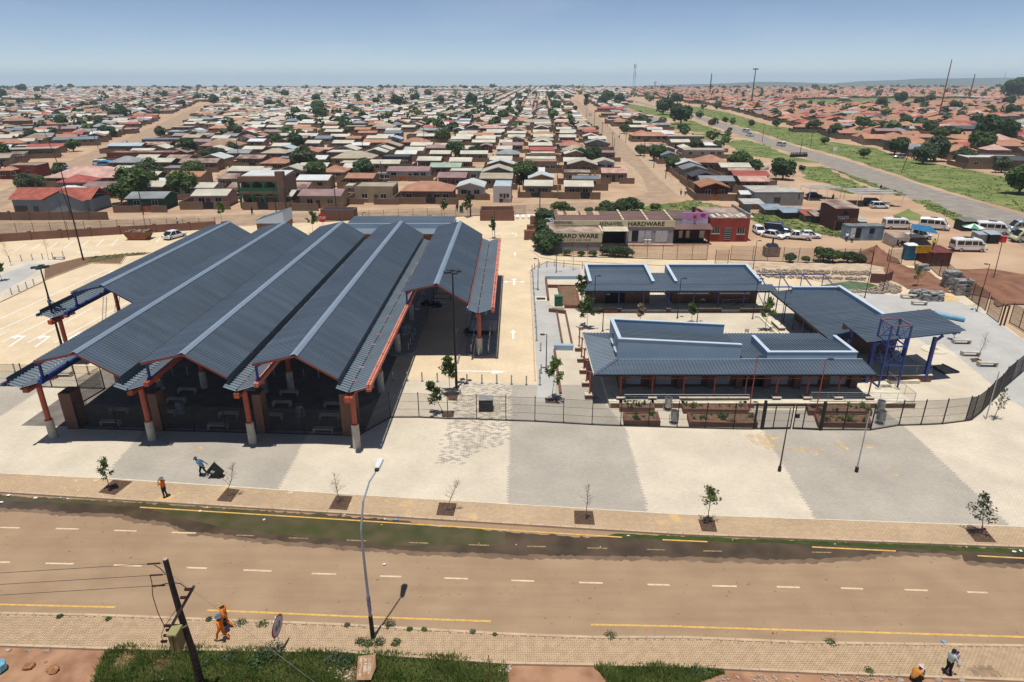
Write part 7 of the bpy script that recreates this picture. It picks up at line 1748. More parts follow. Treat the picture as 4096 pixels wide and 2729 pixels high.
tag(bf.build('distant_township', [RF[k] for k in RK] + [WL[k] for k in WK] + [M_glass, M_ywall]), 'mass of small houses filling the plain to the horizon', 'township', kind='stuff')
# ------------------------------------------------------------------ trees
def crown_mesh(seed, n=1500, leaf=.085, lobes=15, squash=.85, mats=None, shape='round'):
 rr = random.Random(seed); b = MB()
 L = []
 for i in range(lobes):
  while True:
   p = Vector((rr.uniform(-1,1),rr.uniform(-1,1),rr.uniform(-1,1)))
   if p.length < 1: break
  r = rr.uniform(.26,.46)
  if shape == 'cypress': p = Vector((p.x*.35,p.y*.35,p.z)); r *= .6
  L.append((Vector((p.x*.62,p.y*.62,p.z*.55*squash)) if shape != 'cypress' else p*.8, r))
 for i in range(n):
  c, r = rr.choice(L)
  d = Vector((rr.gauss(0,1),rr.gauss(0,1),rr.gauss(0,1)+.25)).normalized()
  p = c + d*r*rr.uniform(.72,1.05)
  nrm = (d + Vector((rr.uniform(-.7,.7),rr.uniform(-.7,.7),rr.uniform(-.3,.8)))).normalized()
  a = nrm.orthogonal().normalized(); q = Matrix.Rotation(rr.uniform(0,6.28),3,nrm) @ a; e = nrm.cross(q)
  s_ = leaf*rr.uniform(.6,1.4)
  b.add([p-q*s_-e*s_*.5, p+e*s_*.2-q*s_*.1-e*s_*.7, p+q*s_+e*s_*.4, p-q*s_*.2+e*s_*.8],[(0,1,2,3)])
 return b.mesh('crown', mats)
CR = {}
for i, (m, sq) in enumerate(((M_leafA,.9),(M_leafB,.95),(M_leafC,.8),(M_leafB,.7),(M_leafA,.75))): CR[i] = crown_mesh(100+i, 2500, .095, 18, sq, m)
CR['cy'] = crown_mesh(200, 900, .075, 14, 1, M_leafB, 'cypress')
TRK = MB().path([(0,0,-.1),(.03,.02,.35),(-.02,.05,.8)],[.075,.055,.03],7).path([(.03,.02,.35),(.3,.1,.75)],[.04,.015],5).path([(.02,.03,.45),(-.28,-.15,.8)],[.035,.012],5).path([(.0,.03,.6),(.05,-.3,.9)],[.03,.01],5).mesh('trunk', M_bark)
TNAMES = {0:'leafy green',1:'dense dark green',2:'olive grey',3:'spreading dark',4:'rounded green'}
tcount = {}
def tree(p, r, kind, place, hfac=1.0):
 k = kind
 i = tcount.get((k,place),0); tcount[(k,place)] = i+1
 t = thing('tree', '%s tree, %s counted among the %s' % ('slim cypress' if k == 'cy' else TNAMES[k], nth(i), place), 'tree', p, rr.uniform(0,6.28), 'trees among the houses')
 o = obj('trunk', TRK, t); o.scale = (r, r, r*.95*hfac)
 o = obj('crown', CR[k], t, (0,0,r*.82*hfac)); o.scale = (r, r, r*.95*hfac) if k != 'cy' else (r*1.1, r*1.1, r*hfac)
for c, L, pl_ in ((T1,[(1240,1250,5.5,0),(1390,1100,4.8,2),(1120,1300,3.6,0),(1350,1200,4.2,0),(1700,1240,5.0,4),(1800,1090,4.2,0),(1745,850,4.8,1),(560,1065,3.2,2),(385,1155,2.4,2),(250,1200,3.6,2),(10,890,4.5,1),(1120,520,6.0,1),(1040,520,4.5,1),(710,490,4.5,1),(520,515,4.5,3),(350,465,4,1),(1970,385,8,2),(1480,690,4,2),(1010,690,4.5,1),(680,820,3.6,0),(300,720,4,1),(2030,890,3.2,1),(1920,900,2.8,1),(2140,840,3.4,2),(1790,700,2.6,0),(1440,500,4,0),(1670,420,6,1),(1450,390,6,1),(1650,870,3.0,1),(1720,880,3.0,1),(200,395,5,1),(200,275,14,3),(20,330,10,1),(340,280,9,1),(110,430,4,1),(870,420,5,0),(2200,660,3.2,1)],'trees left of the dirt street'),
     (T2,[(380,800,5,1),(180,765,4,0),(450,1000,5.6,2),(560,1085,4.0,0),(980,1085,4.6,1),(1720,735,5,4),(1830,875,4.4,0),(2010,875,3.4,1),(580,475,8,0),(600,540,7,0),(100,705,2.6,0),(1820,625,3.4,0),(1620,595,4,0),(1990,405,10,1),(1300,410,9,1),(1460,365,8,1),(2270,545,5.5,0),(2060,595,3.4,1),(270,325,9,1),(490,290,6,'cy'),(760,300,5,1),(830,675,3.2,0),(550,370,8,1),(1110,395,6,1),(2190,350,6,'cy'),(1690,380,7,1),(1580,320,9,1),(2130,410,6,0),(120,420,6,1)],'trees in the middle township'),
     (T3,[(140,1120,4.8,0),(730,925,4.2,1),(1330,905,4.2,0),(1470,1000,3.4,0),(1385,480,11,3),(1550,570,9.5,1),(1560,645,3.6,0),(2080,1010,4.8,0),(1030,655,3.6,0),(400,450,7,0),(360,345,9,1),(580,445,3.4,1),(685,395,9,'cy'),(870,375,11,0),(980,385,9,1),(830,395,8,1),(1690,805,3.6,2),(1890,815,3.2,0),(1830,585,3.0,2),(765,645,2.6,0),(2210,1030,3.4,0),(1180,860,3,0),(510,355,7,1),(1240,590,4,1),(620,900,3.4,1),(560,900,3,1),(20,1060,3.0,0),(1520,380,9,1),(2120,335,7,'cy')],'trees right of the street'),
     (T4,[(130,1080,4.6,1),(2040,750,9.5,1),(2170,740,8,1),(1940,850,6.5,0),(2230,330,22,1),(2330,330,18,1),(860,625,5.5,0),(600,685,5,1),(1250,605,5.5,1),(1070,640,4.5,1),(1480,655,5,0),(1160,850,5.5,3),(1520,910,6.5,2),(1420,935,5,2),(1790,940,4.4,2),(2310,1210,5.5,0),(2140,1015,3.6,2),(1210,375,10,1),(1030,415,8,1),(1480,375,8,1),(2200,405,8,1),(520,755,2.4,0),(1560,735,5,0),(400,640,5,1),(450,640,4,1),(2240,500,7,1),(1720,450,7,1),(1380,400,7,1),(305,290,9,'cy'),(225,285,9,'cy'),(1650,720,5,1),(880,880,2.6,0),(310,1000,1.4,1)],'trees by the terracotta houses')):
 for x, y, r, k in L: tree(g(*c(x,y),ZG), r*.92, k, pl_, 1.0)
for c, L, pl_ in ((zh,[(215,470,3.4,1),(250,330,3.2,1),(225,200,3.0,1),(350,90,2.4,0),(170,420,2.2,1),(830,95,2.6,1),(930,85,2.4,1),(1010,70,3.0,1),(760,110,1.8,0),(1130,60,1.8,0),(1300,60,1.5,0),(460,90,1.4,2),(820,505,1.5,1),(900,512,1.7,1),(975,512,1.6,1),(1030,520,1.2,0),(420,505,.9,0),(560,515,.8,0),(680,518,.9,0),(640,85,1.2,0)],'bushes round the hardware shops'),
     (zq,[(430,590,1.3,2),(700,585,2.0,0),(780,590,1.7,0),(900,590,1.6,1),(1000,595,1.2,2),(560,595,.9,0)],'weedy bushes behind the site fence')):
 for x, y, r, k in L: tree(g(*c(x,y)), r, k, pl_, .75)
# distant trees as one mass
bt = MB()
for k in range(800):
 y = 330*math.exp(rr.random()*2.1)*rr.uniform(.9,1.1); u = rr.uniform(-100,4200)
 y = min(y, 2280)
 x = (u-CX)/FOC*(y*CT+CAM_H*ST)
 uu, vv = proj(x,y)
 if any(inpoly(uu,vv,P) for P in GP) and rr.random() < .9: continue
 if (1300 < uu < 2700 and y < 380) or near_street(x,y,4): continue
 r = rr.uniform(1.8,4.2)*(1+.5*(y>900)); zc_ = r*1.0
 mi = rr.choice((0,0,1))
 if rr.random() < .06: r *= .5; zc_ = r*3
 for j in range(34 if y < 900 else 20):
  d = Vector((rr.gauss(0,1),rr.gauss(0,1),rr.gauss(0,1))).normalized()
  p = Vector((x,y,zc_)) + Vector((d.x*r,d.y*r,d.z*zc_*.85))*rr.uniform(.55,1)
  nrm = (d+Vector((rr.uniform(-.6,.6),rr.uniform(-.6,.6),rr.uniform(-.2,.7)))).normalized(); a = nrm.orthogonal().normalized(); e = nrm.cross(a); s_ = r*rr.uniform(.22,.42)
  bt.add([p-a*s_-e*s_*.6,p+a*s_*.7-e*s_,p+a*s_+e*s_*.7,p-a*s_*.6+e*s_],[(0,1,2,3)],mi)
for k in range(230):      # the tree line where the plain tips away
 y = rr.uniform(1900,2290); u = rr.uniform(-150,4250); x = (u-CX)/FOC*(y*CT+CAM_H*ST); r = rr.uniform(2.2,5)*(1.6 if rr.random()<.12 else 1); zc_ = r*.9
 for j in range(20):
  d = Vector((rr.gauss(0,1),rr.gauss(0,1),rr.gauss(0,1))).normalized(); p = Vector((x,y,zc_))+Vector((d.x*r*1.4,d.y*r,d.z*zc_*.85))*rr.uniform(.55,1); s_ = r*rr.uniform(.25,.45)
  bt.add([p+Vector((-s_,0,-s_*.6)),p+Vector((s_*.7,s_*.3,-s_)),p+Vector((s_,0,s_*.7)),p+Vector((-s_*.6,-s_*.3,s_))],[(0,1,2,3)],0)
tag(bt.build('distant_trees', [M_leafB, M_leafA]), 'scattered dark trees among the far houses', 'trees', kind='stuff')
# hills on the horizon
hp = [(-500,345),(-100,344),(150,346),(400,345),(700,347),(1000,346),(1250,345),(1500,346),(1650,343),(1800,345),(2050,346),(2200,340),(2350,345),(2500,346),(2620,342),(2750,338),(2900,334),(3000,329),(3072,327),(3200,330),(3333,335),(3442,325),(3507,323),(3600,320),(3681,314),(3800,314),(3900,313),(4029,311),(4096,314),(4300,310),(4700,318)]
b = MB(); vs = []
rh = random.Random(5)
YH = 6800.0
pts = []
for i in range(len(hp)-1):
 for j in range(8):
  f = j/8; pts.append((hp[i][0]+(hp[i+1][0]-hp[i][0])*f, hp[i][1]+(hp[i+1][1]-hp[i][1])*f + rh.uniform(-.5,.5)))
for dy, k in ((-1900,0),(-900,.35),(-350,.8),(0,1),(500,.7),(1500,0)):
 for u, v in pts:
  x = (u-CX)/FOC*(YH*CT); z = zat(YH, v); vs.append((x*(YH+dy*.3)/YH, YH+dy, -80+(z+80)*k + (rh.uniform(-2,2) if 0<k<1 else 0)))
n = len(pts); b.add(vs,[(r_*n+i,r_*n+i+1,(r_+1)*n+i+1,(r_+1)*n+i) for r_ in range(5) for i in range(n-1)])
tag(b.build('hills', mat('bushveld_hill',(.045,.055,.035),.95,.35,.012,detail=8), smooth=True), kind='structure')
# a far strip of roofs on the lower plain before the hills
bf2 = MB();
for k in range(5200):
 y = rr.uniform(2350,4600); u = rr.uniform(-100,4200)
 zz = -10*(y-2300)/700 if y < 3000 else -10-22*(y-3000)/1000
 x = (u-CX)/FOC*(y*CT); s_ = rr.uniform(6,11); mi = rr.choice((0,0,0,1,2,3,3))
 zz += 7 if rr.random() < .0 else 0
 bf2.bb(x-s_,x+s_,y-s_,y+s_,zz-3,zz+rr.uniform(3,6),mi)
tag(bf2.build('far_suburb', [RF['pink'],RF['cream'],RF['terracotta'],M_leafB]), 'faint band of far roofs below the hills', 'township', kind='stuff')
# ------------------------------------------------------------------ poles, masts
M_wood = mat('dark_pole_wood',(.06,.045,.035),.9,.2,2)
def upole(p, h, label, cross=True, lean=(0,0), r=.13):
 t = thing('utility_pole', label, 'pole', p, 0, 'township poles')
 q = p+Vector((lean[0],lean[1],h)); MB().tube(p,q,r,r*.7,n=8).build('pole', M_wood, t)
 if cross: MB().bar(q+Vector((-.8,0,-.5)), q+Vector((.8,0,-.5)), .1, .12).build('cross_arm', M_wood, t)
for i, (c, x, y, yt, cr, ln) in enumerate([(T3,685,525,400,0,.0),(T3,755,615,455,1,0),(T3,825,708,548,1,0),(T3,918,832,640,1,0),(T3,935,842,695,0,0),(T3,1212,880,700,0,0),(T3,1303,972,800,1,0),(T3,1412,1068,880,1,0),(T3,1045,740,600,0,0),(T1,532,935,620,0,-2),(T1,905,790,560,1,-1.5),(T1,1115,680,590,0,-2.5),(T1,1595,890,700,0,0),(T1,2200,900,700,0,0),(T2,745,1412,1050,1,0),(T2,1550,812,600,0,0),(T2,985,825,650,1,0),(T2,200,1472,1150,0,0),(T2,295,1475,1150,1,0),(T2,335,1478,1160,0,0),(T2,1160,1120,910,0,0),(T2,1465,640,540,0,0),(T3,255,1400,1215,0,0),(T4,390,780,640,1,0),(T4,295,840,700,0,0),(T4,1225,1018,840,1,1),(T3,2300,735,590,0,0),(T3,1755,500,420,0,0),(T1,1320,1400,1150,0,0),(T2,1975,1420,1190,0,0),(T1,690,1490,1160,1,-1)]):
 p = g(*c(x,y),ZG); upole(p, max(2.5,zat(p.y,c(0,yt)[1])-ZG), 'dark wooden pole, %s counted along the township streets' % nth(i), bool(cr), (ln,0))
def lattice(p, h, label, w=1.2):
 t = thing('cell_tower', label, 'tower', p)
 for sx, sy in ((-1,-1),(1,-1),(1,1),(-1,1)): MB().bar(p+Vector((sx*w,sy*w,0)), p+Vector((sx*w*.35,sy*w*.35,h)), .22, .22).build('leg', M_steel, t)
 k = 12
 for i in range(k):
  a, c = i/k, (i+1)/k
  wa, wc_ = w*(1-.65*a), w*(1-.65*c)
  for s_ in (-1,1): MB().bar(p+Vector((-wa*s_,-wa,h*a)), p+Vector((wc_*s_,-wc_,h*c)), .1, .1).build('brace', M_steel, t)
 for z in (.62,.72,.93,1.0):
  for s_ in (-1,1): MB().box(p+Vector((s_*1.3,-.4,h*z)),(.7,.5,3.2)).build('antenna', M_char, t)
p = g(*T3(1115,310),ZG); lattice(p, zat(p.y,T3(0,22)[1]), 'tall lattice cell tower with antennas on the horizon', 2.2); p = g(*T3(1310,285),ZG); lattice(p, zat(p.y,T3(0,180)[1]), 'smaller lattice tower right of the cell tower', 2.2)
for c, x, y, yt, lab, lean in ((T3,1817,295,100,'thin mast rising above the terracotta suburb',0.6),(T3,2200,385,65,'high mast light with a ring head by the green strip',1.0),(T4,1560,545,-30,'tall rusty mast nearest the right edge',2.5),(T4,1842,365,105,'rusty mast farther right behind the houses',2.0),(T4,2165,142,82,'thin transmission mast on the hill',1)):
 if yt == 82: p = Vector((xat(T4(2165,0)[0],YH,0),YH,zat(YH,T4(0,146)[1])-3)); h = zat(YH,T4(0,80)[1])-p.z; r = 3
 else: p = g(*c(x,y),ZG); h = zat(p.y,c(0,yt)[1]); r = .0011*p.y
 t = thing('high_mast', lab, 'mast', p, 0, 'masts on the skyline'); MB().path([p,p+Vector((0,0,h*.5)),p+Vector((0,0,h))],[r,r*.75,r*.5],8).build('pole', M_rust if 'rusty' in lab else M_char, t)
 if 'ring' in lab: MB().lathe(p+Vector((0,0,h)),[(r*3.5,0),(r*3.5,r*1.2),(r,r*1.4)],12).build('ring_head', M_char, t)
# ------------------------------------------------------------------ haze
hz = MB().bb(-17000,17000,-150,23000,-330,125).build('haze', bpy.data.materials.new('haze_air'))
tag(hz, 'thin pale heat haze over the plain', 'haze', kind='stuff')
m = hz.data.materials[0]; m.use_nodes = True; m.node_tree.nodes.clear()
o_ = m.node_tree.nodes.new('ShaderNodeOutputMaterial'); v_ = m.node_tree.nodes.new('ShaderNodeVolumePrincipled')
v_.inputs['Color'].default_value = (.60,.82,1.0,1); v_.inputs['Density'].default_value = .00011; v_.inputs['Anisotropy'].default_value = 0
m.node_tree.links.new(v_.outputs[0], o_.inputs['Volume'])
# ------------------------------------------------------------------ foreground earth, grass, weeds
M_dirt2 = mat('red_brown_verge',(.25,.125,.07),.95,col2=(.38,.22,.13),scale=.8,detail=9,bump=.7,bscale=5)
sheet('verge', [(p.x,p.y) for p in ext(PL)] + [(95,-70),(-95,-70)], ZG+.03, M_dirt2)
M_blade = leafmat('grass_blade',(.105,.165,.032),(.21,.26,.07)); M_blade2 = mat('dry_grass_blade',(.30,.22,.10),.8,.2,2)
gz = [[c4(560,1640),c4(600,1480),c4(640,1400),c4(760,1352),c4(1000,1358),c4(1300,1362),c4(1700,1380),c4(2082,1392),c5(200,1395),c5(700,1420),c5(1000,1470),c5(1035,1640)],
  [c5(1540,1480),c5(1700,1468),c5(2082,1482),c6(0,1480),c6(190,1490),c6(260,1520),c6(120,1560),c6(-20,1640),c5(1650,1640),c5(1600,1540)]]
rr = random.Random(31)
bl_, bl2 = MB(), MB()
bare = [g(*c4(980,1455)), g(*c4(750,1430)), g(*c5(60,1520))]
for P, n in ((gz[0],36000),(gz[1],9000)):
 Q = [g(*p,ZG) for p in P]; xs_ = [q.x for q in Q]; ys_ = [q.y for q in Q]; k = 0
 while k < n:
  x = rr.uniform(min(xs_),max(xs_)); y = rr.uniform(min(ys_),max(ys_))
  if not inpoly(x,y,Q): k += .3; continue
  k += 1
  dry = any((Vector((x,y,0))-c).length < rr.uniform(.3,.75) for c in bare)
  cl = .5+.5*math.sin(x*1.7+math.sin(y*2.3)*1.4)
  h = rr.uniform(.08,.24)*(1+.7*cl); a = rr.uniform(0,6.28); lean = rr.uniform(.1,.9)*h; wd = rr.uniform(.012,.026)
  p = Vector((x,y,ZG+.02)); t = p+Vector((math.cos(a)*lean,math.sin(a)*lean,h if not dry else h*.4)); s_ = Vector((-math.sin(a),math.cos(a),0))*wd; mid = p.lerp(t,.55)+Vector((0,0,h*.12))
  (bl2 if dry or rr.random() < .03 else bl_).add([p-s_,p+s_,mid+s_*.8,t,mid-s_*.8],[(0,1,2,3,4)])
for P in gz: sheet('turf', [g(*p,ZG) for p in P], ZG+.036, mat('turf_soil',(.06,.075,.022),.95,col2=(.13,.11,.05),scale=1.5,bump=.5), rough=(.3,.08,7))
tag(bl_.build('grass', M_blade), 'long green grass along the near verge', 'grass', kind='stuff'); tag(bl2.build('dry_grass', M_blade2), 'patches of dry yellow grass in the near verge', 'grass', kind='stuff')
def weed(p, r, h, m, n=90, leaf=.05, name='weed'):
 b = MB()
 for k in range(n):
  d = Vector((rr.gauss(0,1),rr.gauss(0,1),abs(rr.gauss(0,.9)))).normalized(); q = p+Vector((d.x*r,d.y*r,d.z*h))*rr.uniform(.35,1)
  nrm = (d+Vector((rr.uniform(-.6,.6),rr.uniform(-.6,.6),rr.uniform(0,.9)))).normalized(); a = nrm.orthogonal().normalized(); a = Matrix.Rotation(rr.uniform(0,6.28),3,nrm) @ a; e = nrm.cross(a); s_ = leaf*rr.uniform(.6,1.3)
  b.add([q-a*s_,q+e*s_*.45,q+a*s_,q-e*s_*.45],[(0,1,2,3)])
 return b.build(name, m)
for i, (c, x, y, r, h, lab) in enumerate([(c5,160,1330,.45,.3,'leafy weed at the foot of the street lamp'),(c5,230,1325,.4,.28,'second weed right beside the street lamp foot'),(c5,110,1320,.3,.2,'small weed left of the street lamp foot'),(c5,333,1328,.33,.2,'round weed alone on the near pavement'),(c5,295,1215,.36,.4,'grey green bush at the kerb beside the lamp shadow'),(c4,1650,1400,.8,.75,'broad leafy weed bush around the speed sign post'),(c4,1560,1440,.7,.55,'leafy weed bush left of the speed sign'),(c4,2030,1420,.6,.5,'dark leafy weed left of the painted stone'),(c5,30,1440,.6,.5,'leafy weed beside the painted stone'),(c4,1250,1440,.5,.35,'low weed clump near the utility pole foot'),(c4,1400,1420,.5,.4,'low weed clump right of the utility pole'),(c6,90,1500,.5,.25,'flat weed patch at the lower right verge'),(c6,150,1510,.4,.2,'second flat weed patch at the lower right verge'),(c5,800,1260,.22,.12,'kerb weed near the lane line end'),(c4,365,1168,.2,.15,'kerb weed at the far left'),(c4,660,1185,.18,.18,'kerb weed left of the utility pole'),(c4,1275,1185,.2,.15,'kerb weed behind the orange walkers'),(c4,1470,1203,.4,.08,'flat kerb weed right of the orange walkers'),(c4,1600,1210,.4,.08,'flat kerb weed near the speed sign'),(c5,1640,1280,.4,.08,'flat kerb weed right of the driveway'),(c6,905,1322,.4,.07,'flat kerb weed at the lower right'),(c6,1140,1498,.3,.1,'small weed on the lower right pavement edge'),(c5,35,1220,.2,.12,'kerb weed just left of the lamp'),(c5,415,1245,.2,.1,'kerb weed right of the lamp bush'),(c5,505,1247,.2,.1,'kerb weed farther right of the lamp'),(c5,935,1278,.15,.1,'kerb weed at the dropped kerb')]):
 tag(weed(g(*c(x,y)), r, h, (M_leafA,M_leafC,M_leafB)[i%3], int(120+500*r*h), .045+.03*r), lab, 'weed', 'weeds along the near pavement')
# litter scraps
lm = [mat('litter_white',(.7,.7,.7)),mat('litter_blue',(.12,.35,.7)),mat('litter_yellow',(.6,.5,.1)),mat('litter_red',(.5,.12,.05))]
lit = [(c4,55,432,0,.3),(c4,215,448,0,.28),(c4,370,447,0,.12),(c4,392,458,3,.12),(c4,415,452,0,.14),(c4,540,458,2,.1),(c4,1265,507,0,.16),(c4,1092,485,0,.12),(c4,1610,580,0,.15),(c4,1220,530,0,.2),(c5,20,552,0,.14),(c5,337,580,1,.2),(c5,263,577,0,.16),(c5,245,613,2,.12),(c5,838,725,3,.14),(c5,262,853,0,.28),(c5,1748,680,0,.15),(c5,1910,1283,1,.14),(c5,1460,678,3,.2),(c6,305,705,2,.1),(c6,928,730,0,.1),(c6,2020,777,0,.2),(c6,2060,770,0,.2),(c6,1730,748,0,.1),(c6,1590,1326,1,.22),(c6,550,1270,3,.14),(c4,935,1390,2,.12),(c4,1000,1550,0,.25),(c4,1295,1540,3,.12),(c5,780,1500,0,.12),(c5,820,1470,0,.1),(c6,815,1482,0,.15),(c4,5,475,0,.3),(c5,1065,733,0,.08),(c5,1578,748,0,.08),(c4,650,1435,0,.1),(c4,600,1535,3,.2)]
for i, (c, x, y, m_, s_) in enumerate(lit):
 s_ *= .72
 p = g(*c(x,y),ZG) + Vector((0,0,.05)); b = MB(); n = 6; vs = [p+Vector((0,0,.04+.4*s_*rr.random()))]
 for k in range(n): a = 6.28*k/n; q = s_*rr.uniform(.5,1.2); vs.append(p+Vector((math.cos(a)*q,math.sin(a)*q*.8,rr.uniform(-.02,.3*s_))))
 b.add(vs,[(0,1+k,1+(k+1)%n) for k in range(n)])
 tag(b.build('litter_scrap', lm[m_]), '%s scrap of litter, %s from the upper left of the road' % (('white','blue','yellow','rusty red')[m_], nth(i)), 'litter', 'litter on the road and verges')
# ------------------------------------------------------------------ street lamp
lp = thing('street_lamp', 'tall grey curved street lamp on the near pavement', 'street lamp', g(1492,2552))
p0 = g(1492,2552); hl = zat(p0.y+2.2, 1872)
pts = [p0, p0+Vector((-.02,0,1.6)), p0+Vector((-.05,.02,hl*.55)), p0+Vector((-.08,.15,hl*.75)), p0+Vector((.05,.6,hl*.9)), p0+Vector((.28,1.3,hl*.975)), p0+Vector((.55,2.1,hl))]
MB().path(pts,[.095,.08,.066,.055,.047,.043,.04],10).build('pole', mat('lamp_grey_blue',(.27,.33,.38),.45,.1,1,metal=.3), lp)
MB().tube(p0,p0+Vector((-.02,0,1.55)),.125,.11,n=10).build('base_sleeve', M_dark, lp)
MB().path([p0+Vector((-.02,0,1.9)),p0+Vector((-.03,.0,2.9))],[.105,.1],8).build('poster_wrap', mat('torn_poster',(.28,.22,.34),.8,.4,3), lp)
hd = pts[-1]; MB().add([hd+Vector(q) for q in ((-.13,-.1,0),(.13,-.1,0),(.2,.75,.03),(.1,.92,.04),(-.1,.92,.04),(-.2,.75,.03),(-.1,-.08,.14),(.1,-.08,.14),(.16,.72,.16),(.08,.86,.14),(-.08,.86,.14),(-.16,.72,.16))],[(5,4,3,2,1,0),(6,7,8,9,10,11)]+[(i,(i+1)%6,6+(i+1)%6,6+i) for i in range(6)]).build('lamp_head', mat('lamp_head_white',(.6,.61,.6)), lp)
MB().box(hd+Vector((0,.0,.05)),(.2,.45,.14)).build('gear_box', M_char, lp)
# ------------------------------------------------------------------ speed sign
ss = thing('speed_sign', 'round white sign with red rim reading 60 by the near pavement', 'sign', g(1120,2600))
k1 = 600/1778
zs_ = lambda x, y: (560+x*k1, 2200+y*k1)
p0 = g(*zs_(1655,1180)); zc_ = zat(p0.y, zs_(0,900)[1]); xc = xat(zs_(1618,0)[0], p0.y, zc_)
MB().tube(p0,(xc,p0.y+.03,zc_+.55),.035,n=8).build('post', M_white, ss)
ux = Vector((.13,1,.02)).normalized(); uz = Vector((.05,-.02,1)).normalized(); c_ = Vector((xc,p0.y,zc_)); nn = ux.cross(uz).normalized()
def disc(r, off, m, nm): MB().add([c_+nn*off+ux*(r*math.cos(R(i*12)))+uz*(r*math.sin(R(i*12))) for i in range(30)]+[c_+nn*(off-.01)+ux*(r*math.cos(R(i*12)))+uz*(r*math.sin(R(i*12))) for i in range(30)],[tuple(range(30)),tuple(range(59,29,-1))]+[(i,30+i,30+(i+1)%30,(i+1)%30) for i in range(30)]).build(nm, m, ss)
disc(.60,.05,mat('sign_red',(.42,.02,.025)),'rim'); disc(.5,.065,mat('sign_face',(.52,.55,.62),.5),'face'); disc(.58,.03,M_steel,'back_plate')
text('lettering','60',ss,M_blk,c_+nn*.07,ux,uz,.52,.42,.004)
# ------------------------------------------------------------------ utility pole with transformer
pb = g(*zs_(740,1750)); pt = thing('utility_pole', 'leaning black wooden utility pole with a transformer box and wires', 'pole', pb)
Hp = 9.2
Yp_ = pb.y
def pz_(x, y, dy=0.0): z = zat(Yp_+dy, zs_(0,y)[1]); return Vector((xat(zs_(x,0)[0],Yp_+dy,z),Yp_+dy,z))
top = pz_(300,110); M_pole = mat('tarred_pole',(.025,.02,.018),.7,.3,3,bump=.4)
MB().path([pb+Vector((0,0,-.2)), pz_(640,1250), pz_(480,760), pz_(390,450), top],[.17,.16,.14,.125,.115],12).build('pole', M_pole, pt)
MB().tube(top, top+Vector((0,0,.02)),.1,n=12).build('pole_cap', mat('sawn_wood',(.4,.36,.3)), pt)
for k in range(9): q = pz_(632+k*10,1220+k*40); MB().tube(q,q+Vector((0,0,.05)),.172,n=12).build('strap', M_dark, pt)
MB().bar(pz_(640,430,-.15), pz_(362,920,-.25), .12, .13).build('cross_arm', mat('weathered_beam',(.07,.055,.045),.8,.25,3), pt)
tbx0, tbx1 = pz_(340,1060,-.55), pz_(500,1060,-.55); cw = (tbx1.x-tbx0.x)*.68; zt_, zbot = pz_(0,935,-.55).z, pz_(0,1165,-.55).z
cxm = (tbx0.x+tbx1.x)/2+.04
M_tr = mat('olive_transformer',(.16,.15,.058),.5,.08,1.5)
MB().bb(cxm-cw*.46,cxm+cw*.46,Yp_-.8,Yp_-.25,zbot,zt_-.18).build('transformer_tank', M_tr, pt); MB().bb(cxm-cw*.52,cxm+cw*.52,Yp_-.85,Yp_-.2,zt_-.18,zt_-.08).build('transformer_lid', mat('olive_lid',(.27,.255,.11),.5,.08,1.5), pt)
MB().tube((cxm,Yp_-.86,zbot+.1),(cxm+.05,Yp_-.86,zt_-.1),.02,n=6).build('tank_cable', M_dark, pt); MB().bar((cxm,Yp_-.3,zt_-.3),(cxm+.3,Yp_,zt_-.3),.1,.1).build('tank_bracket', M_steel, pt)
for x, y in ((320,900),(345,950),(315,1015),(285,1085),(565,468),(515,565)):
 q = pz_(x,y,-.3); MB().tube(q+Vector((-.14,0,0)),q+Vector((.14,0,.01)),.05,n=10).build('insulator', mat('brown_porcelain',(.05,.02,.018),.3), pt)
 for k in range(4): MB().tube(q+Vector((-.11+k*.07,0,0)),q+Vector((-.085+k*.07,0,0)),.075,n=10).build('insulator_shed', mat('brown_porcelain',(.05,.02,.018)), pt)
for y0_, (xl, yl) in ((155,(0,182)),(290,(0,318)),(415,(0,450))):
 q = pz_(300+(y0_-155)*.22,y0_); e = pz_(xl,yl,.6); e = q+Vector((-1.6,-.02,-.1)); far = q+Vector((-34,-.4,-2.2))
 MB().tube(q,far,.012,n=5).build('wire', M_char, pt); MB().tube(q.lerp(e,.15),q.lerp(e,.5),.04,n=8).build('strain_insulator', mat('brown_porcelain',(.05,.02,.018)), pt)
def cable(L, r=.018):
 P = [pz_(*p) for p in L]; MB().path(P,[r]*len(P),6).build('cable', M_dark, pt)
cable([(120,310,.1),(140,380,0),(150,540,-.1),(210,740,-.2),(290,905,-.3)]); cable([(170,180,0),(240,220,-.05),(300,285,-.1)]); cable([(160,440,0),(300,400,-.05),(400,388,-.1),(480,400,-.2),(560,460,-.3)],.02)
cable([(290,910,-.3),(255,1010,-.4),(270,1100,-.4),(250,1180,-.4)],.015); cable([(430,710,-.1),(360,800,-.2),(290,920,-.3)],.014)
gy = [pz_(370,290), g(*zs_(2300,1740),ZG)]; MB().tube(gy[0], gy[0].lerp(gy[1],.98), .009, n=5).build('stay_wire', M_steel, pt)
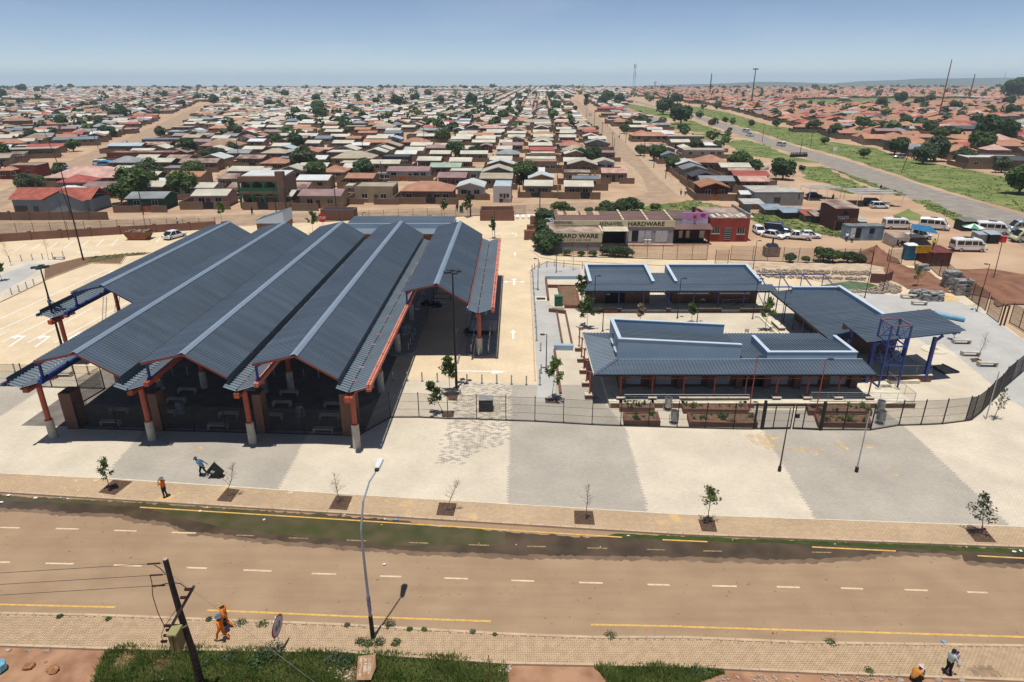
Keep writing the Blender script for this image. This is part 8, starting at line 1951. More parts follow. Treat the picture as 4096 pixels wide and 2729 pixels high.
# ------------------------------------------------------------------ painted stone, rocks, broken post
zst = lambda x, y: (1280+x*(800/2354), 2400+y*(800/2354))
sp = thing('painted_stone', 'brown slab of stone with white painted lettering in the grass', 'stone', g(*zst(530,945),ZG))
a_, b_, c_, d_ = [g(*zst(*p),z) for p,z in (((430,945),.1),((600,940),.12),((650,640),.75),((450,660),.7))]
up = Vector((0,-.25,.1)); nrm = (b_-a_).cross(d_-a_).normalized()
if nrm.z < 0: nrm = -nrm
th_ = nrm*-.28
P8 = [a_,b_,c_,d_,a_+th_,b_+th_,c_+th_,d_+th_]
e_ = [(b_+c_)/2 + (b_-a_).normalized()*.12 - nrm*.08]
MB().add(P8+e_+[e_[0]+th_],[(0,1,8,2,3),(7,6,9,5,4),(0,4,5,1),(1,5,9,8),(8,9,6,2),(2,6,7,3),(3,7,4,0)]).build('slab', mat('brown_sandstone',(.30,.165,.085),.9,col2=(.40,.25,.14),scale=3,bump=.6,bscale=12), sp)
ctr = (a_+b_+c_+d_)/4; u1 = ((a_-d_)).normalized(); u2 = ((b_-a_)).normalized(); u2 = (u2-u1*u2.dot(u1)).normalized(); Ls = (a_-d_).length; Ws = (b_-a_).length
for s_, off, wl_, hl_ in (('CHICKEN',.28,.62,.2),('R100-',-.02,.62,.22),('OBETTINGSK',-.33,.8,.15)): text('lettering',s_,sp,mat('white_brush_paint',(.62,.58,.52),.9,.2,6),ctr+u2*(off*Ws)-u1*.05*Ls,u1,u2,wl_*Ls,hl_*Ws,.006)
def rock(p, s, m, label, seed):
 r_ = random.Random(seed); b = MB(); n = 8
 rings = [(.0,-.2),(.75,0),(1,.3),(.85,.65),(.45,.9),(0,1)]
 vs = [];
 for rad, z in rings:
  for i in range(n): a = 6.28*i/n; q = rad*r_.uniform(.75,1.15); vs.append((p.x+s*q*math.cos(a), p.y+s*.8*q*math.sin(a), p.z+s*.9*z*r_.uniform(.85,1.1)))
 b.add(vs,[(k*n+i,k*n+(i+1)%n,(k+1)*n+(i+1)%n,(k+1)*n+i) for k in range(len(rings)-1) for i in range(n)])
 return tag(b.build('rock', m), label, 'rock', 'rocks on the bare verge')
M_rock = mat('orange_rock',(.33,.16,.075),.9,.3,4,bump=.5)
for i, (c, x, y, s_, lab) in enumerate([(c4,180,1480,.33,'orange rock on the bare earth, left of the pair'),(c4,325,1500,.36,'orange rock on the bare earth, right of the pair'),(c4,280,1450,.1,'small stone behind the two orange rocks'),(c4,55,1378,.16,'pale kerbside stone, first from left'),(c4,170,1378,.16,'pale kerbside stone, second from left'),(c4,290,1380,.17,'pale kerbside stone, third from left'),(c6,1560,1560,.2,'rounded stone below the lower right kerb'),(c6,1700,1562,.2,'rounded stone under the missing pavers'),(c6,1325,1562,.2,'orange stone beside the sitting man')]): rock(g(*c(x,y),ZG), s_, M_rock if i < 3 else M_stone, lab, i)
pc = thing('plank_post', 'thin dark steel bar standing in the near grass', 'post', g(*zst(1985,1080),ZG))
q = g(*zst(1998,1080),ZG); yy_ = q.y; t1 = zat(yy_,zst(0,735)[1]); t2 = zat(yy_,zst(0,650)[1]); MB().bar(q,(xat(zst(1998,0)[0],yy_,t1),yy_,t1),.07,.05).build('bar', M_rust, pc); MB().tube((xat(zst(1992,0)[0],yy_,t1),yy_,t1-.1),(xat(zst(1983,0)[0],yy_,t2),yy_,t2),.02,n=6).build('rod', M_dark, pc)
b = MB()
for k in range(260):
 c = rr.choice((zst(rr.uniform(100,420),rr.uniform(760,960)), zst(rr.uniform(2100,2250),rr.uniform(780,860)), c6(rr.uniform(850,1300),rr.uniform(1520,1568)), c6(rr.uniform(200,700),rr.uniform(1530,1568))))
 p = g(*c,ZG); s_ = rr.uniform(.03,.1); b.box((p.x,p.y,ZG+.03+s_*.4),(s_*1.3,s_,s_),rr.uniform(0,3))
tag(b.build('stone_chips', M_stone), 'broken stone chips on the near verge', 'rubble', kind='stuff')
# ------------------------------------------------------------------ saplings in mulch squares
def sapling(p, h, lean, leafy, label, seed, pit=None, leaf=.07, spread=.5, m=None, group='saplings along the pavement', z0=0.0, nl=170):
 r_ = random.Random(seed)
 t = thing('sapling', label, 'sapling', p, 0, group)
 top = p+Vector((lean[0],lean[1],h)); mid = p.lerp(top,.5)+Vector((r_.uniform(-.08,.08),r_.uniform(-.05,.05),0)); q1 = p.lerp(top,.25)+Vector((r_.uniform(-.05,.05),0,0))
 MB().path([p,q1,mid,top],[.035,.028,.02,.008],7).build('trunk', M_twig if not leafy else M_bark, t)
 tips = []
 b = MB()
 for i in range(16 if leafy else 22):
  f = r_.uniform(.32,.95); base = p.lerp(mid,f*2) if f < .5 else mid.lerp(top,f*2-1)
  a = r_.uniform(0,6.28); l = h*spread*(1.1-f)*r_.uniform(.5,1.1)+.12
  d = Vector((math.cos(a),math.sin(a),r_.uniform(.5,1.3))).normalized(); e = base+d*l; k = base.lerp(e,.5)+Vector((r_.uniform(-.05,.05),r_.uniform(-.05,.05),.03))
  b.path([base,k,e],[.011,.008,.004],5); tips += [k,e,k.lerp(e,.5)]
  if not leafy:
   for j in range(3): e2 = k.lerp(e,r_.random())+Vector((r_.uniform(-.25,.25),r_.uniform(-.2,.2),r_.uniform(.05,.3))); b.path([k.lerp(e,.4),e2],[.006,.003],4)
 tag(b.build('branches', M_twig if not leafy else M_bark, t), kind='stuff')
 if leafy:
  b = MB()
  for i in range(int(nl*1.6)):
   q = r_.choice(tips)+Vector((r_.gauss(0,.1),r_.gauss(0,.1),r_.gauss(0,.1))); d = Vector((r_.gauss(0,1),r_.gauss(0,1),r_.gauss(.2,.6))).normalized(); a = d.orthogonal().normalized(); a = Matrix.Rotation(r_.uniform(0,6.28),3,d) @ a; s_ = leaf*1.15*r_.uniform(.6,1.5); e = d.cross(a)
   b.add([q-a*s_*1.5,q+e*s_*.6,q+a*s_*1.5,q-e*s_*.6],[(0,1,2,3)])
  tag(b.build('leaves', m or M_leafD, t), kind='stuff')
 if pit:
  sheet('tree_pit', [g(*q) for q in pit], .016, M_mulch)
zt6 = 380/1345
sapling(g(*c4(668,395)), 2.75, (-.05,.1), True, 'leafy young tree in mulch at the far left of the pavement', 1, [c4(*q) for q in ((600,412),(690,335),(808,345),(700,428))], .06, .30, M_leafA, nl=230)
sapling(g(*c4(1388,435)), 2.7, (.75,.1), False, 'bare sapling leaning right behind the wheeled bin', 2, [c4(*q) for q in ((1320,462),(1385,385),(1462,395),(1410,470))], spread=.35)
sapling(g(*c4(2075,478)), 2.3, (-.25,.1), False, 'bare sapling left of the street lamp on the far pavement', 3, [c5(*q) for q in ((-78,512),(-32,430),(68,436),(33,520))], spread=.4)
sapling(g(*c5(635,522)), 2.4, (1.0,.1), False, 'bare sapling leaning far right near the paver pattern', 4, [c5(*q) for q in ((577,550),(595,473),(703,478),(683,556))], spread=.35)
sapling(g(*c5(1485,575)), 2.8, (.15,.1), False, 'upright bare sapling on the grey band', 5, [c5(*q) for q in ((1420,604),(1418,523),(1533,526),(1545,610))], spread=.3)
sapling(g(*c6(150,605)), 2.9, (0,.1), True, 'leafy young tree on the cream band right of centre', 6, [c6(*q) for q in ((118,648),(95,575),(195,585),(212,652))], .06, .42, M_leafD, nl=240)
sapling(g(*c6(1825,660)), 2.95, (-.55,.1), True, 'leafy young tree leaning left at the right end of the pavement', 7, [c6(*q) for q in ((1785,712),(1728,640),(1840,628),(1915,717))], .055, .45, M_leafC, nl=260)
sapling(g(*z7(640,380)), 3.9, (-.25,.1), True, 'leafy sapling in front of the tall mast', 8, [z7(*q) for q in ((610,425),(600,370),(712,370),(700,428))], .1, .42, M_leafA, 'saplings inside the fence', nl=320)
sapling(g(*z7(585,595)), 3.0, (-1.5,.6), True, 'bushy sapling bent left behind the front fence', 9, [z7(*q) for q in ((545,600),(540,535),(675,535),(665,600))], .1, .45, M_leafA, nl=330)
sapling(g(*z7(1690,430)), 4.3, (.35,.2), True, 'tall leafy sapling at the left corner of the market', 10, [z7(*q) for q in ((1625,455),(1620,395),(1760,395),(1755,458))], .1, .5, M_leafD, nl=380)
sapling(g(*c2(1690,890)), 4.2, (0,.1), True, 'bushy green tree left of the raised roof box', 11, None, .11, .45, M_leafA, nl=420); sapling(g(*c2(1650,760)), 4.6, (0,.1), True, 'bushy green tree in front of the back stalls', 12, None, .11, .45, M_leafA, nl=420)
for i, (x, y, h, l, lab, mm) in enumerate([(730,650,2.2,True,'pale dry shrub in the inner court',M_twig),(1270,660,2.4,True,'round green shrub in the inner court',M_leafA),(2040,740,4.0,True,'leafy sapling near the side hall',M_leafD)]): sapling(g(2280+x*.3826,1040+y*.3826), h, (0,.1), l, lab, 20+i, None, .1, .4, mm, nl=260)
sapling(g(*zc(1590,900)), 3.2, (.35,.1), False, 'bare sapling beside the court benches', 30, [zc(*q) for q in ((1540,915),(1510,875),(1590,870),(1660,905))], spread=.3); sapling(g(*zc(1345,680)), 1.5, (0,.1), True, 'small green shrub under the canopy edge', 31, None, .1, .5, M_leafA); sapling(g(*zc(1760,1520)), 2.9, (.5,.2), True, 'thin sapling outside the curved fence', 32, None, .06, .5, M_leafC, nl=120)
sapling(g(*zc(960,120)), 2.6, (0,.1), True, 'yellow green shrub by the gravel', 33, None, .09, .5, M_leafD, nl=120); sapling(g(*c1(335,415)), 4.5, (0,.2), False, 'bare sapling beside the car park bench', 34, None, spread=.3); sapling(g(*c1(80,455)), 4.2, (-.6,.2), False, 'bare leaning sapling at the left of the car park', 35, None, spread=.3); sapling(g(*c1(15,560)), 3.0, (-.4,.2), True, 'leafy tree cut by the left frame edge', 36, None, .13, .5, M_leafA, nl=300)
sapling(g(*zh(480,655)), 5.0, (0,.2), False, 'bare sapling beside the lane corner', 37, None, spread=.25); sapling(g(*zg(1770,78)), 4.5, (0,.2), True, 'green sapling behind the rear block, left', 38, None, .16, .35, M_leafA, nl=200); sapling(g(*zg(1940,70)), 4.6, (0,.2), True, 'green sapling behind the rear block, right', 39, None, .16, .4, M_leafA, nl=220); sapling(g(*zg(820,190)), 4.2, (0,.2), True, 'bright green shrub between the shelter roofs', 40, None, .16, .5, M_leafD, nl=260); sapling(g(*zg(160,105)), 4, (0,.2), True, 'green shrub behind the leftmost roof', 41, None, .16, .5, M_leafD, nl=240); sapling(g(*zg(2120,225)), 4, (0,.2), True, 'green shrub at the back end of the boarding island', 42, None, .14, .3, M_leafA, nl=200)
# vegetable rows in the planting bed
b = MB()
for i in range(9):
 for j in range(26):
  f = j/26; a = g(*c1(600+i*38,435-i*6)).lerp(g(*c1(690+i*42,378-i*2.5)), f)
  if not inpoly(*proj(a.x,a.y), bedP): continue
  for k in range(5): an = rr.uniform(0,6.28); s_ = rr.uniform(.12,.28); q = a+Vector((rr.uniform(-.2,.2),rr.uniform(-.2,.2),.05)); d = Vector((math.cos(an),math.sin(an),.8)).normalized(); e = d.cross(Vector((0,0,1))).normalized(); b.add([q,q+d*s_*.5+e*s_*.3,q+d*s_,q+d*s_*.5-e*s_*.3],[(0,1,2,3)])
tag(b.build('vegetable_rows', M_leafD), 'rows of young green plants in the car park bed', 'plants', kind='stuff')
# bags by the highway, roadside board
for k in range(9):
 p = g(*T4(212+k*17,872-k*.5),ZG); b = MB().lathe(p,[(.45,0),(.6,.3),(.5,1.1),(.2,1.4),(.3,1.7),(.05,1.75)],8); b.v = [(x+rr.uniform(-.06,.06),y+rr.uniform(-.06,.06),z) for x,y,z in b.v]
 tag(b.build('refuse_bag', mat('black_bag',(.015,.015,.016),.4)), 'full black refuse bag, %s from the left in the highway row' % nth(k), 'bag', 'black bags beside the highway')
p = g(*T4(608,855),ZG); t = thing('notice_board', 'white notice board on two legs beyond the highway', 'sign', p)
for s_ in (-1,1): MB().bar(p+Vector((s_*.7,0,0)),p+Vector((s_*.7,0,3.0)),.1,.1).build('leg', M_steel, t)
MB().bb(p.x-.85,p.x+.85,p.y-.12,p.y-.06,1.6,3.1).build('board', M_white, t)
# ------------------------------------------------------------------ people
SK = [mat('skin_dark_brown',(.075,.04,.025),.55,.08,6), mat('skin_brown',(.13,.07,.045),.55,.08,6)]
def cloth(n, c): return mat('cloth_'+n, c, .9, .12, 5)
def person(p, rz, label, shirt, trouser, shoe, hat=None, skin=0, pose=None, h=1.72, sleeve='long', group=None, tilt=(0,0), extra=None, fingers=True):
 J = {'pel':(0,0,.95),'wai':(0,.01,1.1),'che':(0,.01,1.29),'nec':(0,.01,1.46),'jaw':(0,.035,1.54),'sku':(0,.02,1.62),'top':(0,.01,1.69),
   'shL':(-.18,0,1.40),'elL':(-.235,-.02,1.13),'wrL':(-.24,.05,.88),'shR':(.18,0,1.40),'elR':(.235,-.02,1.13),'wrR':(.24,.05,.88),
   'hiL':(-.095,0,.9),'knL':(-.105,.02,.5),'anL':(-.105,-.02,.09),'toL':(-.115,.16,.035),'hiR':(.095,0,.9),'knR':(.105,.02,.5),'anR':(.105,-.02,.09),'toR':(.115,.16,.035)}
 if pose: J.update(pose)
 Rd = {'pel':(.155,.12),'wai':(.135,.105),'che':(.165,.12),'nec':(.058,.06),'jaw':(.075,.085),'sku':(.088,.102),'top':(.05,.06),'shL':(.075,.075),'shR':(.075,.075),'elL':(.05,.05),'elR':(.05,.05),'wrL':(.034,.034),'wrR':(.034,.034),
   'hiL':(.1,.1),'hiR':(.1,.1),'knL':(.065,.068),'knR':(.065,.068),'anL':(.045,.05),'anR':(.045,.05),'toL':(.04,.035),'toR':(.04,.035)}
 E_ = [('pel','wai',1),('wai','che',1),('che','nec',1),('nec','jaw',0),('jaw','sku',0),('sku','top',0),('che','shL',1),('shL','elL',1),('elL','wrL',1 if sleeve=='long' else 0),('che','shR',1),('shR','elR',1),('elR','wrR',1 if sleeve=='long' else 0),
   ('pel','hiL',2),('hiL','knL',2),('knL','anL',2),('anL','toL',3),('pel','hiR',2),('hiR','knR',2),('knR','anR',2),('anR','toR',3)]
 V = {k: Vector(v) for k, v in J.items()}
 for s_ in ('L','R'):
  w_, e_ = V['wr'+s_], V['el'+s_]; d = (w_-e_).normalized(); sx = -1 if s_ == 'L' else 1
  side = d.cross(Vector((sx,0,0)));  side = side.normalized() if side.length > .05 else Vector((0,1,0))
  V['pa'+s_] = w_+d*.075; Rd['pa'+s_] = (.036,.02); E_.append(('wr'+s_,'pa'+s_,0))
  if fingers:
   for f, (off, ln) in enumerate(((-.028,.062),(-.009,.075),(.010,.072),(.028,.055))):
    b0 = V['pa'+s_]+side*off+d*.03; b1 = b0+d*ln*.5; b2 = b1+(d*.8+Vector((-sx*.5,0,0))).normalized()*ln*.5
    V['f%s%d'%(s_,f)] = b1; V['g%s%d'%(s_,f)] = b2; Rd['f%s%d'%(s_,f)] = (.0095,.0095); Rd['g%s%d'%(s_,f)] = (.008,.008)
    E_ += [('pa'+s_,'f%s%d'%(s_,f),0),('f%s%d'%(s_,f),'g%s%d'%(s_,f),0)]
   b1 = w_+d*.035+side*.045; b2 = b1+d*.04+side*.012; V['t'+s_] = b1; V['u'+s_] = b2; Rd['t'+s_] = (.012,.012); Rd['u'+s_] = (.009,.009); E_ += [('wr'+s_,'t'+s_,0),('t'+s_,'u'+s_,0)]
 names = list(V)
 me = bpy.data.meshes.new('skel'); me.from_pydata([V[k] for k in names], [(names.index(a),names.index(b)) for a,b,_ in E_], [])
 tmp = bpy.data.objects.new('skel', me)
 sm = tmp.modifiers.new('s','SKIN'); sm.use_smooth_shade = True
 for i, k in enumerate(names): sv = me.skin_vertices[0].data[i]; sv.radius = (Rd[k][0]*1.12,Rd[k][1]*1.12) if k[0] not in 'fgtu' else Rd[k]; sv.use_root = (k == 'pel')
 if fingers:
  sb_ = tmp.modifiers.new('d','SUBSURF'); sb_.levels = 1; sb_.render_levels = 1
 out = evaluate(tmp)
 out.materials.clear()
 for m_ in (SK[skin], shirt, trouser, shoe): out.materials.append(m_)
 segs = [(V[a],V[b],mi) for a,b,mi in E_]
 for f in out.polygons:
  c = f.center; best = 9; bm = 0
  for a, b, mi in segs:
   ab = b-a; t = max(0,min(1,(c-a).dot(ab)/max(1e-9,ab.length_squared))); d = (a+ab*t-c).length
   if mi in (1,2) : d -= .03
   if d < best: best = d; bm = mi
  f.material_index = bm; f.use_smooth = True
 out.name = 'body'
 t = thing('person', label, 'person', p, rz, group); t.scale = (h/1.72,)*3
 if tilt != (0,0): t.rotation_euler = (tilt[0],tilt[1],rz)
 obj('body', out, t)
 hd = V['sku']; M0 = MW[t.name]; MW[t.name] = Matrix.Identity(4)
 fw = (V['sku']-V['nec']); up = fw.normalized(); fy = Vector((0,1,0)); fy = (fy-up*fy.dot(up)).normalized(); fx = fy.cross(up)
 b = MB()
 for s_ in (-1,1): b.box(hd+fy*.098+fx*.033*s_-up*.005,(.022,.012,.012))
 b.box(hd+fy*.095-up*.075,(.045,.012,.012)); b.build('eyes_and_mouth', M_blk, t)
 MB().add([hd+fy*.095+up*.005,hd+fy*.09-up*.05+fx*.018,hd+fy*.09-up*.05-fx*.018,hd+fy*.125-up*.045],[(0,1,3),(0,3,2),(1,2,3)]).build('nose', SK[skin], t)
 for s_ in (-1,1): MB().box(hd+fx*.09*s_-up*.02,(.02,.035,.055)).build('ear', SK[skin], t)
 if hat:
  kind, m_ = hat; b = MB(); n = 16; c0 = hd+up*.02
  if kind == 'brim': pr = ((.19,.005),(.17,.03),(.112,.045),(.108,.10),(.085,.135),(.0,.14))
  elif kind == 'beanie': pr = ((.113,-.01),(.115,.04),(.095,.1),(.05,.125),(0,.128))
  elif kind == 'hair': pr = ((.10,-.04),(.105,.02),(.09,.075),(.05,.1),(0,.105))
  else: pr = ((.112,.02),(.11,.07),(.08,.11),(0,.12))
  vs = [c0+(fx*math.cos(6.2832*i/n)+fy*math.sin(6.2832*i/n))*r+up*z for r, z in pr for i in range(n)]
  b.add(vs,[(k*n+i,k*n+(i+1)%n,(k+1)*n+(i+1)%n,(k+1)*n+i) for k in range(len(pr)-1) for i in range(n)])
  if kind == 'cap': b.add([c0+fx*.08*s_+fy*.09+up*.03 for s_ in (-1,1)]+[c0+fx*.06*s_+fy*.19+up*.015 for s_ in (1,-1)],[(0,1,2,3)])
  b.build('hat' if kind != 'hair' else 'hair', m_, t, True)
 if extra: extra(t, V)
 MW[t.name] = M0
 return t
C_or, C_navy, C_blk, C_blue, C_wh, C_den = cloth('orange',(.75,.19,.015)), cloth('navy',(.02,.025,.05)), cloth('black',(.012,.012,.013)), cloth('denim_blue',(.07,.14,.23)), cloth('off_white',(.55,.55,.50)), cloth('dark_denim',(.03,.035,.045))
H_tan, H_grey, H_grn, H_dk, H_pk = cloth('tan_hat',(.36,.26,.13)), cloth('slate_hat',(.10,.13,.17)), cloth('green_grey_hat',(.13,.17,.16)), cloth('dark_hat',(.06,.05,.045)), cloth('pale_pink_hat',(.62,.48,.42))
STR = {'knL':(-.1,.22,.53),'anL':(-.1,.30,.10),'toL':(-.1,.47,.07),'knR':(.1,.02,.5),'anR':(.1,-.30,.14),'toR':(.1,-.16,.035),'elL':(-.25,-.12,1.14),'wrL':(-.24,-.02,.9),'elR':(.25,.06,1.13),'wrR':(.22,.25,.95)}
gpp = 'people in the foreground'
person(g(*zs_(990,1072)), R(82), 'person in orange overalls and slate hat walking left, nearer of two', C_or, C_or, C_blk, ('brim',H_grey), 0, STR, 1.72, group=gpp)
def bag(t, V): MB().lathe(V['wrL']+Vector((0,0,-.42)),[(.14,0),(.17,.05),(.16,.32),(.05,.36)],10).build('bag', C_blk, t)
person(g(*zs_(1035,930)), R(86), 'person in orange overalls and tan hat walking left beyond the other', C_or, C_or, C_blk, ('brim',H_tan), 0, {**STR,'che':(0,.06,1.28),'nec':(0,.1,1.44),'jaw':(0,.15,1.51),'sku':(0,.15,1.59),'top':(0,.15,1.66),'shL':(-.18,.05,1.39),'shR':(.18,.05,1.39)}, 1.74, group=gpp, extra=bag)
person(g(*c4(1010,442)), R(70), 'person in orange top, navy trousers and green hat on the far pavement', C_or, C_navy, C_blk, ('brim',H_grn), 1, {'elL':(-.28,.12,1.2),'wrL':(-.1,.27,1.38),'elR':(.28,.12,1.2),'wrR':(.1,.27,1.38),'knR':(.1,.05,.5),'anR':(.1,-.12,.1),'toR':(.1,.05,.035)}, 1.66, group=gpp, sleeve='short')
pm_ = g(*c4(1243,312))
person(pm_, R(84), 'person in a blue jacket and dark hat pulling a wheeled bin', C_blue, C_blk, C_blk, ('brim',H_dk), 0, {'wai':(0,.08,1.08),'che':(0,.2,1.24),'nec':(0,.3,1.37),'jaw':(0,.38,1.43),'sku':(0,.38,1.51),'top':(0,.37,1.58),'shL':(-.18,.2,1.34),'shR':(.18,.2,1.34),'elL':(-.26,-.02,1.12),'wrL':(-.22,-.25,1.0),'elR':(.26,-.02,1.12),'wrR':(.22,-.25,1.0),'knL':(-.1,.18,.52),'anL':(-.1,.15,.09),'toL':(-.1,.32,.035),'knR':(.1,-.05,.5),'anR':(.1,-.35,.14),'toR':(.1,-.22,.035)}, 1.72, group=gpp)
wb = thing('wheelie_bin', 'black two wheeled refuse bin tilted behind the person pulling it', 'bin', pm_+Vector((1.45,-.1,.16)))
wb.rotation_euler = (0,R(-48),0); wb.scale = (.88,)*3
MW[wb.name] = Matrix.Identity(4)
MB().add([(-.28,-.26,.05),(.28,-.26,.05),(.28,.26,.05),(-.28,.26,.05),(-.36,-.36,1.15),(.36,-.36,1.15),(.36,.36,1.15),(-.36,.36,1.15)],[(0,3,2,1),(4,5,6,7),(0,1,5,4),(1,2,6,5),(2,3,7,6),(3,0,4,7)]).build('body', mat('black_plastic',(.018,.019,.02),.5), wb)
MB().bb(-.42,.42,-.39,.39,1.15,1.22).build('lid', mat('black_plastic',(.018,.019,.02)), wb); MB().tube((-.45,-.3,1.12),(-.45,.3,1.12),.02,n=6).build('handle', mat('black_plastic',(.018,.019,.02)), wb)
for s_ in (-1,1): MB().tube((-.22,s_*.27,.06),(-.22,s_*.34,.06),.13,n=14).build('wheel', M_tyre, wb)
MB().bb(-.12,.1,-.375,-.33,.82,.92).bb(-.1,.14,-.36,-.32,.68,.76).build('label_print', M_white, wb)
zz2 = lambda x, y: (3550+x*.232, 2500+y*.232)
pw = g(*zz2(1010,862))
def jug(t, V): MB().lathe(V['wrR']+Vector((.06,.12,-.36)),[(.07,0),(.075,.2),(.05,.26),(.025,.32)],10).build('bottle', mat('milky_plastic',(.55,.58,.55),.4), t)
person(pw, R(-75), 'person in a pale top and black trousers carrying a small child', cloth('pale_green',(.42,.50,.46)), C_blk, cloth('green_shoe',(.02,.05,.045)), ('hair',mat('hair_black',(.01,.009,.008),.7)), 0, {'elL':(-.25,.12,1.13),'wrL':(-.06,.3,1.08),'elR':(.25,.1,1.12),'wrR':(.1,.3,.98),'knL':(-.1,.1,.5),'anL':(-.1,-.1,.09),'toL':(-.1,.06,.035),'anR':(.1,.1,.09),'toR':(.1,.26,.035)}, 1.68, 'short', gpp, extra=jug)
person(pw+Vector((.30,.06,.78)), R(100), 'small child in lilac held on the arm of an adult', cloth('lilac',(.42,.30,.50)), cloth('lilac',(.42,.30,.50)), C_blk, ('hair',mat('hair_black',(.01,.009,.008))), 0, {'elR':(.26,.05,1.5),'wrR':(.24,.08,1.72),'wrL':(-.2,.2,1.2),'knL':(-.12,.25,.8),'anL':(-.12,.22,.5),'toL':(-.12,.36,.46),'knR':(.12,.25,.8),'anR':(.12,.22,.5),'toR':(.12,.36,.46),'pel':(0,0,.92)}, .72, 'long', gpp, fingers=False)
psit = g(*zz2(395,945),ZG)
person(psit+Vector((0,-.1,.02)), R(-70), 'person in an amber shirt and pale hat sitting on the near kerb', cloth('amber',(.46,.19,.04)), C_blk, C_den, ('brim',H_pk), 0, {'pel':(0,0,.22),'wai':(0,.06,.36),'che':(0,.2,.53),'nec':(0,.32,.66),'jaw':(0,.40,.72),'sku':(0,.41,.80),'top':(0,.41,.87),'shL':(-.18,.2,.63),'shR':(.18,.2,.63),'elL':(-.24,.38,.42),'wrL':(-.1,.56,.32),'elR':(.24,.36,.42),'wrR':(.12,.55,.55),'hiL':(-.1,.02,.2),'knL':(-.14,.42,.40),'anL':(-.12,.5,.06),'toL':(-.12,.66,.03),'hiR':(.1,.02,.2),'knR':(.14,.42,.44),'anR':(.12,.58,.06),'toR':(.12,.74,.03)}, 1.72, 'short', gpp)
q5 = 520/2038
rp = loc(-25.4-.45, 17.4, 5.62)
person(rp, R(-80), 'person in blue work clothes and cap standing on the low gutter roof', C_blue, C_navy, C_blk, ('cap',C_blk), 0, {'elL':(-.25,.12,1.15),'wrL':(-.15,.32,1.1),'elR':(.25,.12,1.15),'wrR':(.15,.32,1.1)}, 1.75, group='people at the shelter')
gq = 'people far off in the yard and streets'
for c, x, y, rz, sh, tr, lab in [(c1,1150,280,10,C_navy,C_navy,'person in dark clothes beside the white sedan'),(c1,1228,183,95,C_wh,C_den,'person in a pale shirt walking on the back road'),(c3,1127,287,-20,C_wh,C_den,'person in white by the container, left of two'),(c3,1168,294,60,C_wh,C_blk,'person in white and black by the container, right of two'),
 (T1,1128,758,0,C_wh,C_den,'person in white on the left street, first of two'),(T1,1172,755,0,cloth('red',(.3,.03,.03)),C_blk,'person in red on the left street, second of two'),(T1,332,1068,200,C_den,C_blk,'dark clothed person outside the red house'),(T1,2322,1398,80,C_blk,SK[1],'person walking past the green arched house'),(T3,1552,1222,0,cloth('yellow',(.5,.36,.04)),C_blk,'person in yellow at the street corner'),(T3,1592,1224,0,C_wh,C_blue,'person in white and blue at the street corner'),
 (T4,1030,1186,0,C_blk,C_den,'person with a dark load beside the highway'),(T4,592,1276,0,C_blk,C_blk,'dark clothed person on the bare ground by the carports'),(zq,1605,478,180,cloth('yellow',(.5,.36,.04)),C_blk,'person in yellow under the blue net'),(T1,1745,495,0,cloth('orange',(.75,.19,.015)),C_blk,'person in orange far up the left street'),(T3,985,700,0,C_blk,C_blk,'person on the sidewalk of the right street'),(T3,880,590,0,C_wh,C_blue,'person in white far up the right street'),(c2,798,78,0,C_blk,C_den,'person beside the green bin on the back road')]:
 z = ZG if c in (T1,T2,T3,T4,zq) or (c is c3) else 0
 person(g(*c(x,y),z), R(rz), lab, sh, tr, C_blk, ('hair',mat('hair_black',(.01,.009,.008))), 0, {'knL':(-.1,.14,.5),'anL':(-.1,.12,.09),'toL':(-.1,.28,.035),'anR':(.1,-.14,.1),'toR':(.1,.02,.035)}, 1.72, group=gq, fingers=False)
# ------------------------------------------------------------------ odds and ends at the shelter
def ladder(a, b, label, w=.42):
 a = Vector(a); b = Vector(b); t = thing('ladder', label, 'ladder', a, 0, 'ladders at the shelter'); d = (b-a); s_ = Vector((1,0,0))*w/2
 for q in (-1,1): MB().bar(a+s_*q,b+s_*q,.05,.06).build('stile', M_steel, t)
 n = int(d.length/.32)
 for k in range(1,n): p = a.lerp(b,k/n); MB().tube(p-s_,p+s_,.016,n=5).build('rung', M_steel, t)
w5 = lambda x, y: (180+x*q5, 1080+y*q5)
for (x, y), (xt, yt), lab in (((925,795),(940,425),'ladder leaning on the left roof, nearer of two'),((1118,660),(1148,398),'ladder leaning on the left roof, farther of two')):
 a = g(*w5(x,y)); yy = a.y+1.0; z = zat(yy,w5(0,yt)[1]); ladder(a, (xat(w5(xt,0)[0],yy,z),yy,z), lab)
for i, (a, c) in enumerate((((1350,1240),(1440,860)),((1460,850),(1520,600)))):
 A_, C_ = g(*z4(*a)), g(*z4(*c)); A_.z = C_.z = .12; tag(MB().bar(A_,C_,.16,.1).build('gutter_length', M_steel), 'loose gutter length lying in the bay, %s piece' % ('front','rear')[i], 'gutter', 'loose gutters on the ground')
tp_ = g(*z4(1665,810),.9); t = thing('sheet_pack', 'shiny grey roof sheets stacked on trestles on the boarding island', 'sheets', g(*z4(1665,830),.16)); MB().bb(tp_.x-1.55,tp_.x+1.55,tp_.y,tp_.y+3.2,.72,.86).build('sheets', mat('bright_zinc',(.36,.40,.44),.25,.1,1,metal=.6), t)
for k in range(4): MB().bb(tp_.x-1.4+.8*k,tp_.x-1.3+.8*k,tp_.y+.3,tp_.y+2.9,.16,.715).build('trestle', M_bark, t)
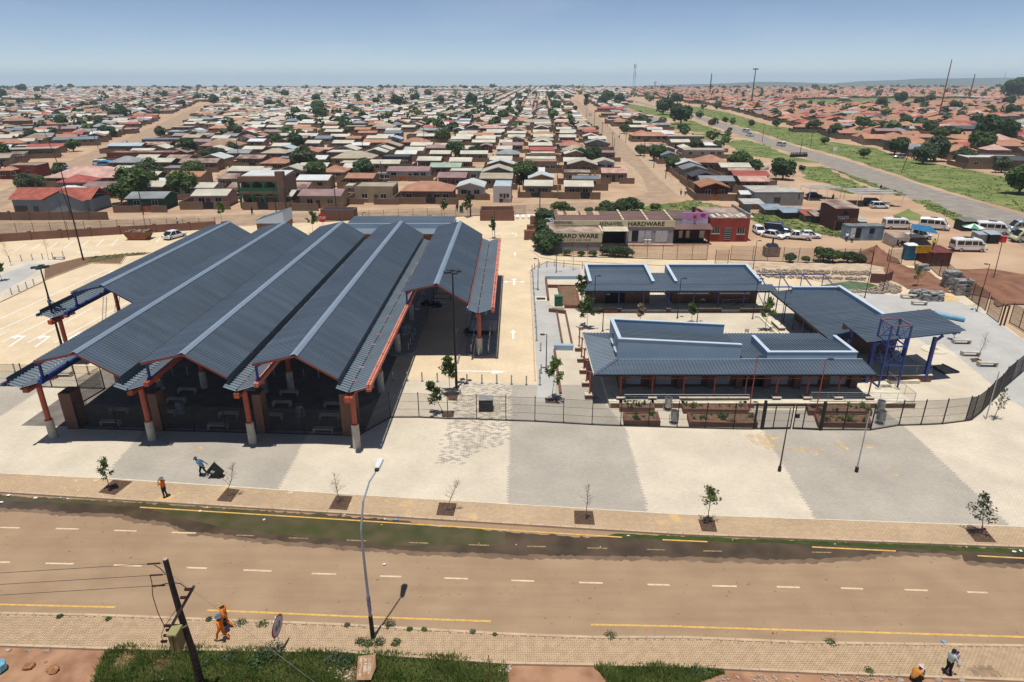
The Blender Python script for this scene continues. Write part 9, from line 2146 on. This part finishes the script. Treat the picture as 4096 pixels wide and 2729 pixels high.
def tarp(c, r, label, seed):
 r_ = random.Random(seed); n = 12; vs = []
 for i in range(n+1):
  for j in range(n+1): x, y = (i/n-.5)*2, (j/n-.5)*2; q = max(0,1-(x*x+y*y)); vs.append((c.x+x*r*1.4+r_.uniform(-.1,.1), c.y+y*r+r_.uniform(-.1,.1), c.z+.02+q*.7*r_.uniform(.3,1)))
 tag(MB().add(vs,[(i*(n+1)+j,(i+1)*(n+1)+j,(i+1)*(n+1)+j+1,i*(n+1)+j+1) for i in range(n) for j in range(n)]).build('tarpaulin', mat('black_plastic_sheet',(.02,.024,.025),.25,.1,2,spec=.6)), label, 'tarpaulin', 'heaps of black plastic')
tarp(g(*z4(1010,500)), 1.3, 'crumpled black plastic heap in the shaded bay', 3); tarp(g(*z4(1530,830),.16), .7, 'small black plastic heap by the sheet stack', 4); tarp(g(*z4(1680,820),.16), .5, 'black bundle in front of the sheet stack', 5)
bp_ = g(*z7(1002,548)); t = thing('paver_stack', 'stack of dark pavers behind the front fence', 'stack', bp_)
for k in range(9):
 for j in range(3): MB().bb(bp_.x-.62+.42*j,bp_.x-.21+.42*j,bp_.y+.02*(k%2),bp_.y+1.1,.0+k*.13,.12+k*.13).build('paver_layer', mat('black_paver',(.045,.043,.042),.9,.25,5), t)
MB().bb(bp_.x-.62,bp_.x+.64,bp_.y,bp_.y+1.1,1.17,1.22).build('top_sheet', mat('clear_wrap',(.3,.3,.3),.5), t)
fr_ = thing('barrier', 'dark tubular barrier frame inside the shaded bay', 'barrier', g(*z4(1160,440)))
a_, c_ = g(*z4(1050,440)), g(*z4(1265,440)); c_.y = a_.y
for z in (.2,.9,1.7): MB().tube((a_.x,a_.y,z),(c_.x,c_.y,z),.04,n=6).build('rail', M_dark, fr_)
for q in (a_,c_): MB().tube(q,(q.x,q.y,1.75),.05,n=6).build('upright', M_dark, fr_)
gbn = g(*c2(826,85)); t = thing('wheelie_bin', 'green wheeled bin on the back road behind the fence', 'bin', gbn); MB().bb(gbn.x-.4,gbn.x+.4,gbn.y,gbn.y+.8,.1,1.3).build('body', mat('bin_green',(.02,.09,.05),.5), t); MB().bb(gbn.x-.44,gbn.x+.44,gbn.y-.04,gbn.y+.84,1.3,1.38).build('lid', mat('bin_green',(.02,.09,.05)), t)
bgp = g(*c4(4,1500),ZG); b = MB(); r_ = random.Random(8)
b.lathe(bgp,[(.2,0),(.34,.15),(.3,.5),(.12,.7),(.05,.8)],9); b.v = [(x+r_.uniform(-.05,.05),y+r_.uniform(-.05,.05),z) for x,y,z in b.v]; tag(b.build('plastic_bag', mat('pale_blue_plastic',(.2,.5,.65),.3)), 'pale blue plastic bag at the lower left edge', 'bag')
# ------------------------------------------------------------------ special houses: tiled corner house, arched double storey
sp1 = thing('corner_house', 'blue grey house with a long red tiled roof behind the left fence', 'house', g(*T1(430,1388),ZG))
ya = g(*T1(430,1388),ZG).y; xa = xat(T1(75,0)[0],ya,1.5); xb_ = xat(T1(805,0)[0],ya,1.5); xg0, xg1 = xat(T1(370,0)[0],ya,2), xat(T1(775,0)[0],ya,2)
hw_ = 2.7
MB().bb(xa,xb_,ya+1.5,ya+9,ZG,hw_).build('wall', WL['bluew'], sp1); MB().bb(xg0+.5,xg1-.4,ya,ya+1.5,ZG,hw_).add([(xg0+.5,ya,hw_),(xg1-.4,ya,hw_),((xg0+xg1)/2,ya,hw_+1.9)],[(0,1,2)]).build('gable_wall', WL['bluew'], sp1)
b = MB(); b.corr((xa-.6,ya+5.2,hw_+2.1),(0,-4.2,-2.1),(xb_-xa+1.0,0,0),.55,.06); b.corr((xa-.6,ya+5.2,hw_+2.1),(0,4.2,-2.1),(xb_-xa+1.0,0,0),.55,.06); b.build('roof', mat('red_roof_tile',(.34,.10,.07),.8,.18,.8), sp1)
b = MB(); xm_ = (xg0+xg1)/2; b.corr((xm_,ya-.4,hw_+2.1),(xg0-xm_,0,-2.2),(0,5.5,0),.5,.06); b.corr((xm_,ya-.4,hw_+2.1),(xg1-xm_,0,-2.2),(0,5.5,0),.5,.06); b.build('roof', mat('red_roof_tile',(.34,.10,.07)), sp1)
for q in ((130,245,1320,1378),(300,345,1325,1375)): rect(sp1,T1,q,ya+1.5,M_glass,'window')
cw2 = thing('boundary_wall', 'brown brick boundary wall with pillars before the red tiled house', 'wall', g(*T1(100,1460),ZG)); Pw = [g(*T1(-300,1448),ZG),g(*T1(100,1452),ZG),g(*T1(1000,1448),ZG)]
for a, c in along(Pw,4.5): a.z = c.z = .75; MB().bar(a,c,.22,1.7).build('panel', WL['brick'], cw2); a2 = a.copy(); a2.z = .85; MB().box(a2,(.4,.4,2.0)).build('pillar', WL['brick'], cw2)
sp2 = thing('double_storey_house', 'two storey brick house with green arched front by the back road', 'house', g(*T2(40,1345),ZG))
yb2 = g(*T2(40,1345),ZG).y; xa, xb_ = xat(T1(2212,0)[0],yb2,2), xat(T2(275,0)[0],yb2,2); zt2 = zat(yb2,T2(0,1055)[1])
MB().bb(xa,xb_,yb2+1.4,yb2+9,ZG,zt2).build('wall', WL['brick'], sp2); MB().bb(xb_-1.9,xb_,yb2,yb2+1.4,ZG,zt2+1.2).build('corner_tower', WL['brick'], sp2); MB().bb(xa,xb_-1.9,yb2,yb2+1.4,zt2*.47,zt2*.55).build('balcony_slab', WL['brick'], sp2); MB().bb(xa,xb_-1.9,yb2,yb2+1.4,zt2-.9,zt2+.1).build('eaves_band', WL['brick'], sp2)
b = MB(); b.corr((xa+.2,yb2+1.6,zt2+.05),(0,7.2,.4),(xb_-xa-.4,0,0),.45,.05); b.build('roof', RF['white'], sp2)
M_garch = mat('green_arch_paint',(.025,.10,.045),.7)
span = (xb_-1.9-xa); nb = 3
for lv, (z0_, z1_) in enumerate(((ZG,zt2*.47),(zt2*.55,zt2-.9))):
 for k in range(nb+1): x = xa+span*k/nb; MB().bb(x-.22,x+.22,yb2-.02,yb2+.4,z0_,z1_).build('arch_pier', M_garch, sp2)
 for k in range(nb):
  xc = xa+span*(k+.5)/nb; r_ = span/nb/2-.22; zc_ = z1_-r_*.7-.15; b = MB(); n = 10
  for i in range(n):
   t0, t1_ = math.pi*i/n, math.pi*(i+1)/n
   b.add([(xc+r_*math.cos(t0),yb2,zc_+r_*.7*math.sin(t0)),(xc+r_*math.cos(t1_),yb2,zc_+r_*.7*math.sin(t1_)),(xc+r_*math.cos(t1_),yb2,z1_),(xc+r_*math.cos(t0),yb2,z1_)],[(0,1,2,3)])
  b.build('arch', M_garch, sp2); MB().bb(xc-.8,xc+.8,yb2+1.34,yb2+1.39,z0_+.8,z0_+2.1).build('window', M_glass, sp2)
  if lv: MB().bb(xc-r_,xc+r_,yb2,yb2+.08,z0_,z0_+.75).build('balustrade', M_garch, sp2)
bpy.data.scenes.remove(TMP)
